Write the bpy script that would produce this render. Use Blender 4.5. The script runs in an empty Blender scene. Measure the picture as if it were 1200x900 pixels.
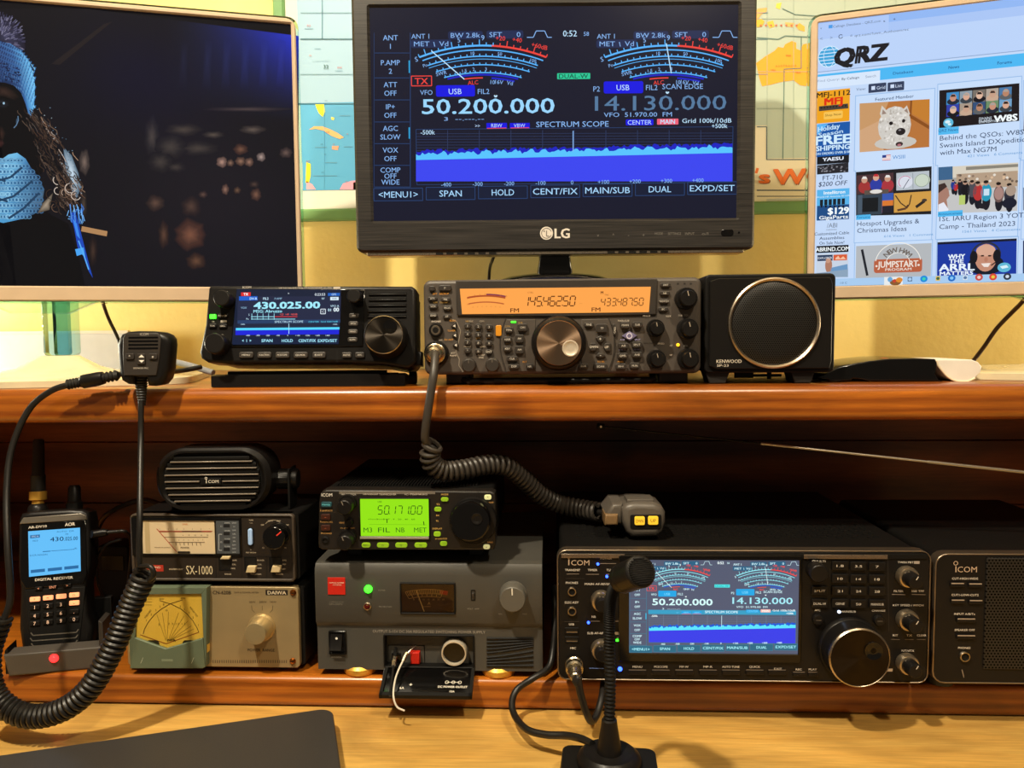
import bpy, bmesh, math, random
from mathutils import Vector, Matrix
random.seed(7)
SC = bpy.context.scene
COL = SC.collection
PI = math.pi

# ---------------------------------------------------------------- camera
FPX = 902.0                                  # focal length in pixels of the 1200x900 frame
CAM = Vector((0, 0, 1.12))
cdat = bpy.data.cameras.new('camera'); cdat.sensor_width = 36; cdat.lens = 36*FPX/1200
cdat.clip_start = 0.01
cam = bpy.data.objects.new('camera', cdat); COL.objects.link(cam); SC.camera = cam
RC = (Matrix.Rotation(math.radians(2.7), 4, 'Z') @ Matrix.Rotation(PI/2-math.radians(3.75), 4, 'X')
      @ Matrix.Rotation(math.radians(-0.5), 4, 'Z'))
cam.matrix_world = Matrix.Translation(CAM) @ RC

# ---------------------------------------------------------------- light and exposure
SC.view_settings.view_transform = 'Standard'; SC.view_settings.look = 'None'
SC.view_settings.gamma = 1; SC.view_settings.use_curve_mapping = False
SC.view_settings.exposure = 0.0
SC.render.film_transparent = False
w = bpy.data.worlds.new('room_air'); SC.world = w; w.use_nodes = True
bg = w.node_tree.nodes['Background']; bg.inputs[0].default_value = (1.0, .84, .62, 1); bg.inputs[1].default_value = 0.12
def area(name, loc, target, size, watts, col):
    l = bpy.data.lights.new(name, 'AREA'); l.shape = 'DISK'; l.size = size; l.energy = watts; l.color = col
    o = bpy.data.objects.new(name, l); COL.objects.link(o); o.location = loc
    o.rotation_euler = (Vector(target)-Vector(loc)).to_track_quat('-Z', 'Y').to_euler()
    return o
area('ceiling_light_warm', (-0.50, -0.05, 2.36), (-.1, .9, .9), .07, 34, (1, .87, .66))
area('ceiling_light_soft', (0.55, -0.35, 2.36), (.2, .9, .9), .09, 15, (1, .85, .62))
area('wall_lamp_light', (-1.25, 0.93, 1.17), (-.1, 1.135, 1.08), .16, 9.5, (1, .95, .76))  # unseen fill added to brighten the wall below the monitors
area('wall_lamp_light', (1.35, 0.93, 1.17), (.2, 1.135, 1.08), .16, 9, (1, .84, .54))  # weaker-toned added fill for the right part of the wall, no real fixture

# ---------------------------------------------------------------- heights
Z_DESK = 0.750; Z_LOW = 0.7815; Z_UPB = 1.0352; Z_UP = 1.0695
Y_EDGE = 0.733; Y_WALL = 1.135

# ---------------------------------------------------------------- materials
def lin(c):
    if isinstance(c, str):
        c = c.lstrip('#')
        if len(c) == 3: c = ''.join(k*2 for k in c)
        c = [int(c[i:i+2], 16)/255 for i in (0, 2, 4)]
    return tuple(x/12.92 if x <= .04045 else ((x+.055)/1.055)**2.4 for x in c[:3]) + (1,)
MATS = {}
def nt(name):
    m = bpy.data.materials.new(name); m.use_nodes = True
    return m, m.node_tree.nodes, m.node_tree.links, m.node_tree.nodes['Principled BSDF']
def mat(name, hexc, rough=.5, metal=0, bump=.15, scale=900, spec=.5, vary=.12, trans=0, emit=0, ior=1.45):
    """plain surface with a fine procedural grain in roughness and height"""
    if name in MATS: return MATS[name]
    m, N, L, b = nt(name)
    c = lin(hexc)
    b.inputs['Metallic'].default_value = metal; b.inputs['Specular IOR Level'].default_value = spec
    b.inputs['IOR'].default_value = ior
    b.inputs['Transmission Weight'].default_value = trans
    tc = N.new('ShaderNodeTexCoord'); n = N.new('ShaderNodeTexNoise'); n.inputs['Scale'].default_value = scale
    n.inputs['Detail'].default_value = 2; L.new(tc.outputs['Object'], n.inputs['Vector'])
    mr = N.new('ShaderNodeMapRange'); da = .1 if bump else .015; mr.inputs[3].default_value = max(0, rough-da); mr.inputs[4].default_value = min(1, rough+da)
    L.new(n.outputs[0], mr.inputs[0]); L.new(mr.outputs[0], b.inputs['Roughness'])
    n2 = N.new('ShaderNodeTexNoise'); n2.inputs['Scale'].default_value = 35; L.new(tc.outputs['Object'], n2.inputs['Vector'])
    mx = N.new('ShaderNodeMix'); mx.data_type = 'RGBA'
    mx.inputs[6].default_value = tuple(x*(1-vary) for x in c[:3])+(1,); mx.inputs[7].default_value = tuple(min(1, x*(1+vary)) for x in c[:3])+(1,)
    L.new(n2.outputs[0], mx.inputs[0]); L.new(mx.outputs[2], b.inputs['Base Color'])
    if bump:
        bp = N.new('ShaderNodeBump'); bp.inputs['Strength'].default_value = bump; bp.inputs['Distance'].default_value = .0003
        L.new(n.outputs[0], bp.inputs['Height']); L.new(bp.outputs[0], b.inputs['Normal'])
    if emit:
        b.inputs['Emission Color'].default_value = c; b.inputs['Emission Strength'].default_value = emit
    MATS[name] = m; return m
def attr_mat(name, emit, rough, spec=.5):
    m, N, L, b = nt(name)
    a = N.new('ShaderNodeVertexColor'); a.layer_name = 'Col'
    b.inputs['Roughness'].default_value = rough; b.inputs['Specular IOR Level'].default_value = spec
    if emit:
        b.inputs['Base Color'].default_value = (.004, .004, .005, 1)
        L.new(a.outputs[0], b.inputs['Emission Color']); b.inputs['Emission Strength'].default_value = emit
    else: L.new(a.outputs[0], b.inputs['Base Color'])
    MATS[name] = m; return m
def pane(name, hexc, k):
    m = bpy.data.materials.new(name); m.use_nodes = True; N, L = m.node_tree.nodes, m.node_tree.links
    N.remove(N['Principled BSDF']); t = N.new('ShaderNodeBsdfTransparent'); t.inputs[0].default_value = lin(hexc)
    g = N.new('ShaderNodeBsdfGlossy'); g.inputs['Roughness'].default_value = .04; fr = N.new('ShaderNodeFresnel'); fr.inputs[0].default_value = k
    x = N.new('ShaderNodeMixShader'); L.new(fr.outputs[0], x.inputs[0]); L.new(t.outputs[0], x.inputs[1]); L.new(g.outputs[0], x.inputs[2]); L.new(x.outputs[0], N['Material Output'].inputs[0])
    MATS[name] = m; return m
INK = attr_mat('printed_ink', 0, .5)
LCD = attr_mat('lit_screen', 1.0, .2, .14)
LCDDIM = attr_mat('lit_screen_soft', .55, .3, .35)

BLK = mat('black_plastic', '#151312', .38, spec=.28)
BLK2 = mat('black_matte_plastic', '#0e0d0c', .6, spec=.25)
GLOSS = mat('black_gloss_plastic', '#0b0a0a', .12, bump=0)
CASE = mat('black_painted_steel', '#121110', .5, bump=.3, spec=.22)
RUB = mat('black_rubber', '#1a1917', .55, bump=.2)
CORD = mat('cord_rubber', '#1a1816', .4, bump=.1)
GREYP = mat('charcoal_face_plastic', '#4c453f', .48)
GREYC = mat('dark_grey_key', '#322d29', .45)
PSUM = mat('psu_grey_metal', '#48464199'[:7], .42, spec=.4)
SILV = mat('satin_silver', '#b9ab98', .3, 1, bump=.05)
CHROME = mat('chrome', '#e0d8c8', .38, 1, bump=0)
GOLD = mat('gold_metal', '#dcaa48', .38, .6, bump=.05)
NICK = mat('nickel_plug', '#c0b49c', .28, 1, bump=.05)
CHAMP = mat('champagne_panel', '#a08c66', .36, .35, bump=.1)
OLIVE = mat('olive_green_plastic', '#5c6854', .48)
BEIGE = mat('beige_bezel_plastic', '#c2aa8e', .35, bump=.05)
ACRYL = pane('clear_teal_acrylic', '#ddf4f2', 1.4)
WHITE = mat('white_plastic', '#e9e4d8', .35, bump=.05)
CREAM = mat('cream_gloss_plastic', '#d6caa8', .12, bump=0)
GLASS = pane('clear_window', '#fbfbf4', 1.3)
REDP = mat('red_plastic', '#c42416', .4)
GREENF = mat('map_frame_green', '#6f9c62', .5)
def led(name, hexc, s): return mat(name, hexc, .2, bump=0, emit=s)
LEDB = led('blue_led', '#2a50ff', 6); LEDG = led('green_led', '#30ff20', 5); LEDR = led('red_led', '#ff2020', 5); LEDY = led('amber_led', '#ffa818', 4)
KEYG = led('green_backlit_key', '#789c1c', .5); KEYO = led('orange_backlit_key', '#ffa070', .9); KEYY = led('amber_backlit_key', '#e0b030', .7)

def wood(name, dark, light, scale=(3, 40, 40), rough=.35, knots=True, seed=0.0, ringmix=.5):
    m, N, L, b = nt(name)
    tc = N.new('ShaderNodeTexCoord'); mp = N.new('ShaderNodeMapping'); mp.inputs['Scale'].default_value = scale
    mp.inputs['Location'].default_value = (seed, seed*.7, seed*1.3)
    L.new(tc.outputs['Object'], mp.inputs['Vector'])
    n1 = N.new('ShaderNodeTexNoise'); n1.inputs['Scale'].default_value = 1.6; n1.inputs['Detail'].default_value = 7
    n1.inputs['Roughness'].default_value = .62; n1.inputs['Distortion'].default_value = 1.2
    L.new(mp.outputs[0], n1.inputs['Vector'])
    mp2 = N.new('ShaderNodeMapping'); mp2.inputs['Scale'].default_value = tuple(s*.22 for s in scale); L.new(tc.outputs['Object'], mp2.inputs['Vector'])
    mp2.inputs['Location'].default_value = (seed*2, seed, seed*.3)
    wv = N.new('ShaderNodeTexWave'); wv.bands_direction = 'Z' if scale[2] >= scale[1] else 'Y'; wv.inputs['Scale'].default_value = 1.3
    wv.inputs['Distortion'].default_value = 6; wv.inputs['Detail'].default_value = 3; wv.inputs['Detail Scale'].default_value = .7
    L.new(mp2.outputs[0], wv.inputs['Vector'])
    mx0 = N.new('ShaderNodeMix'); mx0.data_type = 'FLOAT'; mx0.inputs[0].default_value = ringmix
    L.new(n1.outputs[0], mx0.inputs[2]); L.new(wv.outputs[1], mx0.inputs[3])
    cr = N.new('ShaderNodeValToRGB'); cr.color_ramp.elements[0].position = .25; cr.color_ramp.elements[1].position = .75
    cr.color_ramp.elements[0].color = lin(dark); cr.color_ramp.elements[1].color = lin(light)
    L.new(mx0.outputs[0], cr.inputs[0])
    out = cr.outputs[0]
    if knots:
        n3 = N.new('ShaderNodeTexNoise'); n3.inputs['Scale'].default_value = 7; n3.inputs['Detail'].default_value = 1
        L.new(tc.outputs['Object'], n3.inputs['Vector'])
        r3 = N.new('ShaderNodeMapRange'); r3.inputs[1].default_value = .66; r3.inputs[2].default_value = .76; L.new(n3.outputs[0], r3.inputs[0])
        mk = N.new('ShaderNodeMix'); mk.data_type = 'RGBA'; L.new(r3.outputs[0], mk.inputs[0]); L.new(out, mk.inputs[6])
        mk.inputs[7].default_value = tuple(x*.55 for x in lin(dark)[:3])+(1,); out = mk.outputs[2]
    nb = N.new('ShaderNodeTexNoise'); nb.inputs['Scale'].default_value = 5; nb.inputs['Detail'].default_value = 5; nb.inputs['Distortion'].default_value = 1.5
    mb_ = N.new('ShaderNodeMapping'); mb_.inputs['Scale'].default_value = (1, 2.5, 3); mb_.inputs['Location'].default_value = (seed, 3, seed*2); L.new(tc.outputs['Object'], mb_.inputs['Vector']); L.new(mb_.outputs[0], nb.inputs['Vector'])
    rb = N.new('ShaderNodeMapRange'); rb.inputs[1].default_value = .3; rb.inputs[2].default_value = .7; rb.inputs[3].default_value = .72; rb.inputs[4].default_value = 1.18; L.new(nb.outputs[0], rb.inputs[0])
    ng = N.new('ShaderNodeTexNoise'); ng.inputs['Scale'].default_value = 1; ng.inputs['Detail'].default_value = 4; mg_ = N.new('ShaderNodeMapping'); mg_.inputs['Scale'].default_value = (22, 420, 420); L.new(tc.outputs['Object'], mg_.inputs['Vector']); L.new(mg_.outputs[0], ng.inputs['Vector'])
    rg_ = N.new('ShaderNodeMapRange'); rg_.inputs[1].default_value = .35; rg_.inputs[2].default_value = .65; rg_.inputs[3].default_value = .86; rg_.inputs[4].default_value = 1.08; L.new(ng.outputs[0], rg_.inputs[0])
    mm = N.new('ShaderNodeMath'); mm.operation = 'MULTIPLY'; L.new(rb.outputs[0], mm.inputs[0]); L.new(rg_.outputs[0], mm.inputs[1])
    vm = N.new('ShaderNodeVectorMath'); vm.operation = 'SCALE'; L.new(out, vm.inputs[0]); L.new(mm.outputs[0], vm.inputs['Scale']); out = vm.outputs[0]
    L.new(out, b.inputs['Base Color']); b.inputs['Roughness'].default_value = rough
    bp = N.new('ShaderNodeBump'); bp.inputs['Strength'].default_value = .12; bp.inputs['Distance'].default_value = .001
    L.new(n1.outputs[0], bp.inputs['Height']); L.new(bp.outputs[0], b.inputs['Normal'])
    b.inputs['Coat Weight'].default_value = .3; b.inputs['Coat Roughness'].default_value = .25
    MATS[name] = m; return m
W_EDGE = wood('varnished_pine_orange', '#743406', '#b4681c', (3, 60, 90), .3, ringmix=.25)
W_BACK = wood('stained_back_planks', '#5c2c10', '#9c5624', (2.5, 16, 18), .5, seed=3.1)
W_DESK = wood('light_oak_desk', '#bc8c42', '#d6ac5c', (3, 28, 30), .35, knots=False, seed=1.7, ringmix=.1)
def plaster(name, a, c):
    m, N, L, b = nt(name); tc = N.new('ShaderNodeTexCoord')
    n = N.new('ShaderNodeTexNoise'); n.inputs['Scale'].default_value = 4; n.inputs['Detail'].default_value = 6; L.new(tc.outputs['Object'], n.inputs['Vector'])
    cr = N.new('ShaderNodeValToRGB'); cr.color_ramp.elements[0].position = .35; cr.color_ramp.elements[1].position = .65
    cr.color_ramp.elements[0].color = lin(a); cr.color_ramp.elements[1].color = lin(c)
    L.new(n.outputs[0], cr.inputs[0]); L.new(cr.outputs[0], b.inputs['Base Color']); b.inputs['Roughness'].default_value = .85
    n2 = N.new('ShaderNodeTexNoise'); n2.inputs['Scale'].default_value = 90; n2.inputs['Detail'].default_value = 5; L.new(tc.outputs['Object'], n2.inputs['Vector'])
    bp = N.new('ShaderNodeBump'); bp.inputs['Strength'].default_value = .25; bp.inputs['Distance'].default_value = .002
    L.new(n2.outputs[0], bp.inputs['Height']); L.new(bp.outputs[0], b.inputs['Normal'])
    MATS[name] = m; return m
WALLM = plaster('yellow_sponged_plaster', '#e2ca78', '#f0dc90')
def brushed(name, a, c, rough):
    m, N, L, b = nt(name); tc = N.new('ShaderNodeTexCoord'); mp = N.new('ShaderNodeMapping'); mp.inputs['Scale'].default_value = (12, 60, 900)
    L.new(tc.outputs['Object'], mp.inputs['Vector']); n = N.new('ShaderNodeTexNoise'); n.inputs['Scale'].default_value = 1; n.inputs['Detail'].default_value = 3
    L.new(mp.outputs[0], n.inputs['Vector']); cr = N.new('ShaderNodeValToRGB'); cr.color_ramp.elements[0].position = .3; cr.color_ramp.elements[1].position = .7
    cr.color_ramp.elements[0].color = lin(a); cr.color_ramp.elements[1].color = lin(c); L.new(n.outputs[0], cr.inputs[0]); L.new(cr.outputs[0], b.inputs['Base Color'])
    b.inputs['Roughness'].default_value = rough; b.inputs['Specular IOR Level'].default_value = .3; MATS[name] = m; return m
BRUSH = brushed('brushed_black_bezel', '#141313', '#3a3633', .4)

# ---------------------------------------------------------------- rays and pixels -> places
R3 = RC.to_3x3()
def ray(px, py): return R3 @ Vector(((px-600)/FPX, (450-py)/FPX, -1))
def atY(px, py, Y): d = ray(px, py); return CAM + d*((Y-CAM.y)/d.y)
def atZ(px, py, Z): d = ray(px, py); return CAM + d*((Z-CAM.z)/d.z)

# ---------------------------------------------------------------- mesh building
GLY = {}
def glyphs(s, bold):
    k = (s, bold)
    if k not in GLY:
        c = bpy.data.curves.new('t', 'FONT'); c.body = s; c.size = 1; c.resolution_u = 2; c.offset = bold
        c.align_x = 'LEFT'
        o = bpy.data.objects.new('t', c); me = bpy.data.meshes.new_from_object(o)
        v = [(x.co.x, x.co.y) for x in me.vertices]; f = [tuple(p.vertices) for p in me.polygons]
        bpy.data.objects.remove(o); bpy.data.meshes.remove(me); bpy.data.curves.remove(c)
        if v: x0 = min(a for a, _ in v); x1 = max(a for a, _ in v)
        else: x0 = x1 = 0
        GLY[k] = ([(a-x0, b) for a, b in v], f, max(1e-6, x1-x0))
    return GLY[k]
def rrect(x0, x1, z0, z1, r=0, n=4):
    if x0 > x1: x0, x1 = x1, x0
    if z0 > z1: z0, z1 = z1, z0
    r = min(r, (x1-x0)/2*.999, (z1-z0)/2*.999)
    if r <= 0: return [(x0, z0), (x1, z0), (x1, z1), (x0, z1)]
    o = []
    for cx, cz, a in ((x1-r, z0+r, -PI/2), (x1-r, z1-r, 0), (x0+r, z1-r, PI/2), (x0+r, z0+r, PI)):
        for i in range(n+1): t = a+PI/2*i/n; o.append((cx+r*math.cos(t), cz+r*math.sin(t)))
    return o
def circ(cx, cz, r, n=24, ex=1): return [(cx+r*ex*math.cos(2*PI*i/n), cz+r*math.sin(2*PI*i/n)) for i in range(n)]
def inset(pts, d):
    n = len(pts); o = []
    A = sum(pts[i][0]*pts[(i+1) % n][1]-pts[(i+1) % n][0]*pts[i][1] for i in range(n))
    sg = 1 if A > 0 else -1
    for i in range(n):
        a, b, c = pts[i-1], pts[i], pts[(i+1) % n]
        e1 = Vector((b[0]-a[0], b[1]-a[1])); e2 = Vector((c[0]-b[0], c[1]-b[1]))
        if e1.length < 1e-9 or e2.length < 1e-9: o.append(b); continue
        e1.normalize(); e2.normalize(); n1 = Vector((-e1.y, e1.x)); n2 = Vector((-e2.y, e2.x)); m = n1+n2
        k = m.length_squared/2
        o.append((b[0]+sg*d*m.x/max(k, .3), b[1]+sg*d*m.y/max(k, .3)))
    return o
def smooth_path(pts, k=8):
    P = [Vector(p) for p in pts]
    if len(P) < 3: return P
    o = []
    for i in range(len(P)-1):
        p0 = P[i-1] if i else P[0]*2-P[1]; p1, p2 = P[i], P[i+1]; p3 = P[i+2] if i+2 < len(P) else P[-1]*2-P[-2]
        for j in range(k):
            t = j/k; o.append(.5*((2*p1)+(p2-p0)*t+(2*p0-5*p1+4*p2-p3)*t*t+(3*p1-p0-3*p2+p3)*t**3))
    o.append(P[-1]); return o
class MB:
    def __init__(s, T=None): s.v = []; s.f = []; s.m = []; s.c = []; s.mats = []; s.T = T or Matrix()
    def mi(s, m):
        if m not in s.mats: s.mats.append(m)
        return s.mats.index(m)
    def add(s, vs, fs, m, col=None, T=None):
        o = len(s.v); M = s.T @ T if T else s.T
        s.v += [M @ Vector(v) for v in vs]; k = s.mi(m); c = lin(col) if col else (1, 1, 1, 1)
        for f in fs: s.f.append([o+i for i in f]); s.m.append(k); s.c.append(c)
        return s
    def prism(s, pts, y0, y1, m, bev=0, bevb=0, seg=3, front=None, T=None, col=None):
        """outline in x,z extruded from the front y0 to the back y1, front edge rounded by bev"""
        rings = []
        if bev:
            for i in range(seg+1):
                a = PI/2*i/seg; rings.append((inset(pts, bev*(1-math.sin(a))), y0+bev*(1-math.cos(a))))
        else: rings.append((pts, y0))
        if bevb:
            for i in range(seg+1):
                a = PI/2*i/seg; rings.append((inset(pts, bevb*(1-math.cos(a))), y1-bevb*(1-math.sin(a))))
        else: rings.append((pts, y1))
        n = len(pts); vs = [(x, y, z) for r, y in rings for x, z in r]; fs = []
        for k in range(len(rings)-1):
            for i in range(n): j = (i+1) % n; fs.append((k*n+i, k*n+j, k*n+n+j, k*n+n+i))
        s.add(vs, fs, m, col, T)
        s.add([(x, rings[0][1], z) for x, z in rings[0][0]], [tuple(range(n))], front or m, col, T)
        s.add([(x, rings[-1][1], z) for x, z in rings[-1][0]], [tuple(range(n))], m, col, T)
        return s
    def box(s, x0, x1, y0, y1, z0, z1, m, bev=0, r=0, T=None, col=None):
        return s.prism(rrect(x0, x1, z0, z1, r), min(y0, y1), max(y0, y1), m, bev, bev, T=T, col=col)
    def frame(s, out, inn, y0, y1, m, bev=0, T=None):
        """ring between two outlines with the same point count"""
        n = len(out)
        o2 = inset(out, bev) if bev else out; i2 = inset(inn, -bev) if bev else inn
        R = [(out, y1), (out, y0+bev), (o2, y0), (i2, y0), (inn, y0+bev), (inn, y1)]
        vs = [(x, y, z) for r, y in R for x, z in r]; fs = []
        for k in range(6):
            k2 = (k+1) % 6
            for i in range(n): j = (i+1) % n; fs.append((k*n+i, k*n+j, k2*n+j, k2*n+i))
        return s.add(vs, fs, m, None, T)
    def lathe(s, cx, cz, prof, m, n=32, knurl=0, axis='y', T=None, capm=None, ex=1):
        """prof = [(r, offset)] round an axis; axis y: offset is y; axis z: cx,cz are x,y and offset z"""
        vs = []; fs = []; R = len(prof)
        for r, y in prof:
            for i in range(n):
                a = 2*PI*i/n; rr = r*(1+(knurl if i % 2 else 0)); u, w = rr*math.cos(a)*ex, rr*math.sin(a)
                vs.append((cx+u, y, cz+w) if axis == 'y' else ((cx+u, cz+w, y) if axis == 'z' else (y, cx+u, cz+w)))
        for k in range(R-1):
            for i in range(n): j = (i+1) % n; fs.append((k*n+i, k*n+j, k*n+n+j, k*n+n+i))
        s.add(vs, fs, m, None, T)
        s.add(vs[:n], [tuple(range(n))], m, None, T); s.add(vs[-n:], [tuple(range(n))], capm or m, None, T)
        return s
    def tube(s, pts, r, m, n=10, k=8, T=None, closed=False, raw=False, rf=None):
        P = [Vector(p) for p in pts] if raw else smooth_path(pts, k)
        vs = []; fs = []; up = None; N = len(P)
        for i, p in enumerate(P):
            t = (P[min(i+1, N-1)]-P[max(i-1, 0)])
            t = t.normalized() if t.length > 1e-12 else Vector((0, 0, 1))
            if up is None: up = t.orthogonal().normalized()
            up = (up-t*up.dot(t)); up = up.normalized() if up.length > 1e-9 else t.orthogonal().normalized()
            q = t.cross(up); rr = rf(i/(N-1)) if rf else r
            for j in range(n): a = 2*PI*j/n; vs.append(p+(up*math.cos(a)+q*math.sin(a))*rr)
        for i in range(N-1):
            for j in range(n): k2 = (j+1) % n; fs.append((i*n+j, i*n+k2, i*n+n+k2, i*n+n+j))
        fs += [tuple(range(n)), tuple(range((N-1)*n, N*n))]
        return s.add(vs, fs, m, None, T)
    def coil(s, pts, R, r, m, pitch, n=7, per=14):
        P = smooth_path(pts, 24); L = [0]
        for a, b in zip(P, P[1:]): L.append(L[-1]+(b-a).length)
        turns = L[-1]/pitch; steps = int(turns*per); H = []; up = None; i = 0
        for q in range(steps+1):
            d = L[-1]*q/steps
            while i < len(L)-2 and L[i+1] < d: i += 1
            u = (d-L[i])/max(1e-9, L[i+1]-L[i]); p = P[i].lerp(P[i+1], u)
            t = (P[min(i+2, len(P)-1)]-P[max(i-1, 0)]).normalized()
            if up is None: up = t.orthogonal().normalized()
            up = (up-t*up.dot(t)).normalized(); w_ = t.cross(up); a = 2*PI*q/per
            H.append(p+(up*math.cos(a)+w_*math.sin(a))*R)
        return s.tube(H, r, m, n, raw=True)
    # flat print: x,z plane facing the viewer
    def glow(s, pts, ctr, y, cc, ec, m=None):
        """fan with one colour in the middle and others round the rim"""
        o = len(s.v); n = len(pts); s.v += [s.T @ Vector((x, y, z)) for x, z in [ctr]+list(pts)]; k = s.mi(m or s.pm); cl = lin(cc)
        es = [lin(e) for e in ec] if isinstance(ec, list) else [lin(ec)]*n
        for i in range(n): j = (i+1) % n; s.f.append([o, o+1+i, o+1+j]); s.m.append(k); s.c.append([cl, es[i], es[j]])
        return s
    def quadc(s, pts, y, cols, m=None):
        o = len(s.v); s.v += [s.T @ Vector((x, y, z)) for x, z in pts]; s.f.append([o, o+1, o+2, o+3]); s.m.append(s.mi(m or s.pm)); s.c.append([lin(c) for c in cols]); return s
    def poly(s, pts, y, col, m=None): return s.add([(x, y, z) for x, z in pts], [tuple(range(len(pts)))], m or s.pm, col)
    def rect(s, x0, x1, z0, z1, y, col, m=None, r=0): return s.poly(rrect(x0, x1, z0, z1, r), y, col, m)
    def line(s, a, b, w_, y, col, m=None):
        d = Vector((b[0]-a[0], b[1]-a[1]));
        if d.length < 1e-9: return s
        d.normalize(); nx, nz = -d.y*w_/2, d.x*w_/2
        return s.poly([(a[0]+nx, a[1]+nz), (b[0]+nx, b[1]+nz), (b[0]-nx, b[1]-nz), (a[0]-nx, a[1]-nz)], y, col, m)
    def pline(s, pts, w_, y, col, m=None):
        for a, b in zip(pts, pts[1:]): s.line(a, b, w_, y, col, m)
        return s
    def box2(s, x0, x1, z0, z1, w_, y, col, m=None):
        return s.pline([(x0, z0), (x1, z0), (x1, z1), (x0, z1), (x0, z0)], w_, y, col, m)
    def ring(s, cx, cz, r, w_, y, col, m=None, a0=0, a1=2*PI, n=28, ex=1):
        vs = []
        for i in range(n+1):
            a = a0+(a1-a0)*i/n
            for rr in (r-w_/2, r+w_/2): vs.append((cx+rr*ex*math.cos(a), y, cz+rr*math.sin(a)))
        return s.add(vs, [(2*i, 2*i+1, 2*i+3, 2*i+2) for i in range(n)], m or s.pm, col)
    pm = INK
    def text(s, st, x, z, cap, y, col, m=None, al='c', w_=None, bold=0, shear=0, rot=0):
        """capitals cap high, x,z = centre (al c) or left/right end, vertically centred"""
        V, Fc, wid = glyphs(st, 0)
        if not V: return s
        k = cap/.7; kx = w_/wid if w_ else k
        x0 = {'c': -wid*kx/2, 'l': 0, 'r': -wid*kx}[al]; ca, sa = math.cos(rot), math.sin(rot); o = []
        shifts = [(0, 0)] if bold < .004 else ([(-.7, 0), (.7, 0)] if bold < .011 else [(-1, -.5), (1, -.5), (-1, .5), (1, .5)])
        for q, (sx, sz) in enumerate(shifts):
            o = []
            for a, b in V:
                u = x0+a*kx+shear*b*k+sx*bold*k; v = b*k-cap/2+sz*bold*k; o.append((x+u*ca-v*sa, y-q*2e-7, z+u*sa+v*ca))
            s.add(o, Fc, m or s.pm, col)
        return s
    SEG = {'0': 'abcdef', '1': 'bc', '2': 'abged', '3': 'abgcd', '4': 'fgbc', '5': 'afgcd', '6': 'afgedc', '7': 'abc', '8': 'abcdefg', '9': 'abcfgd'}
    def seg7(s, st, x, z, h, y, col, m=None, sl=.12, w_=None, th=.1):
        wd = h*.52; adv = (w_/len([c for c in st if c not in '. '])) if w_ else h*.72; t = h*th
        for c in st:
            if c == '.': s.rect(x-adv+wd+h*.08, x-adv+wd+h*.08+t, z, z+t, y, col, m); continue
            if c == ' ': x += adv*.6; continue
            P = {'a': ((0, h), (wd, h)), 'b': ((wd, h), (wd, h/2)), 'c': ((wd, h/2), (wd, 0)), 'd': ((0, 0), (wd, 0)), 'e': ((0, 0), (0, h/2)), 'f': ((0, h/2), (0, h)), 'g': ((0, h/2), (wd, h/2))}
            for k in s.SEG.get(c, 'g'):
                (a, b), (c2, d) = P[k]; v = Vector((c2-a, d-b)); v.normalize(); g = t*.5
                s.line((x+a+b*sl+v.x*g, z+b+v.y*g), (x+c2+d*sl-v.x*g, z+d-v.y*g), t, y, col, m)
            x += adv
        return s
    def build(s, name, parent=None, smooth=True, angle=38):
        me = bpy.data.meshes.new(name); me.from_pydata([tuple(v) for v in s.v], [], s.f)
        for m in s.mats: me.materials.append(m)
        ca = me.color_attributes.new('Col', 'FLOAT_COLOR', 'CORNER')
        dat = []
        for f, c in zip(s.f, s.c):
            if isinstance(c, list):
                for q in c: dat += list(q)
            else: dat += list(c)*len(f)
        ca.data.foreach_set('color', dat)
        me.polygons.foreach_set('material_index', s.m)
        bm = bmesh.new(); bm.from_mesh(me); bmesh.ops.recalc_face_normals(bm, faces=bm.faces); bm.to_mesh(me); bm.free()
        if smooth:
            me.polygons.foreach_set('use_smooth', [True]*len(me.polygons)); me.set_sharp_from_angle(angle=math.radians(angle))
        me.update()
        o = bpy.data.objects.new(name, me); COL.objects.link(o)
        if parent is not None: o.parent = parent
        return o

def tag(o, label, cat, group=None):
    o['label'] = label; o['category'] = cat
    if group: o['group'] = group
    return o
def thing(name, label, cat, loc=(0, 0, 0), rz=0, group=None):
    o = bpy.data.objects.new(name, None); COL.objects.link(o); o.location = loc; o.rotation_euler = (0, 0, rz)
    o.empty_display_size = .02
    return tag(o, label, cat, group)
def struct(o): o['kind'] = 'structure'; return o

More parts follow.
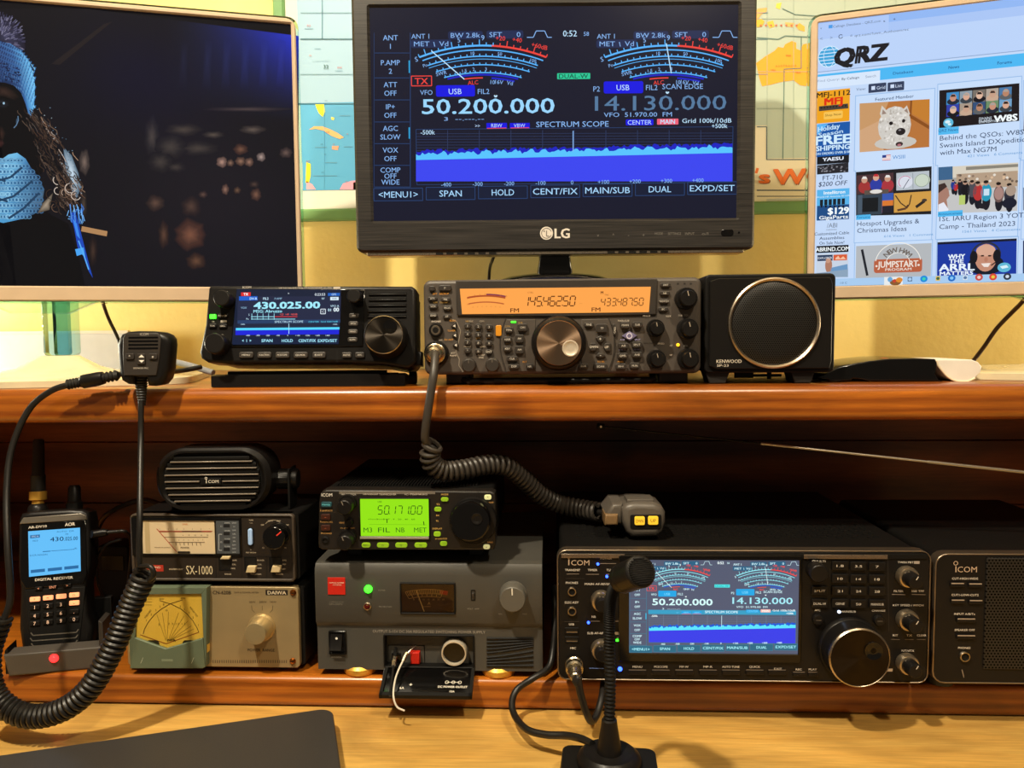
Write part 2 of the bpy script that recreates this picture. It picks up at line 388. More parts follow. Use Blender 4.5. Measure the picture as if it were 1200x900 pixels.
class Dev:
    """a thing with a flat front: face frame x right, y into the thing, z up; origin at the bottom centre of the front"""
    def __init__(s, name, label, cat, cx, py, Y, zbase, yaw=0, tilt=0, group=None):
        P = atY(cx, py, Y); s.root = thing(name, label, cat, (P.x, P.y, zbase), math.radians(yaw), group)
        s.h0 = P.z-zbase
        s.R = Matrix.Translation((P.x, P.y, zbase)) @ Matrix.Rotation(math.radians(yaw), 4, 'Z')
        s.L = Matrix.Translation((0, 0, s.h0)) @ Matrix.Rotation(math.radians(-tilt), 4, 'X')
        s.Wi = (s.R @ s.L).inverted(); s.o = s.Wi @ CAM; s.c = (0, 0, 1); s.k = Y/FPX
    def p(s, px, py, y=0):
        d = s.Wi.to_3x3() @ ray(px, py); t = (y-s.o.y)/d.y; q = s.o+d*t; return (q.x, q.z)
    def q(s, cx, cy, y=0): return s.p(s.c[0]+cx*s.c[2], s.c[1]+cy*s.c[2], y)
    def u(s, n): return n*s.c[2]*s.k
    def mb(s): return MB(s.L)
    def part(s, name, m, parent=None, **k): return m.build(name, parent or s.root, **k)
    def t(s, m, st, cx, cy, cap, col='#cfc8bd', y=-.0002, w=None, al='c', **k):
        x, z = s.q(cx, cy, y); return m.text(st, x, z, s.u(cap), y, col, al=al, w_=s.u(w) if w else None, **k)
    def r(s, m, x0, y0, x1, y1, col, y=-.0001, mt=None, rad=0):
        a = s.q(x0, y0, y); b = s.q(x1, y1, y); return m.rect(a[0], b[0], b[1], a[1], y, col, mt, s.u(rad))
    def l(s, m, x0, y0, x1, y1, w, col, y=-.0002, mt=None): return m.line(s.q(x0, y0, y), s.q(x1, y1, y), s.u(w), y, col, mt)
    def btn(s, cx, cy, w, h, m=None, d=.002, rad=None, txt=None, col='#cfc8bd', cap=None, name='button', parent=None, y=0, tw=None, cm=None):
        b = s.mb(); x, z = s.q(cx, cy, y); hw, hh = s.u(w)/2, s.u(h)/2; r = s.u(rad) if rad is not None else min(hw, hh)*.5
        b.prism(rrect(x-hw, x+hw, z-hh, z+hh, r, 3), y-d, y, m or GREYC, min(.0006, hh*.4, d*.6), seg=2)
        if txt: b.text(txt, x, z, s.u(cap or h*.42), y-d-.0001, col, w_=s.u(tw) if tw else None)
        return s.part(name, b, parent)
    def knob(s, cx, cy, r, ln, m=None, n=48, knurl=.02, name='knob', cap=None, front=True, mark=None, skirt=1.0, ring=None, y=0, bev=.0012, base=None):
        """r in crop px at the measured plane (front or base)"""
        b = s.mb(); yf = y-ln; x, z = s.q(cx, cy, yf if front else y); R = s.u(r)
        prof = [(R*skirt, y), (R*skirt, y-ln*.12), (R, y-ln*.14), (R, yf+bev), (R-bev*.4, yf+bev*.35), (R-bev, yf)]
        if base: b.lathe(x, z, [(s.u(base), y+.0002), (s.u(base), y-.0012)], GLOSS)
        b.lathe(x, z, prof, m or BLK, n, knurl)
        if cap: b.lathe(x, z, [(R-bev*1.05, yf+.0002), (R-bev*1.05, yf-.00015)], cap, n)
        if ring: b.lathe(x, z, [(R-bev, yf+.0001), (R-bev*.6, yf-.0003), (R-bev*1.6, yf-.0003), (R-bev*1.8, yf)], ring, n)
        if mark is not None:
            a, c = mark; b.line((x+R*.35*math.cos(a), z+R*.35*math.sin(a)), (x+R*.9*math.cos(a), z+R*.9*math.sin(a)), R*.09, yf-.0003, c)
        return s.part(name, b)
def lathe_up(m, x, y, prof, mt, n=28): return m.lathe(x, y, prof, mt, n, axis='z')

# ================================================================ the setting
def slab(name, x0, x1, y0, y1, z0, z1, m):
    b = MB(); b.box(x0, x1, y0, y1, z0, z1, m); return struct(b.build(name))
slab('wall_back', -2.2, 2.2, Y_WALL, Y_WALL+.08, 0, 2.42, WALLM)
slab('floor', -2.2, 2.2, -2.2, Y_WALL, -.05, 0, mat('floor_tile', '#8a6a48', .5))
slab('ceiling', -2.2, 2.2, -2.2, Y_WALL, 2.42, 2.48, mat('ceiling_paint', '#efe6cf', .9))

# ================================================================ desk and shelf unit
dk = thing('desk', 'light oak desk top under the dark orange shelf unit', 'desk', (0, .7, 0))
def wpart(name, parent, m, x0, x1, y0, y1, z0, z1, bev=.002):
    o = Vector(parent.location); b = MB(Matrix.Translation(-o)); b.box(x0, x1, y0, y1, z0, z1, m, bev); return b.build(name, parent)
wpart('desk_top', dk, W_DESK, -.95, .95, .28, Y_WALL-.004, Z_DESK-.035, Z_DESK)
for x in (-.9, .84):
    for y in (.33, 1.06): wpart('leg', dk, W_DESK, x, x+.06, y, y+.06, 0, Z_DESK-.035)
wpart('apron', dk, W_DESK, -.84, .84, .36, .38, Z_DESK-.12, Z_DESK-.035)
sh = thing('shelf_unit', 'varnished orange pine two-board shelf unit standing on the desk', 'shelf', (0, .93, Z_DESK))
def board(name, z0, z1, r):
    b = MB(Matrix.Translation(-Vector(sh.location)))
    # profile in y,z rounded at the front, extruded along x
    pr = []
    for cz, a0 in ((z0+r, -PI/2), (z1-r, PI)):
        for i in range(7):
            a = (a0-PI/2*i/6) if cz == z0+r else (a0-PI/2*i/6)
            pr.append((Y_EDGE+r+r*math.cos(a), cz+r*math.sin(a)))
    pr += [(Y_WALL-.002, z1), (Y_WALL-.002, z0)]
    n = len(pr); vs = [(x, y, z) for x in (-.86, .86) for y, z in pr]
    fs = [(i, (i+1) % n, n+(i+1) % n, n+i) for i in range(n)]+[tuple(range(n)), tuple(range(n, 2*n))]
    b.add(vs, fs, W_EDGE); return b.build(name, sh)
board('lower_board', Z_DESK+.0005, Z_LOW-.0004, .006); board('upper_board', Z_UPB, Z_UP-.0004, .009)
for i, (z0, z1) in enumerate(((Z_LOW, .871), (.872, .963), (.964, Z_UPB))): wpart('back_plank', sh, W_BACK, -.86, .86, 1.112, 1.128, z0, z1, .001)
for x in (-.86, .838): wpart('side_panel', sh, W_BACK, x, x+.022, .75, 1.111, Z_LOW, Z_UPB)

# ---------------------------------------------------------------- framed world map on the wall
mp = Dev('world_map', 'large green framed world map hanging on the yellow wall behind the monitors', 'map', 830, 250, Y_WALL-.0125, Z_DESK)
zb = mp.p(830, 251)[1]; xl = mp.p(322, 120)[0]; xr = mp.p(1330, 120)[0]; zt = zb+.62
b = mp.mb(); fw = .017
b.frame(rrect(xl, xr, zb, zt), rrect(xl+fw, xr-fw, zb+fw, zt-fw), 0, .012, GREENF, .003); mp.part('map_frame', b)
b = mp.mb(); b.rect(xl+fw*.8, xr-fw*.8, zb+fw*.8, zt-fw*.8, .006, '#d8d8cc')
y = .0056
def mrect(x0, y0, x1, y1, c, yy=y): a = mp.p(x0, y0, yy); d = mp.p(x1, y1, yy); b.rect(a[0], d[0], d[1], a[1], yy, c)
def mpoly(pts, c, yy=.0050): b.poly([mp.p(*q, yy) for q in pts], yy, c)
def mline(pts, c, w=.9, yy=.0046): b.pline([mp.p(*q, yy) for q in pts], w*mp.k, yy, c)
mrect(342, -220, 430, 122, '#94b8d0'); mrect(352, 121, 430, 222, '#4aa2d0', .0054)
mrect(430, -220, 900, 215, '#a9cfd6'); mrect(880, -220, 1310, 190, '#b6c4b4', .0054); mrect(430, 190, 860, 220, '#a9cfd6', .0054)
for yy in (15, 46, 87): mline([(352, yy), (900, yy)], '#6f98a6', .7)
mline([(342, 121.5), (430, 121.5)], '#2d6d86', 1.2); mline([(352, 45.5), (430, 45.5)], '#4c7f92', 1)
mline([(377.5, -200), (377.5, 46)], '#4c7f92', 1); mline([(380, 121), (380, 222)], '#4c9cc0', .5)
mpoly([(369, 121), (380, 121.5), (381, 131), (378, 137), (374, 133), (371, 127)], '#f2e410')
mpoly([(362, 152), (368, 148), (378, 148), (388, 152), (396, 156), (403, 161), (398, 163), (388, 159), (379, 153), (370, 151)], '#f0b070')
mpoly([(388, 137), (392, 138), (391, 141), (388, 140)], '#e8e060'); mpoly([(389, 171), (397, 171), (396, 176), (389, 175)], '#e89a78')
mpoly([(359, 190), (364, 192), (364, 206), (362, 214), (358, 214)], '#f4d818'); mpoly([(359, 212), (366, 216), (370, 222), (359, 222)], '#f0a0b0')
mpoly([(398, 222), (402, 215), (412, 212), (420, 211), (420, 222)], '#f09ab0'); mpoly([(414, 214), (422, 212), (422, 222), (414, 222)], '#f4e020')
for (x, yy, s, c, h) in ((382, 78, '32', '#1e5c50', 4.5), (362, 30, 'FO', '#c05048', 2.4), (364, 65, 'KL', '#c07868', 2), (398, 79, 'KH6', '#c05048', 2), (376, 71, 'OCEANO PACIFICO', '#8fb4be', 1.6),
                         (377, 169, 'HR', '#28688a', 1.6), (381, 181, 'TI', '#28688a', 1.8), (378, 202, 'HK', '#28688a', 1.6), (407, 157, 'HI', '#a05030', 1.6), (384, 155, 'CO', '#a04030', 2), (361, 189, 'KP4', '#a04030', 1.8), (406, 213, 'YV', '#a04030', 1.8), (382, 118, 'W4', '#4a7a90', 1.4), (391, 169, 'VP', '#a04030', 1.6)):
    X, Z = mp.p(x, yy, .0042); b.text(s, X, Z, h*mp.k, .0042, c, bold=.01 if h > 3 else 0)
for (x, yy, w_) in ((362, 33.5, 10), (397, 83, 9), (376, 172.5, 14), (388, 190.5, 14), (381, 206, 28), (404, 135.5, 12), (408, 172, 10), (372, 57, 7)): mline([(x-w_/2, yy), (x+w_/2, yy)], '#5a8fa6', .5)
# right part: the southern continent, its borders and the orange title
mpoly([(886, 74), (897, 66), (907, 60), (912, 55), (918, 56), (920, 52), (928, 48), (933, 50), (933, 57), (938, 59), (941, 52), (950, 50), (960, 64), (975, 78), (975, 95), (965, 103), (948, 101), (938, 100), (930, 94), (915, 96), (904, 99), (893, 101), (890, 92)], '#f2a51e')
mpoly([(885, 28), (892, 17), (898, 14), (899, 9), (888, 10), (884, 16)], '#f0b060', .0049); mpoly([(886, 24), (892, 22), (896, 25), (893, 31), (887, 32)], '#f2b830', .0048)
mpoly([(898, 26), (906, 24), (908, 31), (902, 33)], '#f0c040'); mpoly([(932, 30), (937, 27), (943, 31), (943, 37), (936, 35)], '#f0b040'); mpoly([(910, 4), (916, 3), (914, 11), (909, 9)], '#f4d850')
mpoly([(920, 26), (931, 27), (930, 32), (921, 31)], '#e8b868')
for i in range(8): mpoly([(890+i*6, 29), (893+i*6, 28.5), (892+i*6, 31.5)], '#d06a50', .0044)
mline([(887, 44), (912, 46), (920, 42), (960, 44)], '#5d7d78', 1); mline([(939, 43), (939, 80), (919, 81), (917.5, 186)], '#5d7d78', 1); mline([(917, 10), (932, 17), (960, 19)], '#5d7d78', .8)
for yy in (22, 84, 127): mline([(887, yy), (1300, yy)], '#9db0a4', .5)
for x in (899, 930, 990, 1050): mline([(x, -200), (x, 186)], '#9db0a4', .5)
mrect(840, 148, 898, 250, '#ece2c4', .0050); mrect(840, 187, 1310, 226, '#ece2c4', .0049)
mline([(887, 148.5), (898.5, 148.5), (898.5, 187), (1300, 187)], '#5d6f78', 1.2)
mline([(887, 223), (1310, 223)], '#4f5a66', 1.4); mline([(887, 230), (1310, 230)], '#6a6a62', 1)
for st, x, h in (('s', 890, 14), ('WORLD', 907, 17)):
    for dx, c, yy in ((.9, '#8a4a30', .0042), (0, '#e8701c', .0038)): X, Z = mp.p(x+dx, 207+dx, yy); b.text(st, X, Z, h*mp.k, yy, c, bold=.04, al='l', w_=(11 if st == 's' else 125)*mp.k)
mline([(888, 197), (886, 203)], '#e8701c', 3)
X, Z = mp.p(924, 65, .0040); b.text('PK8', X, Z, 2.2*mp.k, .0040, '#c06020'); X, Z = mp.p(921, 77, .0040); b.text('A U S T R A L I A', X, Z, 2.2*mp.k, .0040, '#a05a18'); X, Z = mp.p(906, 82, .0040); b.text('VK6', X, Z, 2.2*mp.k, .0040, '#c05020'); X, Z = mp.p(935, 85, .0040); b.text('VK4', X, Z, 2.2*mp.k, .0040, '#c05020')
mp.part('map_sheet', b)

# ================================================================ the radio scope picture shown on two screens
def scope(b, P, U, y, th, m):
    """P(u,v) -> x,z and U length from the picture's own pixel grid (1200 x 744); th = colours"""
    C = th
    def rc(x0, y0, x1, y1, c, dy=0, rad=0):
        a = P(x0, y0); d = P(x1, y1); b.rect(a[0], d[0], d[1], a[1], y-dy, c, m, U(rad))
    def bx(x0, y0, x1, y1, c, w_=1.6, dy=.00012):
        a = P(x0, y0); d = P(x1, y1); b.box2(a[0], d[0], d[1], a[1], U(w_), y-dy, c, m)
    def tx(s, x, v, cap, c, dy=.00020, w_=None, al='c', bold=.0, **k):
        X, Z = P(x, v); bold += C.get('bold', 0); b.text(s, X, Z, U(cap), y-dy, c, m, al, U(w_) if w_ else None, bold, **k)
    def ln(pts, c, w_=1.6, dy=.00016): b.pline([P(*q) for q in pts], U(w_), y-dy, c, m)
    rc(60, 12, 1140, 640, C['bg'])
    # left column of settings
    for yy, ls in ((118, ('ANT', '1')), (188, ('P.AMP', '2')), (250, ('ATT', 'OFF')), (312, ('IP+', 'OFF')), (373, ('AGC', 'SLOW')), (434, ('VOX', 'OFF')), (495, ('COMP', 'OFF', 'WIDE'))):
        for i, s in enumerate(ls): tx(s, 138, yy+(i-(len(ls)-1)/2)*(24 if len(ls) < 3 else 17), 14, C['tx'], bold=.008)
        ln([(94, yy+31), (192, yy+31)], C['line'], 1.8)
    ln([(194, 92), (194, 527)], C['line'], 2); ln([(92, 92), (92, 527)], C['line'], 1.2)
    rc(189, 170, 195, 205, C['cy2'], .0001); rc(189, 358, 195, 390, C['cy2'], .0001)
    for k, (ox, w0) in enumerate(((0, 1), (522, 1))):
        tx('ANT 1', 222+ox, 102, 13, C['tx'], bold=.006)
        for x0, x1, v, s in ((300, 398, 99, 'BW 2.8k'), (408, 512, 97, 'SFT      0'), (195, 310, 123, 'MET    Vd')):
            rc(x0+ox, v-11, x1+ox, v+11, C['box'], .0001, 6); tx(s, (x0+x1)/2+ox, v, 13, C['tx'], w_=(x1-x0)*.82, bold=.004)
        ln([(522+ox, 105), (540+ox, 105), (548+ox, 87), (572+ox, 87), (580+ox, 105), (592+ox, 105)], C['tx'], 2.2)
        # round scales of the meter
        cx, cy = 398+ox, 628
        def arc(rad, a0, a1, c, w_, n=22):
            ln([(cx+rad*math.sin(a0+(a1-a0)*i/n)*1.0, cy-rad*math.cos(a0+(a1-a0)*i/n)) for i in range(n+1)], c, w_)
        A = .365
        arc(500, -A, .05, C['cy'], 5); arc(500, .05, A, C['red'], 5); arc(488, -A+.01, A-.01, C['cy'], 3.4)
        arc(470, -.335, .335, C['cy'], 3.4); arc(462, -.335, .335, C['cy'], 1.6)
        arc(446, -.30, .30, C['cy'], 3); arc(424, -.26, .26, C['cy'], 3); arc(418, -.24, .24, C['bl'], 5); arc(409, -.13, .0, C['red'], 3.2); arc(409, .06, .22, C['bl'], 5)
        for rad, n, a, ll, c in ((500, 19, A, 9, 'cy'), (470, 17, .32, 7, 'cy'), (446, 15, .29, 6, 'cy'), (424, 15, .25, 6, 'cy')):
            for i in range(n+1):
                t = -a+2*a*i/n; l2 = ll*(1.9 if i % 4 == 1 and rad == 500 else 1); cc = C['red'] if rad == 500 and t > .06 else C[c]
                ln([(cx+rad*math.sin(t), cy-rad*math.cos(t)), (cx+(rad+l2)*math.sin(t), cy-(rad+l2)*math.cos(t))], cc, 2.6)
        for s, a, rad, c, h in (('S', -.385, 498, 'tx', 13), ('1', -.265, 522, 'tx', 13), ('5', -.13, 520, 'tx', 13), ('9', .0, 522, 'tx', 14), ('+20', .095, 523, 'red', 12), ('+40', .185, 525, 'red', 12), ('+60dB', .31, 523, 'red', 12),
                             ('Po', -.35, 473, 'tx', 9), ('10', -.06, 479, 'tx', 9), ('50', .10, 479, 'tx', 9), ('100', .30, 479, 'tx', 9), ('SWR', -.27, 438, 'tx', 10), ('1.5', -.12, 432, 'tx', 9), ('2', -.06, 434, 'tx', 9), ('3', .02, 434, 'tx', 9), ('ALC', -.07, 397, 'red', 11), ('10', .07, 398, 'tx', 11), ('16V', .115, 400, 'tx', 11), ('Vd', .19, 402, 'tx', 11)):
            tx(s, cx+rad*math.sin(a), cy-rad*math.cos(a), h, C[c], rot=-a*.8, bold=.006)
        t = -.29 if not k else -.012
        ln([(cx+506*math.sin(t), cy-506*math.cos(t)), (cx-52+(52 if k else 0)+(8 if k else 0), 223 if not k else 206)], C['wh'], 2.8, .0003)
    tx('0:52', 643, 94, 16, C['wh'], bold=.01); tx('58', 689, 95, 11, C['tx'])
    rc(607, 206, 700, 222, C['grn'], .0001, 2); tx('DUAL-W', 653, 214, 12, C['dk'], bold=.01, w_=80)
    bx(197, 214, 254, 241, C['red'], 2.4); tx('TX', 225, 228, 17, C['red'], bold=.012, w_=36)
    tx('VFO', 239, 260, 13, C['tx']); rc(266, 240, 376, 271, C['blb'], .0001, 5); tx('USB', 320, 257, 15, C['usb'], bold=.006); tx('FIL2', 400, 257, 14, C['tx'])
    tx('P2', 718, 250, 14, C['tx']); rc(738, 229, 849, 262, C['blb'], .0001, 5); tx('USB', 792, 246, 15, C['usb'], bold=.006); tx('FIL2', 873, 246, 14, C['tx']); tx('SCAN EDGE', 960, 243, 14, C['tx'], w_=112)
    ln([(430, 268), (434, 273), (438, 268)], C['wh'], 4); ln([(913, 258), (917, 263), (921, 258)], C['wh'], 4)
    tx('50.200.000', 413, 298, 40, C['big'], w_=364, bold=.016); tx('14.130.000', 898, 289, 40, C['big2'], w_=362, bold=.008)
    tx('3  --.---.--', 345, 334, 10, C['tx'], w_=110); tx('VFO  51.970.00  FM', 834, 322, 12, C['tx'], w_=188)
    # spectrum scope
    if C.get('bar'): rc(205, 340, 1102, 362, C['bar'], .00005)
    tx('>>', 383, 354, 9, C['usb']); rc(408, 346, 466, 361, C['blb'], .0001); tx('RBW', 437, 353, 10, C['usb']); rc(474, 346, 530, 361, C['blb'], .0001); tx('VBW', 501, 353, 10, C['usb'])
    ln([(410, 361), (464, 360)], C['red'], 2); ln([(476, 360), (528, 359)], C['red'], 2)
    tx('SPECTRUM SCOPE', 650, 349, 15, C['tx'], w_=200, bold=.008)
    rc(800, 336, 878, 352, C['blb'], .0001, 3); tx('CENTER', 839, 344, 12, C['usb'], w_=66); rc(888, 334, 948, 350, C['pink'], .0001, 2); tx('MAIN', 918, 342, 12, C['wh'], bold=.012); tx('Grid 100k/10dB', 1028, 339, 12, C['wh'], w_=136, bold=.006)
    tx('-500k', 243, 372, 12, C['wh'], bold=.008); tx('+500k', 1064, 354, 12, C['wh'], bold=.008)
    bx(210, 364, 1100, 512, C['line'], 1.6)
    for i in range(1, 8): ln([(210, 368+i*8), (1100, 366+i*8)], C['grid'], 1.2, .00008)
    for i in range(1, 10): ln([(210+89*i, 366), (210+89*i, 430)], C['grid'], 1.6, .00009)
    rng = random.Random(5); pts = []; pt2 = []
    for i in range(150):
        u = 210+890*i/149; s = -20*i/149
        pts.append((u, 432+s+rng.uniform(-4, 5)+3*math.sin(i*.9))); pt2.append((u, 424+s+rng.uniform(-5, 5)))
    def fill(top, bot, c, dy):
        vs = []; n = len(top)
        for (u, v), w_ in zip(top, bot):
            a = P(u, v); d = P(u, w_); vs += [(a[0], y-dy, a[1]), (d[0], y-dy, d[1])]
        b.add(vs, [(2*i, 2*i+1, 2*i+3, 2*i+2) for i in range(n-1)], m, c)
    fill(pt2, [450-20*i/149 for i in range(150)], C['bl'], .00010)
    fill(pts, [450-20*i/149 for i in range(150)], C['cy3'], .00014)
    fill([(210+890*i/149, 450-20*i/149) for i in range(150)], [510]*150, C['fill'], .00016)
    ln([(652, 368), (652, 426)], C['tx'], 2.6)
    for i, s in enumerate(('-400', '-300', '-200', '-100', '0', '+100', '+200', '+300', '+400')): tx(s, 295+i*88.5, 519-i*1.5, 11, C['tx'], bold=.006)
    for i, s in enumerate(('<MENU1>', 'SPAN', 'HOLD', 'CENT/FIX', 'MAIN/SUB', 'DUAL', 'EXPD/SET')):
        x = 160+147.2*i; v = 547-3*i; rc(x-69, v-17, x+69, v+17, C['btn'], .00006, 3); bx(x-69, v-17, x+69, v+17, C['line'], 2)
        tx(s, x, v, 17, C['btx'], w_=min(126, 15.5*len(s)), bold=.006)
TH_BIG = dict(bg='#15172a', tx='#86b4f0', line='#26406e', cy='#58b4ff', cy2='#2aa0d8', cy3='#58c4ff', red='#f0443c', bl='#1c22c0', box='#1e2a50', grn='#28c896', dk='#0c3030',
              blb='#1414e0', usb='#bcd8ff', wh='#bfe4ff', big='#9ad6ff', big2='#54789e', pink='#f0607a', fill='#3c46f0', grid='#2c3a60', btn='#141c34', btx='#a8d8ff')
TH_SMALL = dict(bg='#565c72', tx='#d4f8ff', line='#3c86a0', cy='#9af4ff', cy2='#30d0ff', cy3='#5ce6ff', red='#ff4a3c', bl='#1a5cd8', box='#2e6486', grn='#50e8e8', dk='#2ab0b8',
                blb='#22a8e8', usb='#74d8ff', wh='#f0ffff', big='#d8ffff', big2='#a8ecf8', pink='#ffc0b8', bold=.012, fill='#3a40ea', grid='#7a869c', btn='#2c6a84', btx='#a4f4ff', bar='#38a0c8')

# ================================================================ middle monitor on top of the orange lit transceiver
TS_TOPZ = atY(660, 326.5, .757).z
lg = Dev('monitor', 'black brushed middle monitor showing blue scope screen, between two beige monitors', 'monitor', 652, 294, .955, TS_TOPZ+.0003, yaw=2.7)
lg.c = (400, 0, .41667)
x0 = lg.p(414.5, 150)[0]; x1 = lg.p(886, 150)[0]; zt = lg.p(650, -22)[1]
b = lg.mb(); sx0, sz0 = lg.q(90, 621); sx1, sz1 = lg.q(1119, 10)
b.frame(rrect(x0, x1, 0, zt, .008), rrect(sx0, sx1, sz0, sz1, .0008), 0, .03, BRUSH, .003); lg.part('bezel', b)
b = lg.mb(); b.prism(rrect(x0+.002, x1-.002, .002, zt-.002, .008), .006, .05, BLK2, 0, .012); b.prism(rrect(x0+.05, x1-.05, .04, zt-.04, .03), .05, .062, BLK2, 0, .006)
for i in range(9): b.rect(x0+.10+i*.0085, x0+.1065+i*.0085, -.0002, .0001, .02, '#555', INK)
lg.part('back_cover', b)
b = lg.mb(); b.prism(rrect(x0+.012, x1-.012, -.004, .003, .002), .004, .03, SILV, .001)
for k, (xa, n) in enumerate(((115, 6), (745, 6))):
    for i in range(n): xx = lg.q(265+i*30 if k == 0 else 750+i*30, 720)[0]; b.box(xx, xx+.009, .0035, .006, -.0030, -.0004, BLK2)
lg.part('bottom_trim', b)
b = lg.mb(); b.pm = LCD; b.rect(sx0-.001, sx1+.001, sz0-.001, sz1+.001, .0035, '#14162a')
scope(b, lambda u, v: lg.q(u, v, .003), lg.u, .0032, TH_BIG, LCD)
lg.part('screen', b)
b = lg.mb(); X, Z = lg.q(577, 656); R_ = lg.u(18)
b.poly(circ(X, Z, R_, 32), -.0002, '#d8cfc4'); b.ring(X, Z, R_*.76, R_*.12, -.0004, '#7c746c', a0=.35, a1=5.9)
b.line((X, Z+R_*.4), (X, Z-R_*.45), R_*.16, -.0004, '#7c746c'); b.line((X, Z-R_*.45), (X+R_*.4, Z-R_*.45), R_*.16, -.0004, '#7c746c'); b.poly(circ(X-R_*.35, Z+R_*.3, R_*.13, 10), -.0004, '#7c746c')
lg.t(b, 'LG', 621, 656, 26, '#d8cfc4', bold=.03); lg.part('logo', b); b = lg.mb()
for s, x in (('v', 722), ('^', 765), ('-', 808), ('+', 850)): lg.t(b, s, x, 661, 9, '#6e6862')
for s, x, w_ in (('MODE', 893, 22), ('SETTINGS', 937, 36), ('INPUT', 980, 26), ('o/l', 1023, 18)): lg.t(b, s, x, 657, 7, '#6e6862', w=w_)
lg.part('touch_key_print', b)
b = lg.mb(); a = lg.q(1068, 664); d = lg.q(1103, 645); b.prism(rrect(a[0], d[0], a[1], d[1], .003), -.0006, .001, GLOSS, .0003); x, z = lg.q(1118, 654); b.lathe(x, z, [(.0012, .001), (.0012, -.0006)], GLOSS, 12); lg.part('sensor_window', b)
b = lg.mb(); nx0 = lg.p(629, 310, .03)[0]; nx1 = lg.p(671, 310, .03)[0]; hb = lg.h0
prof = []
b.prism([(nx0+.004, .03), (nx0+.003, -.008), (nx0, -hb+.019), (nx1, -hb+.019), (nx1-.003, -.008), (nx1-.004, .03)], .02, .05, GLOSS, .004); lg.part('stand_neck', b)
b = lg.mb(); cx = (nx0+nx1)/2; b.lathe(cx, .04, [(.082, -hb), (.082, -hb+.006), (.078, -hb+.012), (.06, -hb+.018), (.035, -hb+.0215), (.03, -hb+.022)], GLOSS, 64, axis='z', ex=1.0)
lg.part('stand_base', b)

# ================================================================ left beige monitor
def slanted(name, label, cx, py, Y, yaw, xr):
    d = Dev(name, label, 'monitor', cx, py, Y, Z_UP, yaw=yaw); return d
lm = slanted('monitor', 'left beige monitor with night scene picture of woman in knitted hat', 358, 355, .90, 16.5, 0)
ex = 0; z0 = 0; z1 = lm.p(352, 20)[1]; W = -.57
o = rrect(W, ex, z0, z1, .012); ix0, iz0 = W+.018, lm.p(300, 336.5)[1]; ix1, iz1 = lm.p(349, 336)[0], lm.p(340, 28)[1]
iz1 = lm.p(343, 27.5)[1]
b = lm.mb(); b.frame(rrect(W+.003, ex-.003, z0+.002, z1-.002, .011), rrect(ix0, ix1, iz0, iz1, .0005), 0, .02, BEIGE, .0015); lm.part('bezel', b)
b = lm.mb(); b.frame(o, rrect(W+.003, ex-.003, z0+.002, z1-.002, .011), .001, .022, ACRYL, .0008); lm.part('clear_rim', b)
b = lm.mb(); b.prism(rrect(W+.006, ex-.006, z0+.006, z1-.006, .012), .019, .055, CREAM, 0, .015); lm.part('back_cover', b)
b = lm.mb(); c = lm.p(45, 355)[0]
b.prism([(c-.056, .002), (c-.03, lm.p(45, 367)[1]), (c+.026, lm.p(45, 367)[1]), (c+.056, .002)], .003, .02, ACRYL, .001); lm.part('clear_chin', b)
b = lm.mb(); hb = lm.h0
p0 = lm.p(50, 400, .03); p1 = lm.p(88, 400, .03); mcx = (p0[0]+p1[0])/2
b.prism(rrect(p0[0], p1[0], -hb+.030, .03, .004), .03, .05, ACRYL, .002); lm.part('clear_column', b)
b = lm.mb(); b.prism(rrect(p0[0]+.010, p1[0]-.008, -hb+.030, .03, .003), .034, .046, pane('pale_blue_core', '#b8dce8', 1.4)); lm.part('column_core', b)
# the base: a broad low cone-like foot rising to the column
b = lm.mb(); be = lm.p(224, 448, -.05)[0]; hw = be-mcx
prof = [(1, 0), (1, .0065), (.97, .0075), (.7, .0085), (.42, .011), (.27, .017), (.17, .026), (.13, .030)]
vs = []; fs = []; n = 56
for r, h in prof:
    for i in range(n):
        a = 2*PI*i/n; ca, sa = math.cos(a), math.sin(a); e = .28 if r > .5 else .6
        sx = math.copysign(abs(ca)**e, ca)*hw*r; sy = math.copysign(abs(sa)**e, sa)*.105*r
        vs.append((mcx+sx, .03+sy, -hb+h))
for k in range(len(prof)-1):
    for i in range(n): j = (i+1) % n; fs.append((k*n+i, k*n+j, k*n+n+j, k*n+n+i))
fs += [tuple(range(n)), tuple(range((len(prof)-1)*n, len(prof)*n))]
b.add(vs, fs, CREAM); lm.part('stand_base', b)
# the picture on it
b = lm.mb(); b.pm = LCD; y = .003
b.rect(ix0-.001, ix1+.001, iz0-.001, iz1+.001, y+.0006, '#0d0c10')
lm.c = (0, 0, 1)
def LP(pts, c, dy): b.poly([lm.p(*q, y-dy) for q in pts], y-dy, c)
def blob(cx, cy, rx, ry, c, dy, n=14, j=.12, rot=0, rg=random.Random(3)):
    LP([(cx+(math.cos(2*PI*i/n)*rx*math.cos(rot)-math.sin(2*PI*i/n)*ry*math.sin(rot))*(1+rg.uniform(-j, j)), cy+(math.cos(2*PI*i/n)*rx*math.sin(rot)+math.sin(2*PI*i/n)*ry*math.cos(rot))*(1+rg.uniform(-j, j))) for i in range(n)], c, dy)
def lerpc(a, c, t): A, B = [int(a[i:i+2], 16) for i in (1, 3, 5)], [int(c[i:i+2], 16) for i in (1, 3, 5)]; return '#%02x%02x%02x' % tuple(round(p+(q-p)*t) for p, q in zip(A, B))
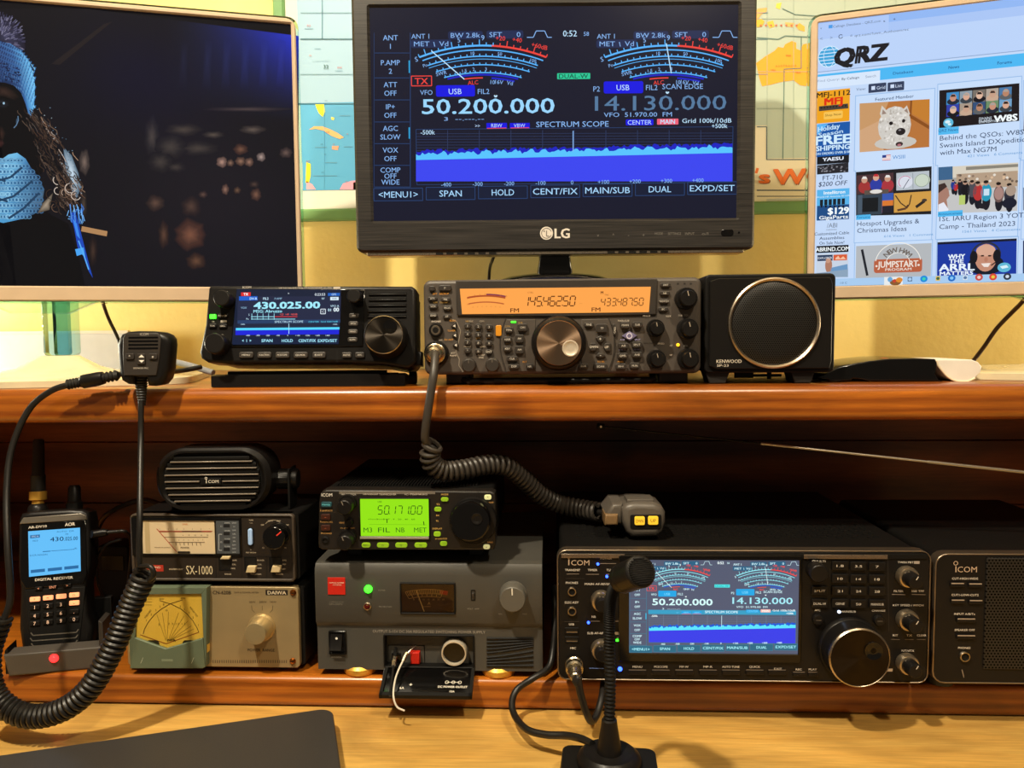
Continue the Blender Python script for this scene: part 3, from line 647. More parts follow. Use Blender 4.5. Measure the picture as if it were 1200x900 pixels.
# night street: a fine grid of soft dark tones, bluer towards the upper right where the tent is
G = 44; H_ = 30
def tone(u, v):
    r, g, b_ = 17, 16, 22
    k = max(0, min(1, (u-190)/150)); q = max(0, 1-max(0, v-34)/105)
    r += 22*k*q; g += 36*k*q; b_ += 175*(k**1.5)*q**1.2
    r += 9*math.exp(-((u-250)/110)**2-((v-230)/90)**2); g += 7*math.exp(-((u-250)/110)**2-((v-230)/90)**2); b_ += 8*math.exp(-((u-250)/110)**2-((v-230)/90)**2)
    b_ += 14*math.exp(-((u-170)/90)**2-((v-100)/60)**2)
    return '#%02x%02x%02x' % tuple(int(max(0, min(255, t))) for t in (r, g, b_))
for i in range(G):
    for j in range(H_):
        u0, u1 = 352*i/G-2, 352*(i+1)/G-2; t0 = lambda u: 6+max(0, (u-100))*.1285 if u > 100 else 6
        va, vb = t0(u0)+4, t0(u1)+4
        cr = [(u0, va+(340-va)*j/H_, j), (u1, vb+(340-vb)*j/H_, j), (u1, vb+(340-vb)*(j+1)/H_, j+1), (u0, va+(340-va)*(j+1)/H_, j+1)]
        b.quadc([lm.p(u, v, y) for u, v, _ in cr], y, [tone(u, 34+306*q/H_) for u, v, q in cr])
for cx, cy, rx, ry, c in ((290, 128, 48, 3, '#3a3034'), (178, 160, 8, 22, '#343032'), (215, 152, 20, 7, '#37312e'), (200, 172, 18, 14, '#302c2c'), (232, 174, 22, 8, '#322d2c'), (188, 190, 14, 12, '#2e2a2a'), (250, 158, 12, 4, '#453d38'), (296, 152, 14, 5, '#514640'), (206, 196, 12, 6, '#2b2728'),
                          (260, 190, 6, 6, '#b08878'), (270, 191, 4, 4, '#80604f'), (282, 189, 6, 5, '#8a6450'), (292, 190, 5, 5, '#906a58'), (306, 184, 5, 5, '#b09890'), (282, 175, 8, 6, '#6a4434'), (335, 179, 7, 6, '#5c4844'), (264, 222, 4, 6, '#8a6454'), (278, 223, 4, 4, '#604434'), (300, 228, 6, 7, '#6e4a3a'), (238, 228, 5, 4, '#503a34'), (298, 216, 6, 4, '#3c2c28'),
                          (182, 238, 10, 9, '#4e382e'), (224, 242, 11, 11, '#402c26'), (223, 275, 17, 17, '#6e4230'), (228, 276, 9, 9, '#8a5a40'), (192, 275, 6, 15, '#4a3024'), (230, 306, 11, 9, '#553626'), (99, 190, 6, 14, '#6d5d55'), (98, 240, 4, 16, '#3a3028'), (109, 294, 5, 18, '#30201a')):
    pts = [(cx+rx*1.15*math.cos(2*PI*i/18)*(1+.12*math.sin(i*2.3+cx)), cy+ry*1.15*math.sin(2*PI*i/18)*(1+.12*math.sin(i*1.7+cy))) for i in range(18)]
    md = [(cx+(p[0]-cx)*.62, cy+(p[1]-cy)*.62) for p in pts]; LG0 = .0001+(cx % 7)*2e-6
    b.glow([lm.p(*q, y-LG0) for q in pts], lm.p(cx, cy, y-LG0), y-LG0, c, [tone(*q) for q in pts])
    b.glow([lm.p(*q, y-LG0-.00003) for q in md], lm.p(cx, cy, y-LG0), y-LG0-.00003, lerpc(c, '#c8a890', .12), [lerpc(tone(*q), c, .45) for q in md])
for x in (212, 240, 262, 284, 306, 326):
    t_ = lerpc(tone(x, 60), '#5868c8', .10); pts = [(x, 46), (x+9, 48), (x+8, 80), (x+7, 106), (x-3, 104), (x-2, 78)]
    b.glow([lm.p(*q, y-.00008) for q in pts], lm.p(x+3, 70, y-.00008), y-.00008, t_, [tone(*q) for q in pts])
LP([(96, 265), (126, 271), (125, 277), (95, 271)], '#b08458', .0002); LP([(60, 75), (122, 28), (132, 25), (70, 76)], '#221c1e', .00008)
# the woman: hat, face in the dark, hair, scarf and coat edge
NV, NF = len(b.v), len(b.f)
rg = random.Random(11)
def strand(pts, w_, c, dy): b.pline([lm.p(*q, y-dy) for q in pts], w_*lm.k, y-dy, c)
def gl(pts, ctr, cc, ec, dy): b.glow([lm.p(*q, y-dy) for q in pts], lm.p(*ctr, y-dy), y-dy, cc, ec)
gl([(-4, 16), (4, 18), (14, 24), (22, 33), (28, 44), (30, 56), (26, 62), (12, 56), (-4, 50)], (6, 42), '#3a3a52', '#1c1a2a', .0002)
for i in range(170):
    a = rg.uniform(-.5, 1.7); r = rg.uniform(8, 31); u, v = -2+r*math.cos(a)*.95, 48-r*math.sin(a)
    strand([(u, v), (u+4*math.cos(a), v-4*math.sin(a))], .8, rg.choice(['#4a4864', '#5c5a78', '#33314a', '#77748e']), .00026)
hat = [(-4, 48), (12, 51), (24, 59), (33, 70), (38, 84), (41, 100), (40, 122), (38, 136), (34, 136), (30, 122), (25, 109), (16, 100), (6, 97), (-4, 96)]
b.glow([lm.p(*q, y-.0003) for q in hat], lm.p(22, 84, y-.0003), y-.0003, '#34609a', ['#3a5a90', '#4478b4', '#5aa4dc', '#6cbcf0', '#74c8f8', '#78ccfc', '#68b8f0', '#5aa4dc', '#3c70ac', '#34609a', '#2a487a', '#20345c', '#1c2c50', '#1c2c50'])
for i in range(17):
    for j in range(15):
        u = -2+i*2.6+(j % 2)*1.3; v = 50+j*5.6+u*.42+max(0, u-24)*.9; t = max(0, min(1, u/38))
        if u < 40-max(0, 66-v)*.9 and v < 96+max(0, u-8)*.95:
            c1 = lerpc('#30487c', '#8cd4fc', t*t*.8+.15*rg.random()); c0 = lerpc('#18264a', '#3c7cbc', t)
            strand([(u, v-2), (u+1.2, v+1.4)], 1.0, c1, .00034); strand([(u+2.3, v-2), (u+1.2, v+1.4)], .8, c0, .00035)
for i in range(46): u, v = rg.uniform(0, 24), rg.uniform(72, 92); blob(u, v+u*.35, 1.5, .9, rg.choice(['#141c38', '#1c2848', '#22305a']), .00037, 5, .3, .5)
LP([(-4, 96), (6, 97), (16, 100), (25, 109), (30, 122), (34, 136), (46, 168), (50, 200), (40, 215), (-4, 190)], '#09090c', .0004)
gl([(-4, 100), (8, 101), (18, 107), (23, 114), (18, 118), (6, 114), (-4, 113)], (4, 107), '#3a2822', '#0d0b0c', .00044)
gl([(-4, 117), (3, 116), (9, 119), (12, 124), (6, 127), (-4, 126)], (2, 121), '#24262e', '#0a0a0c', .00046); blob(4.5, 121, 1.3, 1.6, '#9cc0d8', .0005, 8); blob(1.5, 122, 2.4, 1.8, '#0c0c10', .00049, 8)
strand([(-2, 114), (4, 113.5), (10, 116)], 1.1, '#0a0708', .0005)
strand([(21, 136), (21.5, 141), (19, 147), (16, 150)], .9, '#5c7c9c', .0005); strand([(20, 139), (19.5, 144)], 1.4, '#34485c', .00049)
gl([(-4, 146), (3, 148), (7, 156), (4, 166), (-4, 168)], (1, 157), '#3a2620', '#0a0a0c', .0005); gl([(-4, 162), (3, 163), (6, 168), (2, 173), (-4, 173)], (0, 168), '#4c2c2a', '#0a0a0c', .00052)
scarf = [(-4, 191), (10, 181), (20, 179), (30, 186), (36, 196), (44, 206), (52, 222), (49, 240), (40, 251), (24, 257), (10, 260), (-4, 263)]
b.glow([lm.p(*q, y-.0005) for q in scarf], lm.p(14, 222, y-.0005), y-.0005, '#4a8cbc', ['#5a9ccc', '#78c0e8', '#70bce8', '#4c8cc0', '#2c507c', '#243c5c', '#3c5c78', '#50687c', '#305070', '#3c78ac', '#50a0d4', '#4c94c8'])
for i in range(14):
    for j in range(11):
        u = -3+i*4.1+(j % 2)*2; v = 188+j*6.6; 
        if v > 183+max(0, u-22)*1.05 and v < 259-max(0, u)*.14 and u < 49:
            t = max(0, 1-abs(u-8)/44); X, Z = lm.p(u, v, y-.00056); b.ring(X, Z, 2.2*lm.k, .8*lm.k, y-.00056, lerpc('#34608c', '#a0dcf8', t*rg.uniform(.5, 1)), n=10); blob(u, v, 1.1, 1.1, lerpc('#1c3450', '#2c5c8c', t), .00055, 6)
for pts in (((-4, 212), (12, 208), (26, 196)), ((-4, 236), (16, 230), (38, 212)), ((10, 256), (28, 244), (46, 226))): strand([(pts[0]), (pts[1]), (pts[2])], 2.2, '#20405f', .00058)
LP([(-4, 263), (10, 260), (24, 257), (40, 251), (50, 243), (60, 252), (80, 262), (92, 300), (100, 338), (-4, 338)], '#07070a', .00054)
gl([(74, 172), (84, 182), (92, 203), (95, 220), (90, 232), (84, 224), (77, 200)], (84, 202), '#c8dcec', '#4c6478', .00060)
def hair_c(t): return (37+52*t-14*max(0, t-.72)*3, 130+114*t)
for i in range(330):
    t = rg.uniform(-.02, .94); cx, cy = hair_c(t); sp = 4+19*math.sin(PI*min(1, max(0, t)*.8+.1)); u = cx+rg.gauss(0, .42)*sp; v = cy+rg.gauss(0, .3)*sp*.5
    L_ = rg.uniform(5, 15); k1, k2 = rg.uniform(-2.4, 2.4), rg.uniform(-2.4, 2.4); sx = .46+.3*rg.random(); d = (u-cx)/max(1, sp)
    tone_ = rg.random()**1.3*(.55+.45*max(0, d+.4)); c = lerpc('#0e0b0c', rg.choice(['#8a6a54', '#a88870', '#6c4c3a', '#c4b0a4', '#5a4234']), min(1, tone_))
    strand([(u, v), (u+sx*L_*.3+k1, v+L_*.3), (u+sx*L_*.65+k2, v+L_*.65), (u+sx*L_+k1*.4, v+L_)], rg.uniform(.5, 1.1), c, .0006+i*3e-7)
for i in range(40): t = rg.random(); cx, cy = hair_c(t); blob(cx+rg.uniform(4, 24), cy+rg.uniform(-10, 6), .7, .5, rg.choice(['#7c98b0', '#a8b8c4', '#5c7890']), .00072, 5, .3)
for i in range(26):
    u, v = rg.uniform(60, 92), rg.uniform(205, 245); X, Z = lm.p(u, v, y-.00074); b.ring(X, Z, rg.uniform(2, 6)*lm.k, .7*lm.k, y-.00074, rg.choice(['#b89c88', '#6c5444', '#d8c8bc', '#3a2a20']), a0=rg.uniform(0, 3), a1=rg.uniform(4, 6), n=12)
LP([(82, 250), (88, 248), (92, 262), (98, 285), (105, 312), (109, 326), (104, 318), (96, 296), (91, 290), (87, 268)], '#1c48b8', .0008); LP([(88, 292), (98, 290), (100, 302), (96, 298), (90, 300)], '#48a4f4', .00084); LP([(85, 256), (90, 262), (94, 280), (90, 276)], '#3c88ec', .00084); strand([(92, 282), (98, 298), (104, 316)], 1.2, '#5cb0f8', .00085)
for i in range(30): u = rg.uniform(76, 98); strand([(u, 244+rg.uniform(-6, 14)), (u+2, 249+rg.uniform(-6, 14))], .7, rg.choice(['#78b8f4', '#3c78d0']), .0008)
gl([(62, 226), (58, 246), (44, 250), (50, 238)], (54, 240), '#a89884', '#4c443a', .0007)
# the other half of the figure, outside the photograph's frame
X4 = (lm.L @ Vector((lm.p(-4, 130)[0], 0, 0))).x; V2 = len(b.v)
b.v += [Vector((2*X4-v.x, v.y, v.z)) for v in b.v[NV:V2]]
F2 = len(b.f)
for q in range(NF, F2): b.f.append([i-NV+V2 for i in b.f[q]]); b.m.append(b.m[q]); b.c.append(b.c[q])
lm.part('screen', b)

# ================================================================ right beige monitor
rm = slanted('monitor', 'right beige monitor showing white web page with blue menu bar', 942, 353, .905, -15.5, 0)
z1 = rm.p(946, 18)[1]; W = .57
ix0 = rm.p(956.5, 200)[0]; iz0 = rm.p(1000, 334.5)[1]; iz1 = rm.p(958, 27)[1]; ix1 = W-.018
b = rm.mb(); b.frame(rrect(.003, W-.003, .002, z1-.002, .011), rrect(ix0, ix1, iz0, iz1, .0005), 0, .02, BEIGE, .0015); rm.part('bezel', b)
b = rm.mb(); b.frame(rrect(0, W, 0, z1, .012), rrect(.003, W-.003, .002, z1-.002, .011), .001, .022, ACRYL, .0008); rm.part('clear_rim', b)
b = rm.mb(); b.prism(rrect(.006, W-.006, .006, z1-.006, .012), .019, .055, CREAM, 0, .015); rm.part('back_cover', b)
hb = rm.h0
b = rm.mb(); b.prism(rrect(W/2-.02, W/2+.02, -hb+.02, .03, .004), .03, .05, ACRYL, .002); rm.part('clear_column', b)
b = rm.mb(); b.prism([(W/2-.075, .002), (W/2-.04, -.012), (W/2+.04, -.012), (W/2+.075, .002)], .003, .02, ACRYL, .001); rm.part('clear_chin', b)
b = rm.mb(); bx0 = rm.p(1128, 440, -.05)[0]; mcx = W/2; hw = mcx-bx0; vs = []; fs = []
for r, h in prof:
    for i in range(n):
        a = 2*PI*i/n; ca, sa = math.cos(a), math.sin(a); e = .28 if r > .5 else .6
        vs.append((mcx+math.copysign(abs(ca)**e, ca)*hw*r, .03+math.copysign(abs(sa)**e, sa)*.105*r, -hb+h))
for k in range(len(prof)-1):
    for i in range(n): j = (i+1) % n; fs.append((k*n+i, k*n+j, k*n+n+j, k*n+n+i))
fs += [tuple(range(n)), tuple(range((len(prof)-1)*n, len(prof)*n))]
b.add(vs, fs, CREAM); rm.part('stand_base', b)
b = rm.mb(); b.pm = LCD; y = .0012
b.rect(ix0-.001, ix1+.001, iz0-.001, iz1+.001, y+.0004, '#c4daf9')
# page laid out in the plane of the screen; two reference crops give places
C3 = (860, 0, .28333); C4 = (860, 200, .28333)
def Q(cx, cy, dy=0, c=C3): return rm.p(c[0]+cx*c[2], c[1]+cy*c[2], y-dy)
def ku(n): return n*.28333*rm.k
def RC_(x0, y0, x1, y1, col, dy=.0001, c=C3, rad=0):
    a = Q(x0, y0, dy, c); d = Q(x1, y1, dy, c); b.rect(a[0], d[0], d[1], a[1], y-dy, col, None, ku(rad))
def PQ(pts, col, dy=.0003, c=C3): b.poly([Q(u, v, dy, c) for u, v in pts], y-dy, col)
def TQ(st, cx, cy, cap, col, dy=.0004, c=C3, w_=None, al='c', **k):
    X, Z = Q(cx, cy, dy, c); b.text(st, X, Z, ku(cap), y-dy, col, None, al, ku(w_) if w_ else None, **k)
def EL(cx, cy, rx, ry, col, dy=.0003, c=C3, n=16):
    X, Z = Q(cx, cy, dy, c); b.poly([(X+ku(rx)*math.cos(2*PI*i/n), Z+ku(ry)*math.sin(2*PI*i/n)) for i in range(n)], y-dy, col)
XR = ix1
def strip(ya, yb, col, dy):   # full-width band, heights read at the page's left edge
    za = Q(340, ya, dy)[1]; zb_ = Q(340, yb, dy)[1]; b.rect(ix0, XR, zb_, za, y-dy, col)
strip(93, 140, '#92b8f4', .00008); strip(128, 165, '#aac6f6', .0001); strip(165, 302, '#bcd4fa', .0001); strip(298, 301, '#8ea6cc', .00016); strip(310, 358, '#4cb8f4', .0001)
RC_(348, 98, 640, 126, '#b0caf8', .00012); RC_(392, 104, 408, 116, '#4c9ce8', .0002); TQ('Callsign Database - QRZ.com', 508, 98, 9, '#5c6a86', w_=170); TQ('x', 622, 86, 10, '#3c4660'); TQ('+', 664, 79, 12, '#3c4660'); TQ('v', 361, 116, 9, '#3c4660')
TQ('<', 362, 160, 14, '#7a8aa8'); TQ('>', 403, 156, 14, '#7a8aa8'); X, Z = Q(442, 151, .0004); b.ring(X, Z, ku(7), ku(2.4), y-.0004, '#3c4660', a0=.6, a1=6); TQ('=', 486, 147, 12, '#5c6a86'); TQ('qrz.com/?utm_Authoemrec', 610, 134, 9, '#5c6a86', w_=190)
EL(394, 234, 40, 40, '#3ca4dc', n=24)
X, Z = Q(394, 234, .00034)
for i in (-1, -.5, 0, .5, 1): b.ring(X, Z, ku(40), ku(3.2), y-.00036, '#d4ecff', ex=max(.04, abs(i)), n=24) if i >= 0 else None
for v in (-26, -13, 0, 13, 26): hwid = math.sqrt(max(0, 40*40-v*v)); b.line((X-ku(hwid), Z+ku(v)), (X+ku(hwid), Z+ku(v)), ku(3.2), y-.00036, '#d4ecff')
TQ('QRZ', 522, 225, 62, '#1c1c22', w_=184, bold=.06, shear=.12)
TQ('Database', 700, 299, 10, '#1c3c78', w_=70); TQ('News', 910, 277, 11, '#1c3c78', bold=.01); TQ('Forums', 1120, 258, 11, '#1c3c78', bold=.01); TQ('Groups', 1330, 240, 11, '#1c3c78')
RC_(346, 318, 604, 342, '#d8e8fc', .0002); TQ('Find Query:', 392, 331, 9, '#8c9cb8', w_=80); TQ('By Callsign', 482, 323, 9, '#2c3c58', w_=62, bold=.01); TQ('Search', 566, 315, 10, '#7c8ca8')
TQ('View:', 526, 368, 11, '#6c7c98'); RC_(557, 348, 630, 378, '#34405c', .0002, rad=3); TQ('Grid', 608, 362, 12, '#d0e0f8'); RC_(569, 357, 584, 371, '#d0e0f8', .0003); RC_(636, 342, 704, 372, '#34405c', .0002, rad=3); TQ('List', 682, 354, 12, '#d0e0f8'); RC_(648, 350, 663, 363, '#d0e0f8', .0003)
# advert column
RC_(345, 378, 478, 500, '#f0a41c', .0001); TQ('MFJ-1112', 412, 388, 19, '#20180c', w_=122, bold=.025); TQ('MFJ', 412, 418, 26, '#e03010', w_=64, bold=.06); PQ([(352, 440), (472, 428), (474, 448), (352, 460)], '#4a4038'); RC_(372, 464, 450, 488, '#f8c454', .0003, rad=5); TQ('Shop Now', 411, 474, 9, '#5c4410', w_=60)
for i in range(9): EL(362+i*12.5, 446-i*1.1, 4, 4, '#28221e', .0004, n=8)
RC_(344, 514, 478, 640, '#1858a8', .0001); PQ([(344, 514), (390, 512), (344, 560)], '#5cb4f4', .0002); TQ('Holiday', 392, 528, 19, '#c8e8ff', w_=80, bold=.02, rot=.1, shear=.1); TQ('Season', 400, 550, 15, '#c8e8ff', w_=90, bold=.02, rot=.1); TQ('FREE', 410, 577, 34, '#d0ecff', w_=128, bold=.05); TQ('SHIPPING', 410, 610, 19, '#d0ecff', w_=122, bold=.03); TQ('ON ORDERS OVER $100', 410, 632, 9, '#d0ecff', w_=128, bold=.015)
RC_(344, 648, 476, 672, '#16181e', .0001); TQ('YAESU', 410, 657, 13, '#e8f0ff', w_=76, bold=.04); PQ([(344, 684), (474, 672), (474, 712), (344, 722)], '#26262c')
rg = random.Random(4)
for i in range(34): EL(rg.uniform(350, 470), rg.uniform(685, 710), 4, 3, rg.choice(['#6a6a72', '#484850', '#8a8a92', '#101014']), .0004, n=6)
TQ('FT-710', 408, 734, 18, '#303a58', w_=72, bold=.01); TQ('$200 OFF', 408, 759, 18, '#303a58', w_=104, bold=.01, shear=.15)
RC_(344, 786, 476, 904, '#58b4ec', .0001); RC_(344, 852, 476, 906, '#1c4c84', .0002); TQ('Intellitron', 416, 795, 13, '#f4fcff', w_=78, bold=.02); TQ('World HF Antenna 50 kW', 410, 812, 7, '#d8f0ff', w_=124)
for i in range(6): RC_(356+i*18, 826-i, 369+i*18, 850-i, '#15202c', .0003); RC_(359+i*18, 850, 366+i*18, 858, '#0c1218', .0003)
TQ('$129', 432, 871, 25, '#f4fcff', w_=76, bold=.04); TQ('GigaParts', 412, 898, 14, '#f4fcff', w_=106, bold=.02)
TQ('/ABI', 406, 226, 18, '#6a7488', c=C4, w_=38); TQ('industries', 404, 243, 7, '#6a7488', c=C4)
for s, v in (('Customized Cable', 259), ('Assemblies', 278), ('On Sale Now!', 298)): TQ(s, 405, v, 12, '#2c3c5c', c=C4, w_=128 if v < 270 else 92, bold=.006)
RC_(342, 312, 474, 336, '#16181e', .0001, C4); TQ('ABRIND.COM', 408, 324, 16, '#f4fcff', c=C4, w_=124, bold=.02)
RC_(342, 344, 472, 440, '#c8d4e4', .0001, C4); RC_(346, 350, 408, 372, '#243858', .0002, C4); TQ('EXPLORER', 377, 361, 9, '#e8f0fc', c=C4, w_=52); RC_(412, 348, 468, 370, '#d85c34', .0002, C4); PQ([(420, 362), (432, 352), (440, 364), (452, 354), (464, 366), (420, 368)], '#f4c0a0', .0003, C4)
EL(392, 392, 13, 30, '#b07c64', .0003, C4); EL(390, 372, 9, 10, '#c89880', .0004, C4); PQ([(400, 402), (470, 386), (472, 420), (398, 426)], '#6c98c4', .0003, C4); PQ([(342, 424), (472, 408), (472, 440), (342, 440)], '#8ca4bc', .0004, C4)
# cards of the grid
def card(x0, y0, x1, y1, c=C3): RC_(x0-3, y0-3, x1+3, y1+3, '#98bce8', .00010, c); RC_(x0, y0, x1, y1, '#c8defb', .00014, c)
card(505, 398, 822, 684); card(845, 350, 1178, 660); card(1200, 335, 1500, 640); card(505, 700, 816, 990); card(845, 680, 1172, 975); card(1200, 660, 1500, 975); card(502, 300, 816, 440, C4); card(842, 288, 1170, 440, C4); card(1200, 290, 1500, 440, C4)
TQ('Featured Member', 664, 404, 12, '#2c4468', w_=134, bold=.01)
PQ([(520, 428), (810, 410), (808, 608), (520, 630)], '#b8743a', .0002); PQ([(520, 428), (640, 421), (600, 520), (520, 560)], '#c89868', .00024); PQ([(520, 540), (600, 500), (620, 622), (520, 630)], '#d0a47c', .00026); PQ([(726, 470), (809, 520), (808, 535), (726, 486)], '#8a4e1c', .00026); PQ([(730, 415), (738, 415), (734, 480), (726, 480)], '#8a4e1c', .00026); PQ([(738, 414), (809, 410), (809, 512), (736, 470)], '#c47e30', .00025)
rg = random.Random(9)
EL(664, 520, 58, 74, '#cfcbc4', .0003); EL(668, 590, 74, 24, '#c8c4bc', .00028); PQ([(604, 470), (612, 436), (640, 466), (650, 478), (616, 500)], '#d4cec4', .00032); PQ([(690, 462), (716, 436), (728, 470), (718, 490)], '#d4cec4', .00032); PQ([(612, 474), (616, 452), (632, 470)], '#9a8478', .00036); PQ([(704, 458), (716, 448), (722, 470)], '#9a8478', .00036)
for i in range(150): a = rg.uniform(0, 2*PI); r = math.sqrt(rg.random()); u, v = 664+60*r*math.cos(a), 524+80*r*math.sin(a); EL(u, v, rg.uniform(2, 6), rg.uniform(2, 7), rg.choice(['#e2ded8', '#c4beb6', '#d8d4ce', '#b4ada4', '#eae6e0']), .0004, n=7)
EL(690, 544, 17, 14, '#221c1e', .0005); EL(650, 510, 7, 7, '#1c1618', .0005); EL(702, 500, 6, 7, '#1c1618', .0005); EL(684, 596, 13, 9, '#3c2c2c', .0005); EL(684, 600, 7, 5, '#b07078', .0006); EL(686, 538, 5, 3, '#8a8488', .0006)
RC_(614, 642, 648, 662, '#d04040', .0003); RC_(614, 642, 630, 652, '#283c88', .0004); [RC_(614, 645+i*6, 648, 647.5+i*6, '#f0e8e8', .00035) for i in range(3)]; TQ('WSIII', 682, 649, 14, '#3c84c8')
PQ([(850, 374), (1181, 344), (1180, 500), (849, 530)], '#1a1418', .0002)
for i in range(5):
    for j in range(2):
        x = 880+i*54.5; v = 384+j*50-i*5.2; RC_(x, v, x+50, v+46, ['#3c8cc8', '#70a0c8', '#8c9ca8', '#3040a8', '#787068', '#a89888', '#b0a498', '#345078', '#4878a8', '#6c8c68'][(i*2+j*3) % 10], .0003)
        EL(x+26, v+36, 20, 12, ['#202838', '#384048', '#14141c', '#c8a890', '#5c6064'][(i+j*2) % 5], .00034); EL(x+27, v+20, 11, 14, ['#c89078', '#e0b8a0', '#b88468', '#d8a890', '#c8a088'][(i*3+j) % 5], .0004); PQ([(x+16, v+17), (x+20, v+7), (x+34, v+7), (x+38, v+16)], ['#40302a', '#a8a098', '#201818'][(i+j) % 3], .00045)
EL(887, 508, 17, 17, '#5cb8dc', .0003, n=20); EL(884, 504, 9, 6, '#d8f0f8', .0004); EL(892, 514, 6, 4, '#d8f0f8', .0004); TQ('W8S', 1124, 488, 24, '#f4fcff', w_=74, bold=.04); TQ('SWAINS', 1040, 489, 9, '#d8e4f0', w_=42); TQ('ISLAND', 1040, 499, 9, '#d8e4f0', w_=42); TQ('DXPEDITION', 1058, 502, 8, '#d8e4f0', w_=70)
RC_(846, 530, 930, 552, '#50b8f0', .0003); TQ('QRZ News', 886, 538, 10, '#1c4c84', w_=66)
for i, s in enumerate(('Behind the QSOs: W8S', 'Swains Island DXpedition', 'with Max NG7M')): TQ(s, 852, 572+i*30, 18, '#2c3c5c', al='l', w_=(276, 298, 188)[i])
TQ('421 Views   6 Comments', 1078, 638, 10, '#5c98d0', w_=180)
PQ([(505, 712), (818, 688), (816, 886), (505, 893)], '#1c1c20', .0002); PQ([(508, 726), (660, 714), (660, 796), (508, 804)], '#4a3034', .0003)
for x, v, c, c2 in ((540, 752, '#a03434', '#c89880'), (588, 742, '#2c3ca0', '#d8a890'), (636, 746, '#a8343c', '#c89880')): EL(x, v+22, 22, 24, c, .00034); EL(x, v-8, 11, 13, c2, .0004); PQ([(x-11, v-12), (x-6, v-22), (x+7, v-22), (x+11, v-12)], '#e8e4e0' if x != 588 else '#c02c34', .00045)
EL(588, 792, 22, 8, '#e0dcd8', .00046); RC_(540, 788, 640, 800, '#5c5048', .00044)
PQ([(672, 716), (808, 706), (808, 780), (672, 788)], '#b8c0c8', .0003); EL(708, 752, 28, 24, '#d8dce8', .00034); EL(778, 746, 28, 24, '#c8d4c4', .00034)
X, Z = Q(708, 752, .0004); b.ring(X, Z, ku(22), ku(2), y-.0004, '#c04878', a0=.5, a1=4); X, Z = Q(778, 746, .0004); b.ring(X, Z, ku(24), ku(2), y-.0004, '#889888')
b.line(Q(700, 780, .0004), Q(725, 740, .0004), ku(2.4), y-.0004, '#404858'); b.line(Q(740, 715, .0004), Q(741, 782, .0004), ku(2), y-.0004, '#8a929c')
RC_(508, 806, 612, 886, '#34404c', .0003); RC_(532, 820, 596, 874, '#14181c', .0004); RC_(514, 808, 530, 884, '#485868', .00035); RC_(614, 800, 658, 878, '#3858b0', .0003); RC_(614, 830, 658, 878, '#d87830', .00034); RC_(614, 852, 658, 878, '#20202c', .00038); PQ([(662, 800), (816, 790), (816, 872), (662, 880)], '#d09c48', .0003)
for a in ((666, 806), (672, 874)): pass
b.pline([Q(*t, .0004) for t in ((668, 808), (690, 840), (712, 856), (726, 846), (734, 806))], ku(4), y-.0004, '#3a2c20'); b.pline([Q(*t, .0004) for t in ((676, 870), (712, 862), (722, 848))], ku(8), y-.0004, '#5c3c28'); PQ([(750, 852), (786, 826), (792, 836), (756, 862)], '#2c2420', .0004); EL(788, 828, 9, 6, '#443830', .00045)
PQ([(846, 692), (1176, 672), (1172, 872), (844, 884)], '#a8a49c', .0002, ); PQ([(846, 692), (1176, 672), (1176, 716), (846, 740)], '#d8d0c0', .00024); PQ([(960, 690), (1176, 678), (1176, 690), (960, 704)], '#8a8478', .00026); PQ([(846, 692), (905, 688), (905, 742), (846, 746)], '#3c648c', .00026); PQ([(846, 790), (1172, 770), (1172, 872), (844, 884)], '#c4c4c4', .00028)
PQ([(920, 720), (1174, 706), (1174, 770), (920, 784)], '#b49c84', .00027)
rg = random.Random(21)
for i in range(30): EL(rg.uniform(930, 1170), rg.uniform(722, 760), 5, 5, rg.choice(['#d8b898', '#8a7464', '#e4dcd0', '#6c5c50']), .00029, n=7)
for x, v, s, c in ((908, 770, 30, '#203a8c'), (918, 778, 26, '#c03028'), (936, 772, 34, '#1c1c24'), (958, 790, 48, '#14141a'), (986, 790, 50, '#4c4c54'), (1010, 800, 56, '#b83434'), (1044, 800, 60, '#2498b8'), (1096, 806, 58, '#6c5450'), (1140, 810, 58, '#2c2c38')):
    EL(x, v-4, s*.30, s*.55, c, .0004); EL(x, v+s*.55, s*.22, s*.55, '#181a24', .00038); EL(x-1, v-s*.72, s*.14, s*.17, '#b8907c', .00044); EL(x-1, v-s*.8, s*.14, s*.10, '#201814', .00046)
RC_(1034, 782, 1056, 808, '#c8e0f0', .0005); EL(1096, 800, 15, 24, '#a8847c', .0005); EL(1146, 788, 17, 20, '#a89484', .0005); EL(1140, 840, 24, 20, '#181c2c', .00048); RC_(932, 808, 956, 846, '#b8cc70', .0005); PQ([(1006, 860), (1020, 838), (1046, 850), (1044, 866)], '#1c1c24', .0005)
PQ([(846, 780), (872, 762), (888, 784), (892, 810), (880, 826), (886, 870), (844, 876)], '#a87c6c', .0005); PQ([(846, 764), (872, 756), (882, 772), (858, 790), (846, 800)], '#3c2c28', .0006); PQ([(846, 846), (868, 836), (888, 866), (886, 872), (845, 876)], '#e4e8f4', .0006)
for x0, x1, v, s in ((506, 566, 898, 'Forums'), (844, 946, 883, 'Announcement')): RC_(x0, v-9, x1, v+9, '#50b8f0', .0003); TQ(s, (x0+x1)/2, v, 9, '#1c5c94', w_=(x1-x0)*.8)
for i, s in enumerate(('Hotspot Upgrades &', 'Christmas Ideas')): TQ(s, 510, 220+i*28, 18, '#2c3c5c', c=C4, al='l', w_=(220, 176)[i])
TQ('616 Views   1 Comment', 722, 267, 9, '#5c98d0', c=C4, w_=172)
for i, s in enumerate(('1St. IARU Region 3 YOTA', 'Camp - Thailand 2023')): TQ(s, 850, 200+i*32, 18, '#2c3c5c', c=C4, al='l', w_=(298, 252)[i])
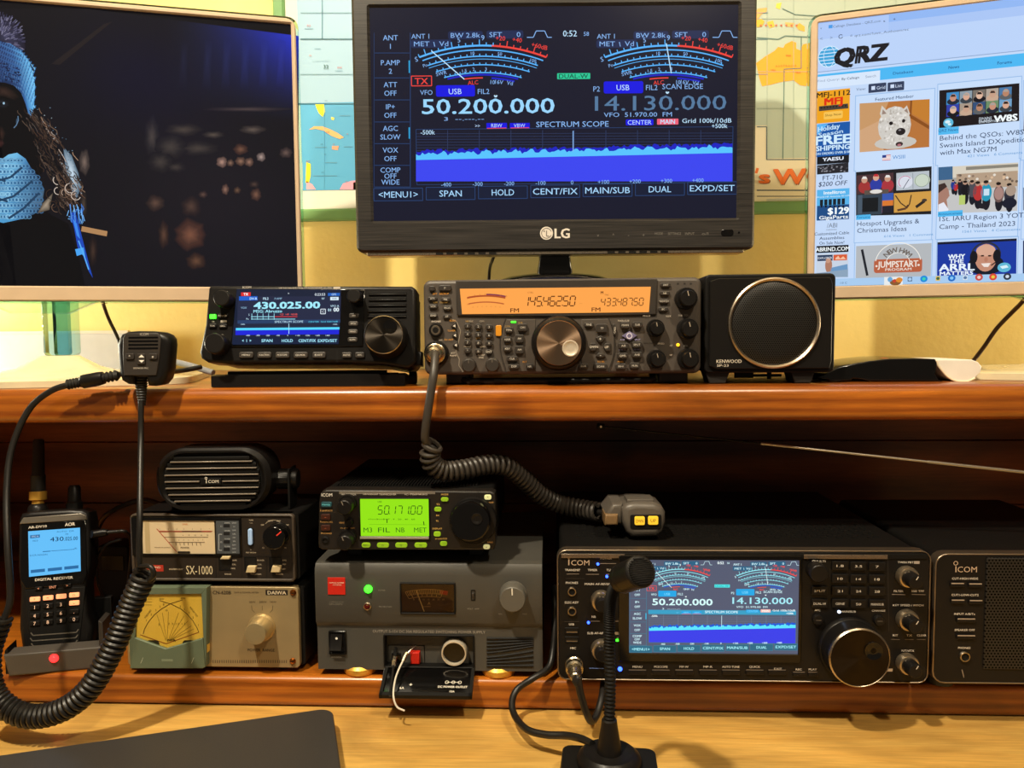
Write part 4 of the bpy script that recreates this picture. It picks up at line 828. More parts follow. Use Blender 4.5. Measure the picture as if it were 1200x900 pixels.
TQ('1561 Views   4 Comments', 1064, 247, 9, '#5c98d0', c=C4, w_=190)
RC_(506, 312, 814, 440, '#b4b8bc', .0002, C4); b.line(Q(530, 326, .0003, C4), Q(552, 434, .0003, C4), ku(9), y-.0003, '#20242c')
for i, ch in enumerate('NEW HAM'):
    a = (i-3)*.26; TQ(ch, 678+66*math.sin(a), 390-62*math.cos(a), 20, '#6a6058', .0004, C4, rot=-a, bold=.015)
X, Z = Q(678, 384, .0004, C4); b.ring(X, Z, ku(80), ku(3), y-.0004, '#f0ece4', a0=.15, a1=PI-.15); b.ring(X, Z, ku(42), ku(2.4), y-.0004, '#f0ece4', a0=.2, a1=PI-.2)
RC_(580, 368, 778, 418, '#b86040', .0003, C4, 10); TQ('JUMPSTART', 678, 386, 24, '#f0e4d8', .0005, C4, w_=142, bold=.02); TQ('PROGRAM', 680, 408, 10, '#f0e4d8', .0005, C4, w_=92, bold=.015)
EL(590, 395, 4, 4, '#f0e4d8', .0005, C4); EL(764, 390, 4, 4, '#f0e4d8', .0005, C4)
PQ([(842, 296), (1170, 280), (1168, 440), (840, 440)], '#1838a0', .0002, C4); PQ([(842, 296), (1170, 280), (1170, 290), (842, 306)], '#14182c', .00025, C4)
for s, x, v, h, w_ in (('WHY', 921, 355, 17, 56), ('THE', 920, 374, 15, 48), ('ARRL', 922, 399, 26, 118), ('MATTERS', 920, 424, 14, 112)): TQ(s, x, v, h, '#e8f4ff', .0004, C4, w_=w_, bold=.04)
EL(1042, 388, 60, 40, '#101828', .00028, C4); EL(1042, 360, 36, 52, '#c48c74', .0003, C4, 24); EL(1042, 330, 32, 22, '#d8a890', .00034, C4); EL(992, 358, 13, 24, '#14141c', .0004, C4); EL(1088, 352, 13, 24, '#14141c', .0004, C4)
X, Z = Q(1042, 350, .00036, C4); b.ring(X, Z, ku(47), ku(7), y-.00036, '#2c3040', a0=.1, a1=PI-.1)
for x in (1028, 1058): EL(x, 352, 6, 3, '#34221c', .0005, C4)
PQ([(1022, 384), (1062, 382), (1052, 398), (1034, 398)], '#f0e4dc', .0005, C4); EL(1043, 368, 6, 9, '#b87c64', .00045, C4); b.line(Q(1086, 376, .0005, C4), Q(1064, 392, .0005, C4), ku(4), y-.0005, '#14141c'); EL(1118, 400, 22, 18, '#60b8d8', .0003, C4, 20); PQ([(1100, 396), (1128, 390), (1136, 400), (1110, 406)], '#d8f0f8', .0004, C4)
PQ([(1196, 290), (1300, 284), (1300, 440), (1196, 440)], '#1c2c58', .0002, C4); PQ([(1196, 0+70), (1300, 60), (1300, 160), (1196, 164)], '#7888a0', .0002, C4); RC_(1204, 352, 1500, 520, '#40342c', .0002)
# task bar
za = Q(600, 442, .0003, C4)[1]; b.rect(ix0, XR, iz0, za, y-.0006, '#a8ccf0'); 
TQ('-10 C', 452, 464, 8, '#3c5c84', .0008, C4, w_=28)
RC_(622, 440, 698, 472, '#e8ecec', .0007, C4); EL(646, 450, 9, 10, '#6ca8d8', .0008, C4); EL(668, 462, 20, 12, '#8a5a30', .0008, C4); EL(684, 452, 12, 10, '#e08a2c', .0009, C4); EL(664, 456, 6, 7, '#c84030', .0009, C4)
for x, c, c2 in ((728, '#5c7088', '#a8ccf0'), (786, '#1c8cdc', '#40d0b0'), (844, '#e8c048', '#40684c'), (901, '#1c6cc8', '#88c8f4'), (957, '#d8e4f0', '#587ca8'), (1014, '#c85048', '#f0d0c8'), (1072, '#d84838', '#e8c840'), (1131, '#303848', '#d0dcec')):
    v = 449-(x-728)*.028; EL(x, v, 13, 13, c, .0007, C4) if x not in (728, 844, 957) else RC_(x-9, v-9, x+9, v+9, c, .0007, C4); EL(x, v, 6, 6, c2, .0008, C4)
rm.part('screen', b)

# ================================================================ transceiver with the orange lit display
ts = Dev('transceiver', 'grey transceiver with wide orange display under the middle monitor', 'radio transceiver', 659.5, 438.5, .757, Z_UP)
ts.c = (480, 300, .29167)
X0 = ts.p(496.5, 380)[0]; X1 = ts.p(822, 380)[0]; ZT = ts.p(660, 326.5)[1]
b = ts.mb(); b.prism(rrect(X0+.006, X1-.006, .004, ZT-.001, .005), .02, .315, CASE, 0, .004)
for i in range(14): b.box(X0+.06+i*.013, X0+.068+i*.013, .05, .15, ZT-.0015, ZT-.0004, BLK2)
ts.part('case', b)
b = ts.mb(); b.prism(rrect(X0, X1, 0, ZT, .007), 0, .024, GREYP, .0035)
# raised sculpted fields of the face
for px0, px1, mt in ((380, 815, GREYP),):
    o = [ts.q(388, 255), ts.q(505, 255), ts.q(505, 462), ts.q(384, 466), ts.q(368, 400), ts.q(366, 330)]
    b.prism(o, -.0012, .001, GREYP, .0006); o = [ts.q(690, 255), ts.q(806, 252), ts.q(822, 300), ts.q(822, 400), ts.q(806, 464), ts.q(690, 462)]; b.prism(o, -.0012, .001, GREYP, .0006)
ts.t(b, 'KENWOOD', 293, 106, 13, '#efe8dc', w=92, bold=.03)
ts.t(b, 'MULTI BAND ALL MODE TRANSCEIVER  TS-2000', 770, 112, 6, '#a89c8c', w=210); ts.t(b, 'CE', 935, 112, 8, '#c8bcac')
for s, x, v, c in (('PHONES', 107, 263, '#e0d4c4'), ('MIC', 125, 338, '#c8bcac'), ('FUNC', 174, 260, '#c88a2c'), ('TUNER', 168, 300, '#c88a2c'), ('RX ANT', 158, 336, '#c88a2c'), ('ATT', 175, 390, '#c8bcac'), ('P.AMP', 176, 400, '#c8bcac'), ('ATT   BACKUP', 125, 152, '#d08a24'), ('CW   SSB/FSK', 125, 186, '#a8843c'), ('REC', 248, 262, '#a89c8c'), ('CH1', 290, 262, '#a89c8c'),
                ('NR', 232, 262, '#b08c4c'), ('BC', 275, 297, '#b08c4c'), ('CLR', 318, 297, '#b08c4c'), ('NB', 232, 297, '#a89c8c'), ('AGC', 232, 330, '#a89c8c'), ('DIM', 275, 330, '#b08c4c'), ('ANT', 318, 330, '#b08c4c'), ('MENU', 232, 364, '#a89c8c'), ('SEND', 292, 364, '#a89c8c'), ('M.GRP', 288, 398, '#c8bcac'), ('FINE', 288, 408, '#c8bcac'), ('CTRL', 395, 283, '#b08c4c'), ('SUB', 445, 268, '#b08c4c'), ('TX', 395, 318, '#b08c4c'), ('KEY', 395, 354, '#b08c4c'), ('ALT', 462, 425, '#d08a24'), ('MAIN/SUB', 860, 260, '#c8bcac'), ('SG SEL', 770, 424, '#d08a24'),
                ('A=B', 855, 336, '#a8a0d0'), ('SPLIT', 916, 336, '#a8a0d0'), ('CW T.', 855, 376, '#a8a0d0'), ('TF-W', 912, 376, '#a8a0d0'), ('M.SEL', 848, 424, '#d08a24'), ('MULTI', 952, 240, '#c8bcac'), ('AF', 1050, 360, '#e0d4c4'), ('RF', 1050, 398, '#e0d4c4'), ('SQL', 1110, 360, '#e0d4c4'), ('SPEED', 1010, 352, '#c8bcac'), ('SUB  SQL', 1100, 238, '#c8bcac'), ('VOX', 1040, 242, '#c8bcac')):
    ts.t(b, s, x, v, 7, c, y=-.0014, bold=.008)
for s, x0, x1, y0, y1 in ((0, 1082, 1082, 105, 115),): pass
for x in (1078, 1105, 1130): ts.r(b, x-4, 108, x+4, 115, '#241f1b')
ts.l(b, 980, 330, 980, 365, 2, '#2a2522'); ts.l(b, 940, 350, 980, 350, 2, '#2a2522')
# curved grooves around the central control field
for s in (-1, 1):
    pts = []
    for i in range(13):
        t = i/12; v = 250+218*t; u = (388-24*math.sin(PI*min(1, t*1.05)) if s < 0 else 800+24*math.sin(PI*min(1, t*1.05))); pts.append(ts.q(u, v))
    b.pline(pts, ts.u(4), -.0015, '#241f1b')
pts = [ts.q(u, v) for u, v in ((183, 98), (190, 235), (215, 240), (640, 238), (960, 230), (992, 228), (996, 95))]; b.pline(pts[1:6], ts.u(3), -.0003, '#2c2723')
pts = [ts.q(u, v) for u, v in ((150, 245), (188, 262), (205, 300), (196, 350), (186, 385), (200, 415), (198, 440), (215, 466))]; b.pline(pts, ts.u(3), -.0003, '#8c8276')
ts.part('front_panel', b)
b = ts.mb(); a = ts.q(186, 97); d = ts.q(994, 92); 
b.prism([ts.q(186, 100), ts.q(994, 92), ts.q(990, 236), ts.q(640, 244), ts.q(192, 240)], -.0022, .001, GREYC, .001); ts.t(b, '', 0, 0, 1); ts.part('display_surround', b)
b = ts.mb(); b.pm = LCD
b.poly([ts.q(203, 132), ts.q(968, 124), ts.q(960, 226), ts.q(212, 234)], -.0026, '#ffa64e')
y = -.0028
for rad, w_, c, a in ((360, 7, '#b05028', .215), (335, 5, '#c06434', .215)):
    cx, cv = 308, 520; b.pline([ts.q(cx+rad*math.sin(-a+2*a*i/16), cv-rad*math.cos(-a+2*a*i/16)+(0), y) for i in range(17)], ts.u(w_), y, c)
b.pline([ts.q(308+366*math.sin(.0+.215*i/8), 520-366*math.cos(.215*i/8), y) for i in range(9)], ts.u(5), y, '#7c3450')
for i, s in enumerate(('1', '3', '5', '7', '9', '20', '40', '60')): ts.t(b, s, 240+i*21, 162-8*math.sin(PI*i/7), 7, '#c06a30', y=y)
for i in range(7): ts.t(b, '25', 255+i*18, 205-2*math.sin(i/2), 5, '#d8843c', y=y)
ts.t(b, 'S', 232, 170, 6, '#c06a30', y=y); ts.t(b, 'PO', 236, 194, 6, '#c06a30', y=y)
x, z = ts.q(455, 202, y); b.seg7('145.462.50', x, z, ts.u(38), y, '#54260a', w_=ts.u(212), th=.11)
x, z = ts.q(768, 200, y); b.seg7('433.487.50', x, z, ts.u(29), y, '#54260a', w_=ts.u(172), th=.11)
ts.t(b, 'FM', 422, 218, 16, '#6c3814', y=y, w=34, bold=.02); ts.t(b, 'FM', 749, 215, 16, '#6c3814', y=y, w=34, bold=.02); ts.t(b, '-- -', 688, 190, 6, '#54260a', y=y); ts.t(b, 'CTRL', 486, 147, 7, '#a85c28', y=y); ts.t(b, 'M', 773, 147, 11, '#54260a', y=y, bold=.02); ts.t(b, 'TNC', 792, 156, 6, '#7c421a', y=y); ts.t(b, '----', 412, 238, 6, '#7c421a', y=y)
ts.part('display', b)
# keys
for i in range(4):
    for j in range(3):
        ts.btn(234+j*43-(i == 3)*0, 281+i*33+j*2, 29, 20, GREYC, .003, 9, '147*2580369E'[j*4+i] if (j, i) != (2, 3) else 'ENT', cap=9, name='key')
for x, v, w_, h, s in ((91, 131, 24, 20, ''), (143, 129, 50, 22, 'O'), (93, 172, 38, 15, 'ATT'), (146, 175, 38, 15, 'PRE'), (96, 203, 36, 17, 'VOX'), (153, 209, 36, 17, 'PROC'), (96, 239, 34, 15, 'SEND'), (151, 243, 34, 15, 'AT')): ts.btn(x, v, w_, h, GREYC, .0025, 6, s or None, cap=7, name='key')
for x, v in ((179, 281), (182, 319), (185, 358)):
    b = ts.mb(); b.prism([ts.q(x-12, v), ts.q(x+8, v-16), ts.q(x+10, v+14)], -.0025, 0, GREYC, .0006); b.poly([ts.q(x-5, v, -.0026), ts.q(x+4, v-6, -.0026), ts.q(x+5, v+6, -.0026)], -.0026, '#e0d8cc'); ts.part('key', b)
ts.btn(358, 300, 24, 44, mat('orange_key', '#d08a20', .4), .002, 6, name='key')
for x, v, w_, h, s in ((400, 297, 34, 22, 'MHz'), (454, 287, 40, 30, 'CH1'), (394, 335, 34, 22, 'NAR'), (442, 332, 36, 32, 'FM'), (394, 372, 34, 22, 'KEY'), (442, 376, 36, 32, 'AM'), (413, 412, 46, 20, 'CLR'), (420, 443, 46, 18, 'DISP'), (483, 443, 32, 20, 'NR'), (720, 276, 38, 18, 'FINE'), (772, 290, 44, 34, 'TF'), (699, 441, 38, 20, 'LCK'), (766, 443, 54, 22, 'SCAN'), (865, 278, 38, 24, 'MAIN'), (914, 276, 40, 22, 'SUB'), (858, 360, 42, 22, 'A/B'), (912, 356, 40, 24, 'SPLIT'), (855, 400, 42, 22, 'QMR'), (912, 396, 42, 22, 'A=B'), (848, 443, 44, 22, 'M>V'), (903, 440, 42, 22, 'M.IN')):
    ts.btn(x, v, w_, h, GREYC, .0035, 7, s, cap=8, name='key', y=-.0008)
for x, v, pts in ((766, 333, ((-20, -4), (0, -14), (20, -4), (8, 14), (-8, 14))), (741, 365, ((-15, -16), (6, -16), (16, 0), (6, 16), (-15, 16))), (792, 366, ((15, -16), (-6, -16), (-16, 0), (-6, 16), (15, 16))), (767, 397, ((-20, 6), (-10, -8), (10, -8), (20, 6), (0, 12)))):
    b = ts.mb(); b.prism([ts.q(x+u, v+w_) for u, w_ in pts], -.004, -.0008, GREYC, .0008); X, Z = ts.q(x, v, -.0042); b.text({766: '+', 741: 'DWN', 792: 'UP', 767: '-'}[x], X, Z, ts.u(9 if x in (741, 792) else 14), -.0042, '#e0d8cc', bold=.01); ts.part('arrow_key', b)
b = ts.mb(); b.prism([ts.q(u, v) for u, v in ((852, 322), (882, 302), (914, 320), (884, 342))], -.003, 0, mat('lilac_key', '#6a6488', .4), .001); X, Z = ts.q(883, 321, -.0032); b.ring(X, Z, ts.u(10), ts.u(4), -.0032, '#c8c4d8'); ts.part('key', b)
b = ts.mb(); b.prism([ts.q(u, v) for u, v in ((812, 274), (824, 272), (832, 296), (828, 320), (818, 318), (820, 296))], -.003, 0, GREYC, .0008); X, Z = ts.q(824, 297, -.0032); b.text('CALL', X, Z, ts.u(8), -.0032, '#e0d8cc', rot=PI/2); ts.part('key', b)
for i, (x, v) in enumerate(((1027, 117), (1024, 150), (1021, 182), (1018, 214))): ts.btn(x, v, 40, 16, GREYC, .0025, 6, ('ANT', 'NB', 'NOTCH', 'BC')[i], cap=7, name='key')
b = ts.mb(); a = ts.q(408, 262); b.prism(rrect(a[0], a[0]+ts.u(20), a[1]-ts.u(6), a[1], .0005), -.0018, 0, LEDG, .0003); ts.part('indicator_light', b)
b = ts.mb(); x, z = ts.q(1078, 357); b.lathe(x, z, [(ts.u(6), 0), (ts.u(6), -.001), (ts.u(3), -.0018)], LEDY, 14); ts.part('indicator_light', b)
for x, v, r in ((237, 440, 28), (332, 438, 28)): ts.knob(x, v, r, .008, GREYC, knurl=.03, name='small_knob', mark=(1.57, '#6c645a'))
for x, v, r, ln in ((1112, 173, 42, .018), (990, 291, 34, .016), (1118, 294, 40, .018), (993, 415, 36, .016), (1120, 414, 40, .018)):
    b = ts.mb(); xb, zb_ = ts.q(x-4, v-1); R = ts.u(r)
    b.lathe(xb, zb_, [(R*1.03, 0), (R*1.0, -ln*.45), (R*.98, -ln*.5)], BLK, 48, .02); b.lathe(xb, zb_, [(R*.76, -ln*.4), (R*.73, -ln+.001), (R*.68, -ln)], BLK, 48, .03)
    b.line((xb, zb_+R*.2), (xb-R*.1, zb_+R*.66), R*.08, -ln-.0002, '#a09484'); ts.part('control_knob', b)
# main dial
b = ts.mb(); x, z = ts.q(600, 350, -.012); R = ts.u(103); ln = .024
b.lathe(x, z, [(R*1.06, .0), (R*1.06, -.004), (R*1.02, -.006), (R, -.0075), (R, -ln+.006), (R*.985, -ln+.003), (R*.93, -ln+.0012), (R*.88, -ln)], BLK, 96, .006); ts.part('dial_ring', b)
x, z = ts.q(600, 350, -ln); R = ts.u(100); b = ts.mb(); DM = mat('spun_metal_dial', '#b89a80', .32, 1, bump=0)
dn = DM.node_tree; bs = dn.nodes['Principled BSDF']; bs.inputs['Anisotropic'].default_value = .85; tg = dn.nodes.new('ShaderNodeTangent'); tg.direction_type = 'RADIAL'; tg.axis = 'Y'; dn.links.new(tg.outputs[0], bs.inputs['Tangent'])
b.T = ts.L @ Matrix.Translation((x, 0, z)); b.lathe(0, 0, [(ts.u(88), -ln+.002), (ts.u(88), -ln-.0012), (ts.u(86), -ln-.002)], DM, 72); dd = ts.part('dial_face', b)
b = ts.mb(); dx, dz = ts.q(646, 371, -ln-.002); b.lathe(dx, dz, [(ts.u(32), -ln-.0021), (ts.u(31), -ln-.003), (ts.u(27), -ln-.0031), (ts.u(24), -ln-.0026), (ts.u(12), -ln-.0024)], mat('dimple_silver', '#cfc3b0', .45, .4, bump=0), 36); ts.part('finger_dimple', b, dd)
# sockets
b = ts.mb(); x, z = ts.q(107, 298); b.lathe(x, z, [(ts.u(28), 0), (ts.u(28), -.003), (ts.u(24), -.0042), (ts.u(18), -.0042)], BLK, 32); b.lathe(x, z, [(ts.u(20), -.004), (ts.u(18), -.0046), (ts.u(12), -.0046), (ts.u(12), -.002)], SILV, 28); b.lathe(x, z, [(ts.u(12), -.0035), (ts.u(11), -.0047)], BLK2, 20); ts.part('phones_jack', b)
b = ts.mb(); x, z = ts.q(109, 391); b.lathe(x, z, [(ts.u(50), 0), (ts.u(50), -.003), (ts.u(44), -.0045), (ts.u(40), -.0045), (ts.u(39), -.003)], BLK, 40); ts.part('microphone_socket', b)
hb = ts.h0
for x, w_ in ((150, 50), (995, 60)):
    b = ts.mb(); a = ts.q(x, 480, .02)[0]; b.box(a, a+ts.u(w_*2.0), .012, .05, -hb, .006, RUB, .003); ts.part('foot', b)
for x in (X0+.03, X1-.06):
    b = ts.mb(); b.box(x, x+.03, .26, .29, -hb, .006, RUB, .003); ts.part('foot', b)
b = ts.mb(); xa = ts.q(220, 505, .015)[0]; xb = ts.q(978, 500, .015)[0]
b.tube([(xa, .03, .001), (xa, .012, -hb+.0042), (xa+.004, .009, -hb+.0035), (xb-.004, .009, -hb+.0035), (xb, .012, -hb+.0042), (xb, .03, .001)], .0032, BLK, 10, raw=True); ts.part('bail_stand', b)
b = ts.mb(); b.prism(rrect(X1-.001, X1+.006, .030, .075, .003), .03, .16, BLK, .002); ts.part('carry_handle', b)
TS_TOP = ts.h0+ZT

# ================================================================ touch screen portable transceiver on its stand
ic = Dev('portable_transceiver', 'small black transceiver with blue touch screen and big right dial, on sloped stand', 'radio transceiver', 361, 432, .745, Z_UP, yaw=2.5, tilt=8)
ic.c = (220, 310, .23333)
b = ic.mb(); o = [ic.q(u, v) for u, v in ((104, 118), (112, 106), (1125, 108), (1144, 122), (1146, 485), (1128, 508), (1100, 520), (985, 500), (780, 492), (230, 496), (100, 492), (66, 470), (58, 440), (88, 300))]
b.prism(o, 0, .03, BLK, .003); b.prism([(x*.96, z*.98+.001) for x, z in o], .03, .078, BLK, 0, .006); ic.part('body', b)
b = ic.mb()
ic.t(b, 'ICOM', 297, 114, 10, '#cfc8bd', bold=.01, w=44); ic.t(b, 'HF/50/144/430 MHz TRANSCEIVER IC-705', 590, 117, 7, '#b8b0a4', w=270); ic.r(b, 732, 112, 766, 122, '#b8b0a4')
ic.t(b, '- BK-P', 186, 137, 8, '#b8b0a4'); ic.t(b, '- AF/SQL', 160, 354, 8, '#b8b0a4'); ic.t(b, 'CE', 128, 287, 8, '#b8b0a4'); ic.r(b, 165, 280, 196, 291, '#a8a094'); ic.t(b, 'MULTI', 872, 131, 8, '#b8b0a4'); ic.t(b, 'DIGITAL', 486, 406, 7, '#d8d0c4')
o2 = [ic.q(u, v) for u, v in ((246, 122), (790, 124), (892, 130), (880, 412), (760, 414), (214, 416))]
b.prism(o2, -.0012, .001, GLOSS, .0008); ic.l(b, 750, 430, 750, 492, 2, '#0c0b0a')
ic.part('front_panel', b)
# display
b = ic.mb(); b.pm = LCD; y = -.0016
b.poly([ic.q(246, 124, y), ic.q(770, 126, y), ic.q(758, 400, y), ic.q(222, 398, y)], y, '#1a2238')
y = -.0018
def T(s, x, v, cap, c, **k): ic.t(b, s, x, v, cap, c, y=-.0021, **k)
b.poly([ic.q(254, 160, y), ic.q(770, 160, y), ic.q(766, 278, y), ic.q(248, 278, y)], y, '#242a44'); ic.r(b, 258, 160, 350, 180, '#1c60d0', -.0019); 
ic.r(b, 268, 140, 316, 158, '#e02c2c', -.0019); T('TX', 292, 149, 13, '#ffffff', bold=.03); T('DV-R', 330, 171, 12, '#c8ecff', bold=.02); T('FIL2', 392, 171, 12, '#c8ecff', bold=.02); T('P.AMP', 455, 171, 10, '#9ac8e8'); T('0:23:53', 664, 150, 13, '#e8f4ff', bold=.01); ic.r(b, 704, 143, 764, 157, '#2060c0', -.0019); T('GPS', 734, 150, 10, '#c8ecff'); T('RF', 680, 171, 10, '#c8ecff'); ic.r(b, 716, 163, 758, 179, '#d8ecf8', -.0019); T('0:00', 737, 171, 9, '#20304c'); T('*', 506, 148, 14, '#e8f4ff')
T('430.025.00', 498, 204, 34, '#a4ecff', w=336, bold=.05); T('MSG: Abruzzo', 402, 234, 15, '#a4ecff', w=146, bold=.02); T('VOX', 282, 217, 10, '#9ac8e8'); T('VFO A', 738, 208, 11, '#c8ecff'); T('01', 712, 228, 14, '#c8ecff', bold=.02); T('00', 746, 226, 20, '#e8f8ff', bold=.03); a = ic.q(668, 248, y); d = ic.q(692, 224, y); b.box2(a[0], d[0], a[1], d[1], ic.u(3), -.0021, '#e8f4ff'); T('C', 680, 236, 12, '#e8f4ff')
for v, c in ((262, '#a4ecff'), (274, '#a4ecff')): ic.l(b, 318, v, 540 if v > 270 else 436, v, 3, c, -.0021)
ic.l(b, 436, 262, 550, 262, 3, '#f04038', -.0021)
for i in range(5): ic.l(b, 322+i*28, 246, 322+i*28, 277, 2.4, '#a4ecff', -.0021)
T('S', 308, 252, 10, '#c8ecff'); T('Po', 300, 273, 9, '#c8ecff'); T('+20  +40  +60dB', 506, 250, 10, '#f06058', w=90)
ic.r(b, 250, 280, 766, 292, '#284068', -.0019); T('SPECTRUM SCOPE', 508, 287, 11, '#c8ecff', w=146); T('CENTER  Grid 500/10dB', 680, 287, 8, '#58d0f0', w=150); T('-500k', 276, 300, 7, '#c8ecff'); T('+500k', 740, 300, 7, '#c8ecff')
for i in range(5): ic.l(b, 252, 298+i*6, 764, 298+i*6, 1, '#3c4868', -.00185)
ic.r(b, 240, 320, 760, 350, '#1c24d8', -.0019); ic.r(b, 242, 319, 762, 326, '#58d8ff', -.0020); ic.l(b, 508, 296, 508, 348, 3, '#b8ecff', -.0021)
for i, s in enumerate(('-400', '-300', '-200', '-100', '0', '+100', '+200', '+300', '+400')): T(s, 302+i*50, 356, 8, '#d8f0ff')
ic.r(b, 226, 364, 758, 398, '#14203c', -.0019)
for s, x, w_ in (('<  1  >', 296, 46), ('SPAN', 398, 56), ('HOLD', 500, 56), ('CENT/FIX', 600, 88), ('EXPD/SET', 702, 98)): T(s, x, 382, 15, '#a4e8ff', w=w_, bold=.02)
ic.part('touch_screen', b)
ic.knob(168, 167, 42, .016, BLK, name='multi_knob', knurl=.02, front=True); ic.knob(133, 395, 52, .016, BLK, name='volume_knob', knurl=.02)
ic.knob(833, 156, 36, .016, BLK, name='twin_knob', knurl=.02); 
ic.btn(128, 262, 30, 22, LEDG, .002, 4, name='lit_key'); ic.btn(179, 259, 52, 22, BLK, .002, 6, 'POWER', cap=9)
ic.btn(128, 309, 40, 22, BLK, .002, 6, 'VOX', cap=8); ic.btn(179, 310, 42, 22, BLK, .002, 6, 'CALL', cap=8)
for x, v, s in ((836, 258, 'V/M'), (833, 298, 'SPCH'), (831, 338, 'MPAD'), (829, 378, 'SCAN')): ic.btn(x, v, 50, 24, GREYC, .002, 8, s, cap=8)
for x, w_, s in ((296, 72, 'MENU'), (387, 72, 'FUNCTION'), (478, 72, 'M.SCOPE'), (569, 72, 'QUICK'), (661, 68, 'EXIT')): ic.btn(x, 455, w_, 30, GREYC, .002, 8, s, cap=9, tw=min(50, 10*len(s)))
for x, s in ((800, 'AUTO'), (866, 'XFC')): ic.btn(x, 455, 48, 28, GREYC, .002, 6, s, cap=9)
b = ic.mb(); 
for i in range(5):
    z0 = 142+i*28; a = ic.q(910-i*1, z0); d = ic.q(1098, z0); b.box(a[0], d[0], -.0006, .0004, a[1]-ic.u(4), a[1]+ic.u(4), BLK2, .0003); b.box(a[0], d[0], -.0016, .0004, a[1]-ic.u(14), a[1]-ic.u(6), BLK, .0006)
ic.part('speaker_slats', b)
b = ic.mb(); x, z = ic.q(984, 353, -.022); R = ic.u(96); b.lathe(x, z, [(R*1.12, .004), (R*1.12, -.006), (R*1.06, -.008), (R*1.03, -.019), (R, -.021), (R*.98, -.022)], BLK, 72, .01); ic.part('main_dial', b)
b = ic.mb(); b.T = ic.L @ Matrix.Translation((x, 0, z)); DM2 = DM.copy(); DM2.name = 'spun_dark_dial'; DM2.node_tree.nodes['Principled BSDF'].inputs['Roughness'].default_value = .3
for n_ in DM2.node_tree.nodes:
    if n_.type == 'MIX': n_.inputs[6].default_value = lin('#47413b'); n_.inputs[7].default_value = lin('#4c463f')
b.lathe(0, 0, [(R*.96, -.0215), (R*.95, -.0226)], DM2, 64); b.lathe(0, 0, [(R*.98, -.0218), (R, -.0230), (R*.965, -.0236), (R*.952, -.0222)], SILV, 64); df = ic.part('dial_face', b)
b = ic.mb(); dx, dz = ic.q(1016, 310, -.0226); b.lathe(dx, dz, [(ic.u(34), -.0225), (ic.u(33), -.0234), (ic.u(28), -.0232), (ic.u(12), -.0229)], GLOSS, 32); ic.part('finger_dimple', b, df)
b = ic.mb(); a = ic.q(1147, 470); b.T = ic.L; b.lathe(a[1], .02, [(.006, a[0]-.003), (.006, a[0]+.004), (.005, a[0]+.005)], BLK, 20, axis='x') if False else b.box(a[0]-.002, a[0]+.004, .012, .03, a[1]-.006, a[1]+.008, BLK, .002); ic.part('side_jack_cover', b)
# its stand
st = Dev('radio_stand', 'low black wedge stand under the small transceiver with blue touch screen', 'stand', 361, 452.5, .750, Z_UP, yaw=2.5)
st.c = ic.c
b = st.mb(); hb = st.h0
xa, xb = st.q(118, 600)[0], st.q(1090, 600)[0]; zt = st.q(600, 548)[1]
zf = ic.h0-st.h0; P = [(-.0, -hb), (0, min(zt, zf-.007)), (.006, min(zt, zf-.0055)), (.06, zf-.0125), (.075, zf-.0145), (.075, -hb)]
vs = [(x, yy, zz) for x in (xa, xb) for yy, zz in P]; n = len(P); b.add(vs, [(i, (i+1) % n, n+(i+1) % n, n+i) for i in range(n)]+[tuple(range(n)), tuple(range(n, 2*n))], BLK)
b.box(xa+.02, xb-.02, .006, .012, zt*.8, ic.h0+.006-st.h0+.006, BLK2, .001) if False else None
st.part('wedge_base', b)
b = st.mb(); b.box(xa+.004, xb-.012, .030, .040, -hb+.004, zf-.0066, BLK2, .001); b.box(xa+.012, xb-.02, .012, .018, -hb+.004, zf-.0030, BLK2, .0006); st.part('dark_gap_riser', b)  # black boxes added to fill the gap under the radio with shade
b = st.mb(); x, z = st.q(1104, 572); b.lathe(.03, z-.001, [(.0065, x-.002), (.0065, x+.0045), (.0055, x+.0055)], BLK, 24, axis='x'); st.part('thumb_screw', b)

# ================================================================ black cube loudspeaker right of it
sp = Dev('loudspeaker', 'black box loudspeaker with round silver ringed grille on the upper board', 'loudspeaker', 902, 437, .752, Z_UP)
sp.c = (800, 300, .33333)
X0 = sp.p(827, 380)[0]; X1 = sp.p(980.5, 380)[0]; ZT = sp.p(905, 320.5)[1]
b = sp.mb(); x, z = sp.q(321, 236); R = sp.u(152)
n = 64; sq = []
for i in range(n):
    a = 2*PI*i/n; ca, sa = math.cos(a), math.sin(a)
    t = min((X1-.004-x)/ca if ca > 1e-6 else ((X0+.004-x)/ca if ca < -1e-6 else 9), (ZT-.004-z)/sa if sa > 1e-6 else ((.004-z)/sa if sa < -1e-6 else 9)); sq.append((x+t*ca, z+t*sa))
b.prism(rrect(X0, X1, 0, ZT, .005), .004, .15, CASE, .0015, .002); b.frame(sq, [(x+R*math.cos(2*PI*i/n), z+R*math.sin(2*PI*i/n)) for i in range(n)], .0005, .006, BLK, .0006)
sp.t(b, 'KENWOOD', 163, 370, 12, '#d8d0c0', w=86, y=.0003, bold=.01); sp.t(b, 'SP-23', 141, 385, 8, '#d8d0c0', w=40, y=.0003, bold=.01)
b.prism(rrect(X0, X1, 0, ZT, .005), .002, .006, BLK, .001) if False else None
sp.part('cabinet', b)
b = sp.mb(); b.lathe(x, z, [(R*.96, .002), (R*.96, -.0012), (R*1.0, -.0026), (R*1.03, -.0018), (R*1.045, .001)], SILV, 72); sp.part('grille_ring', b)
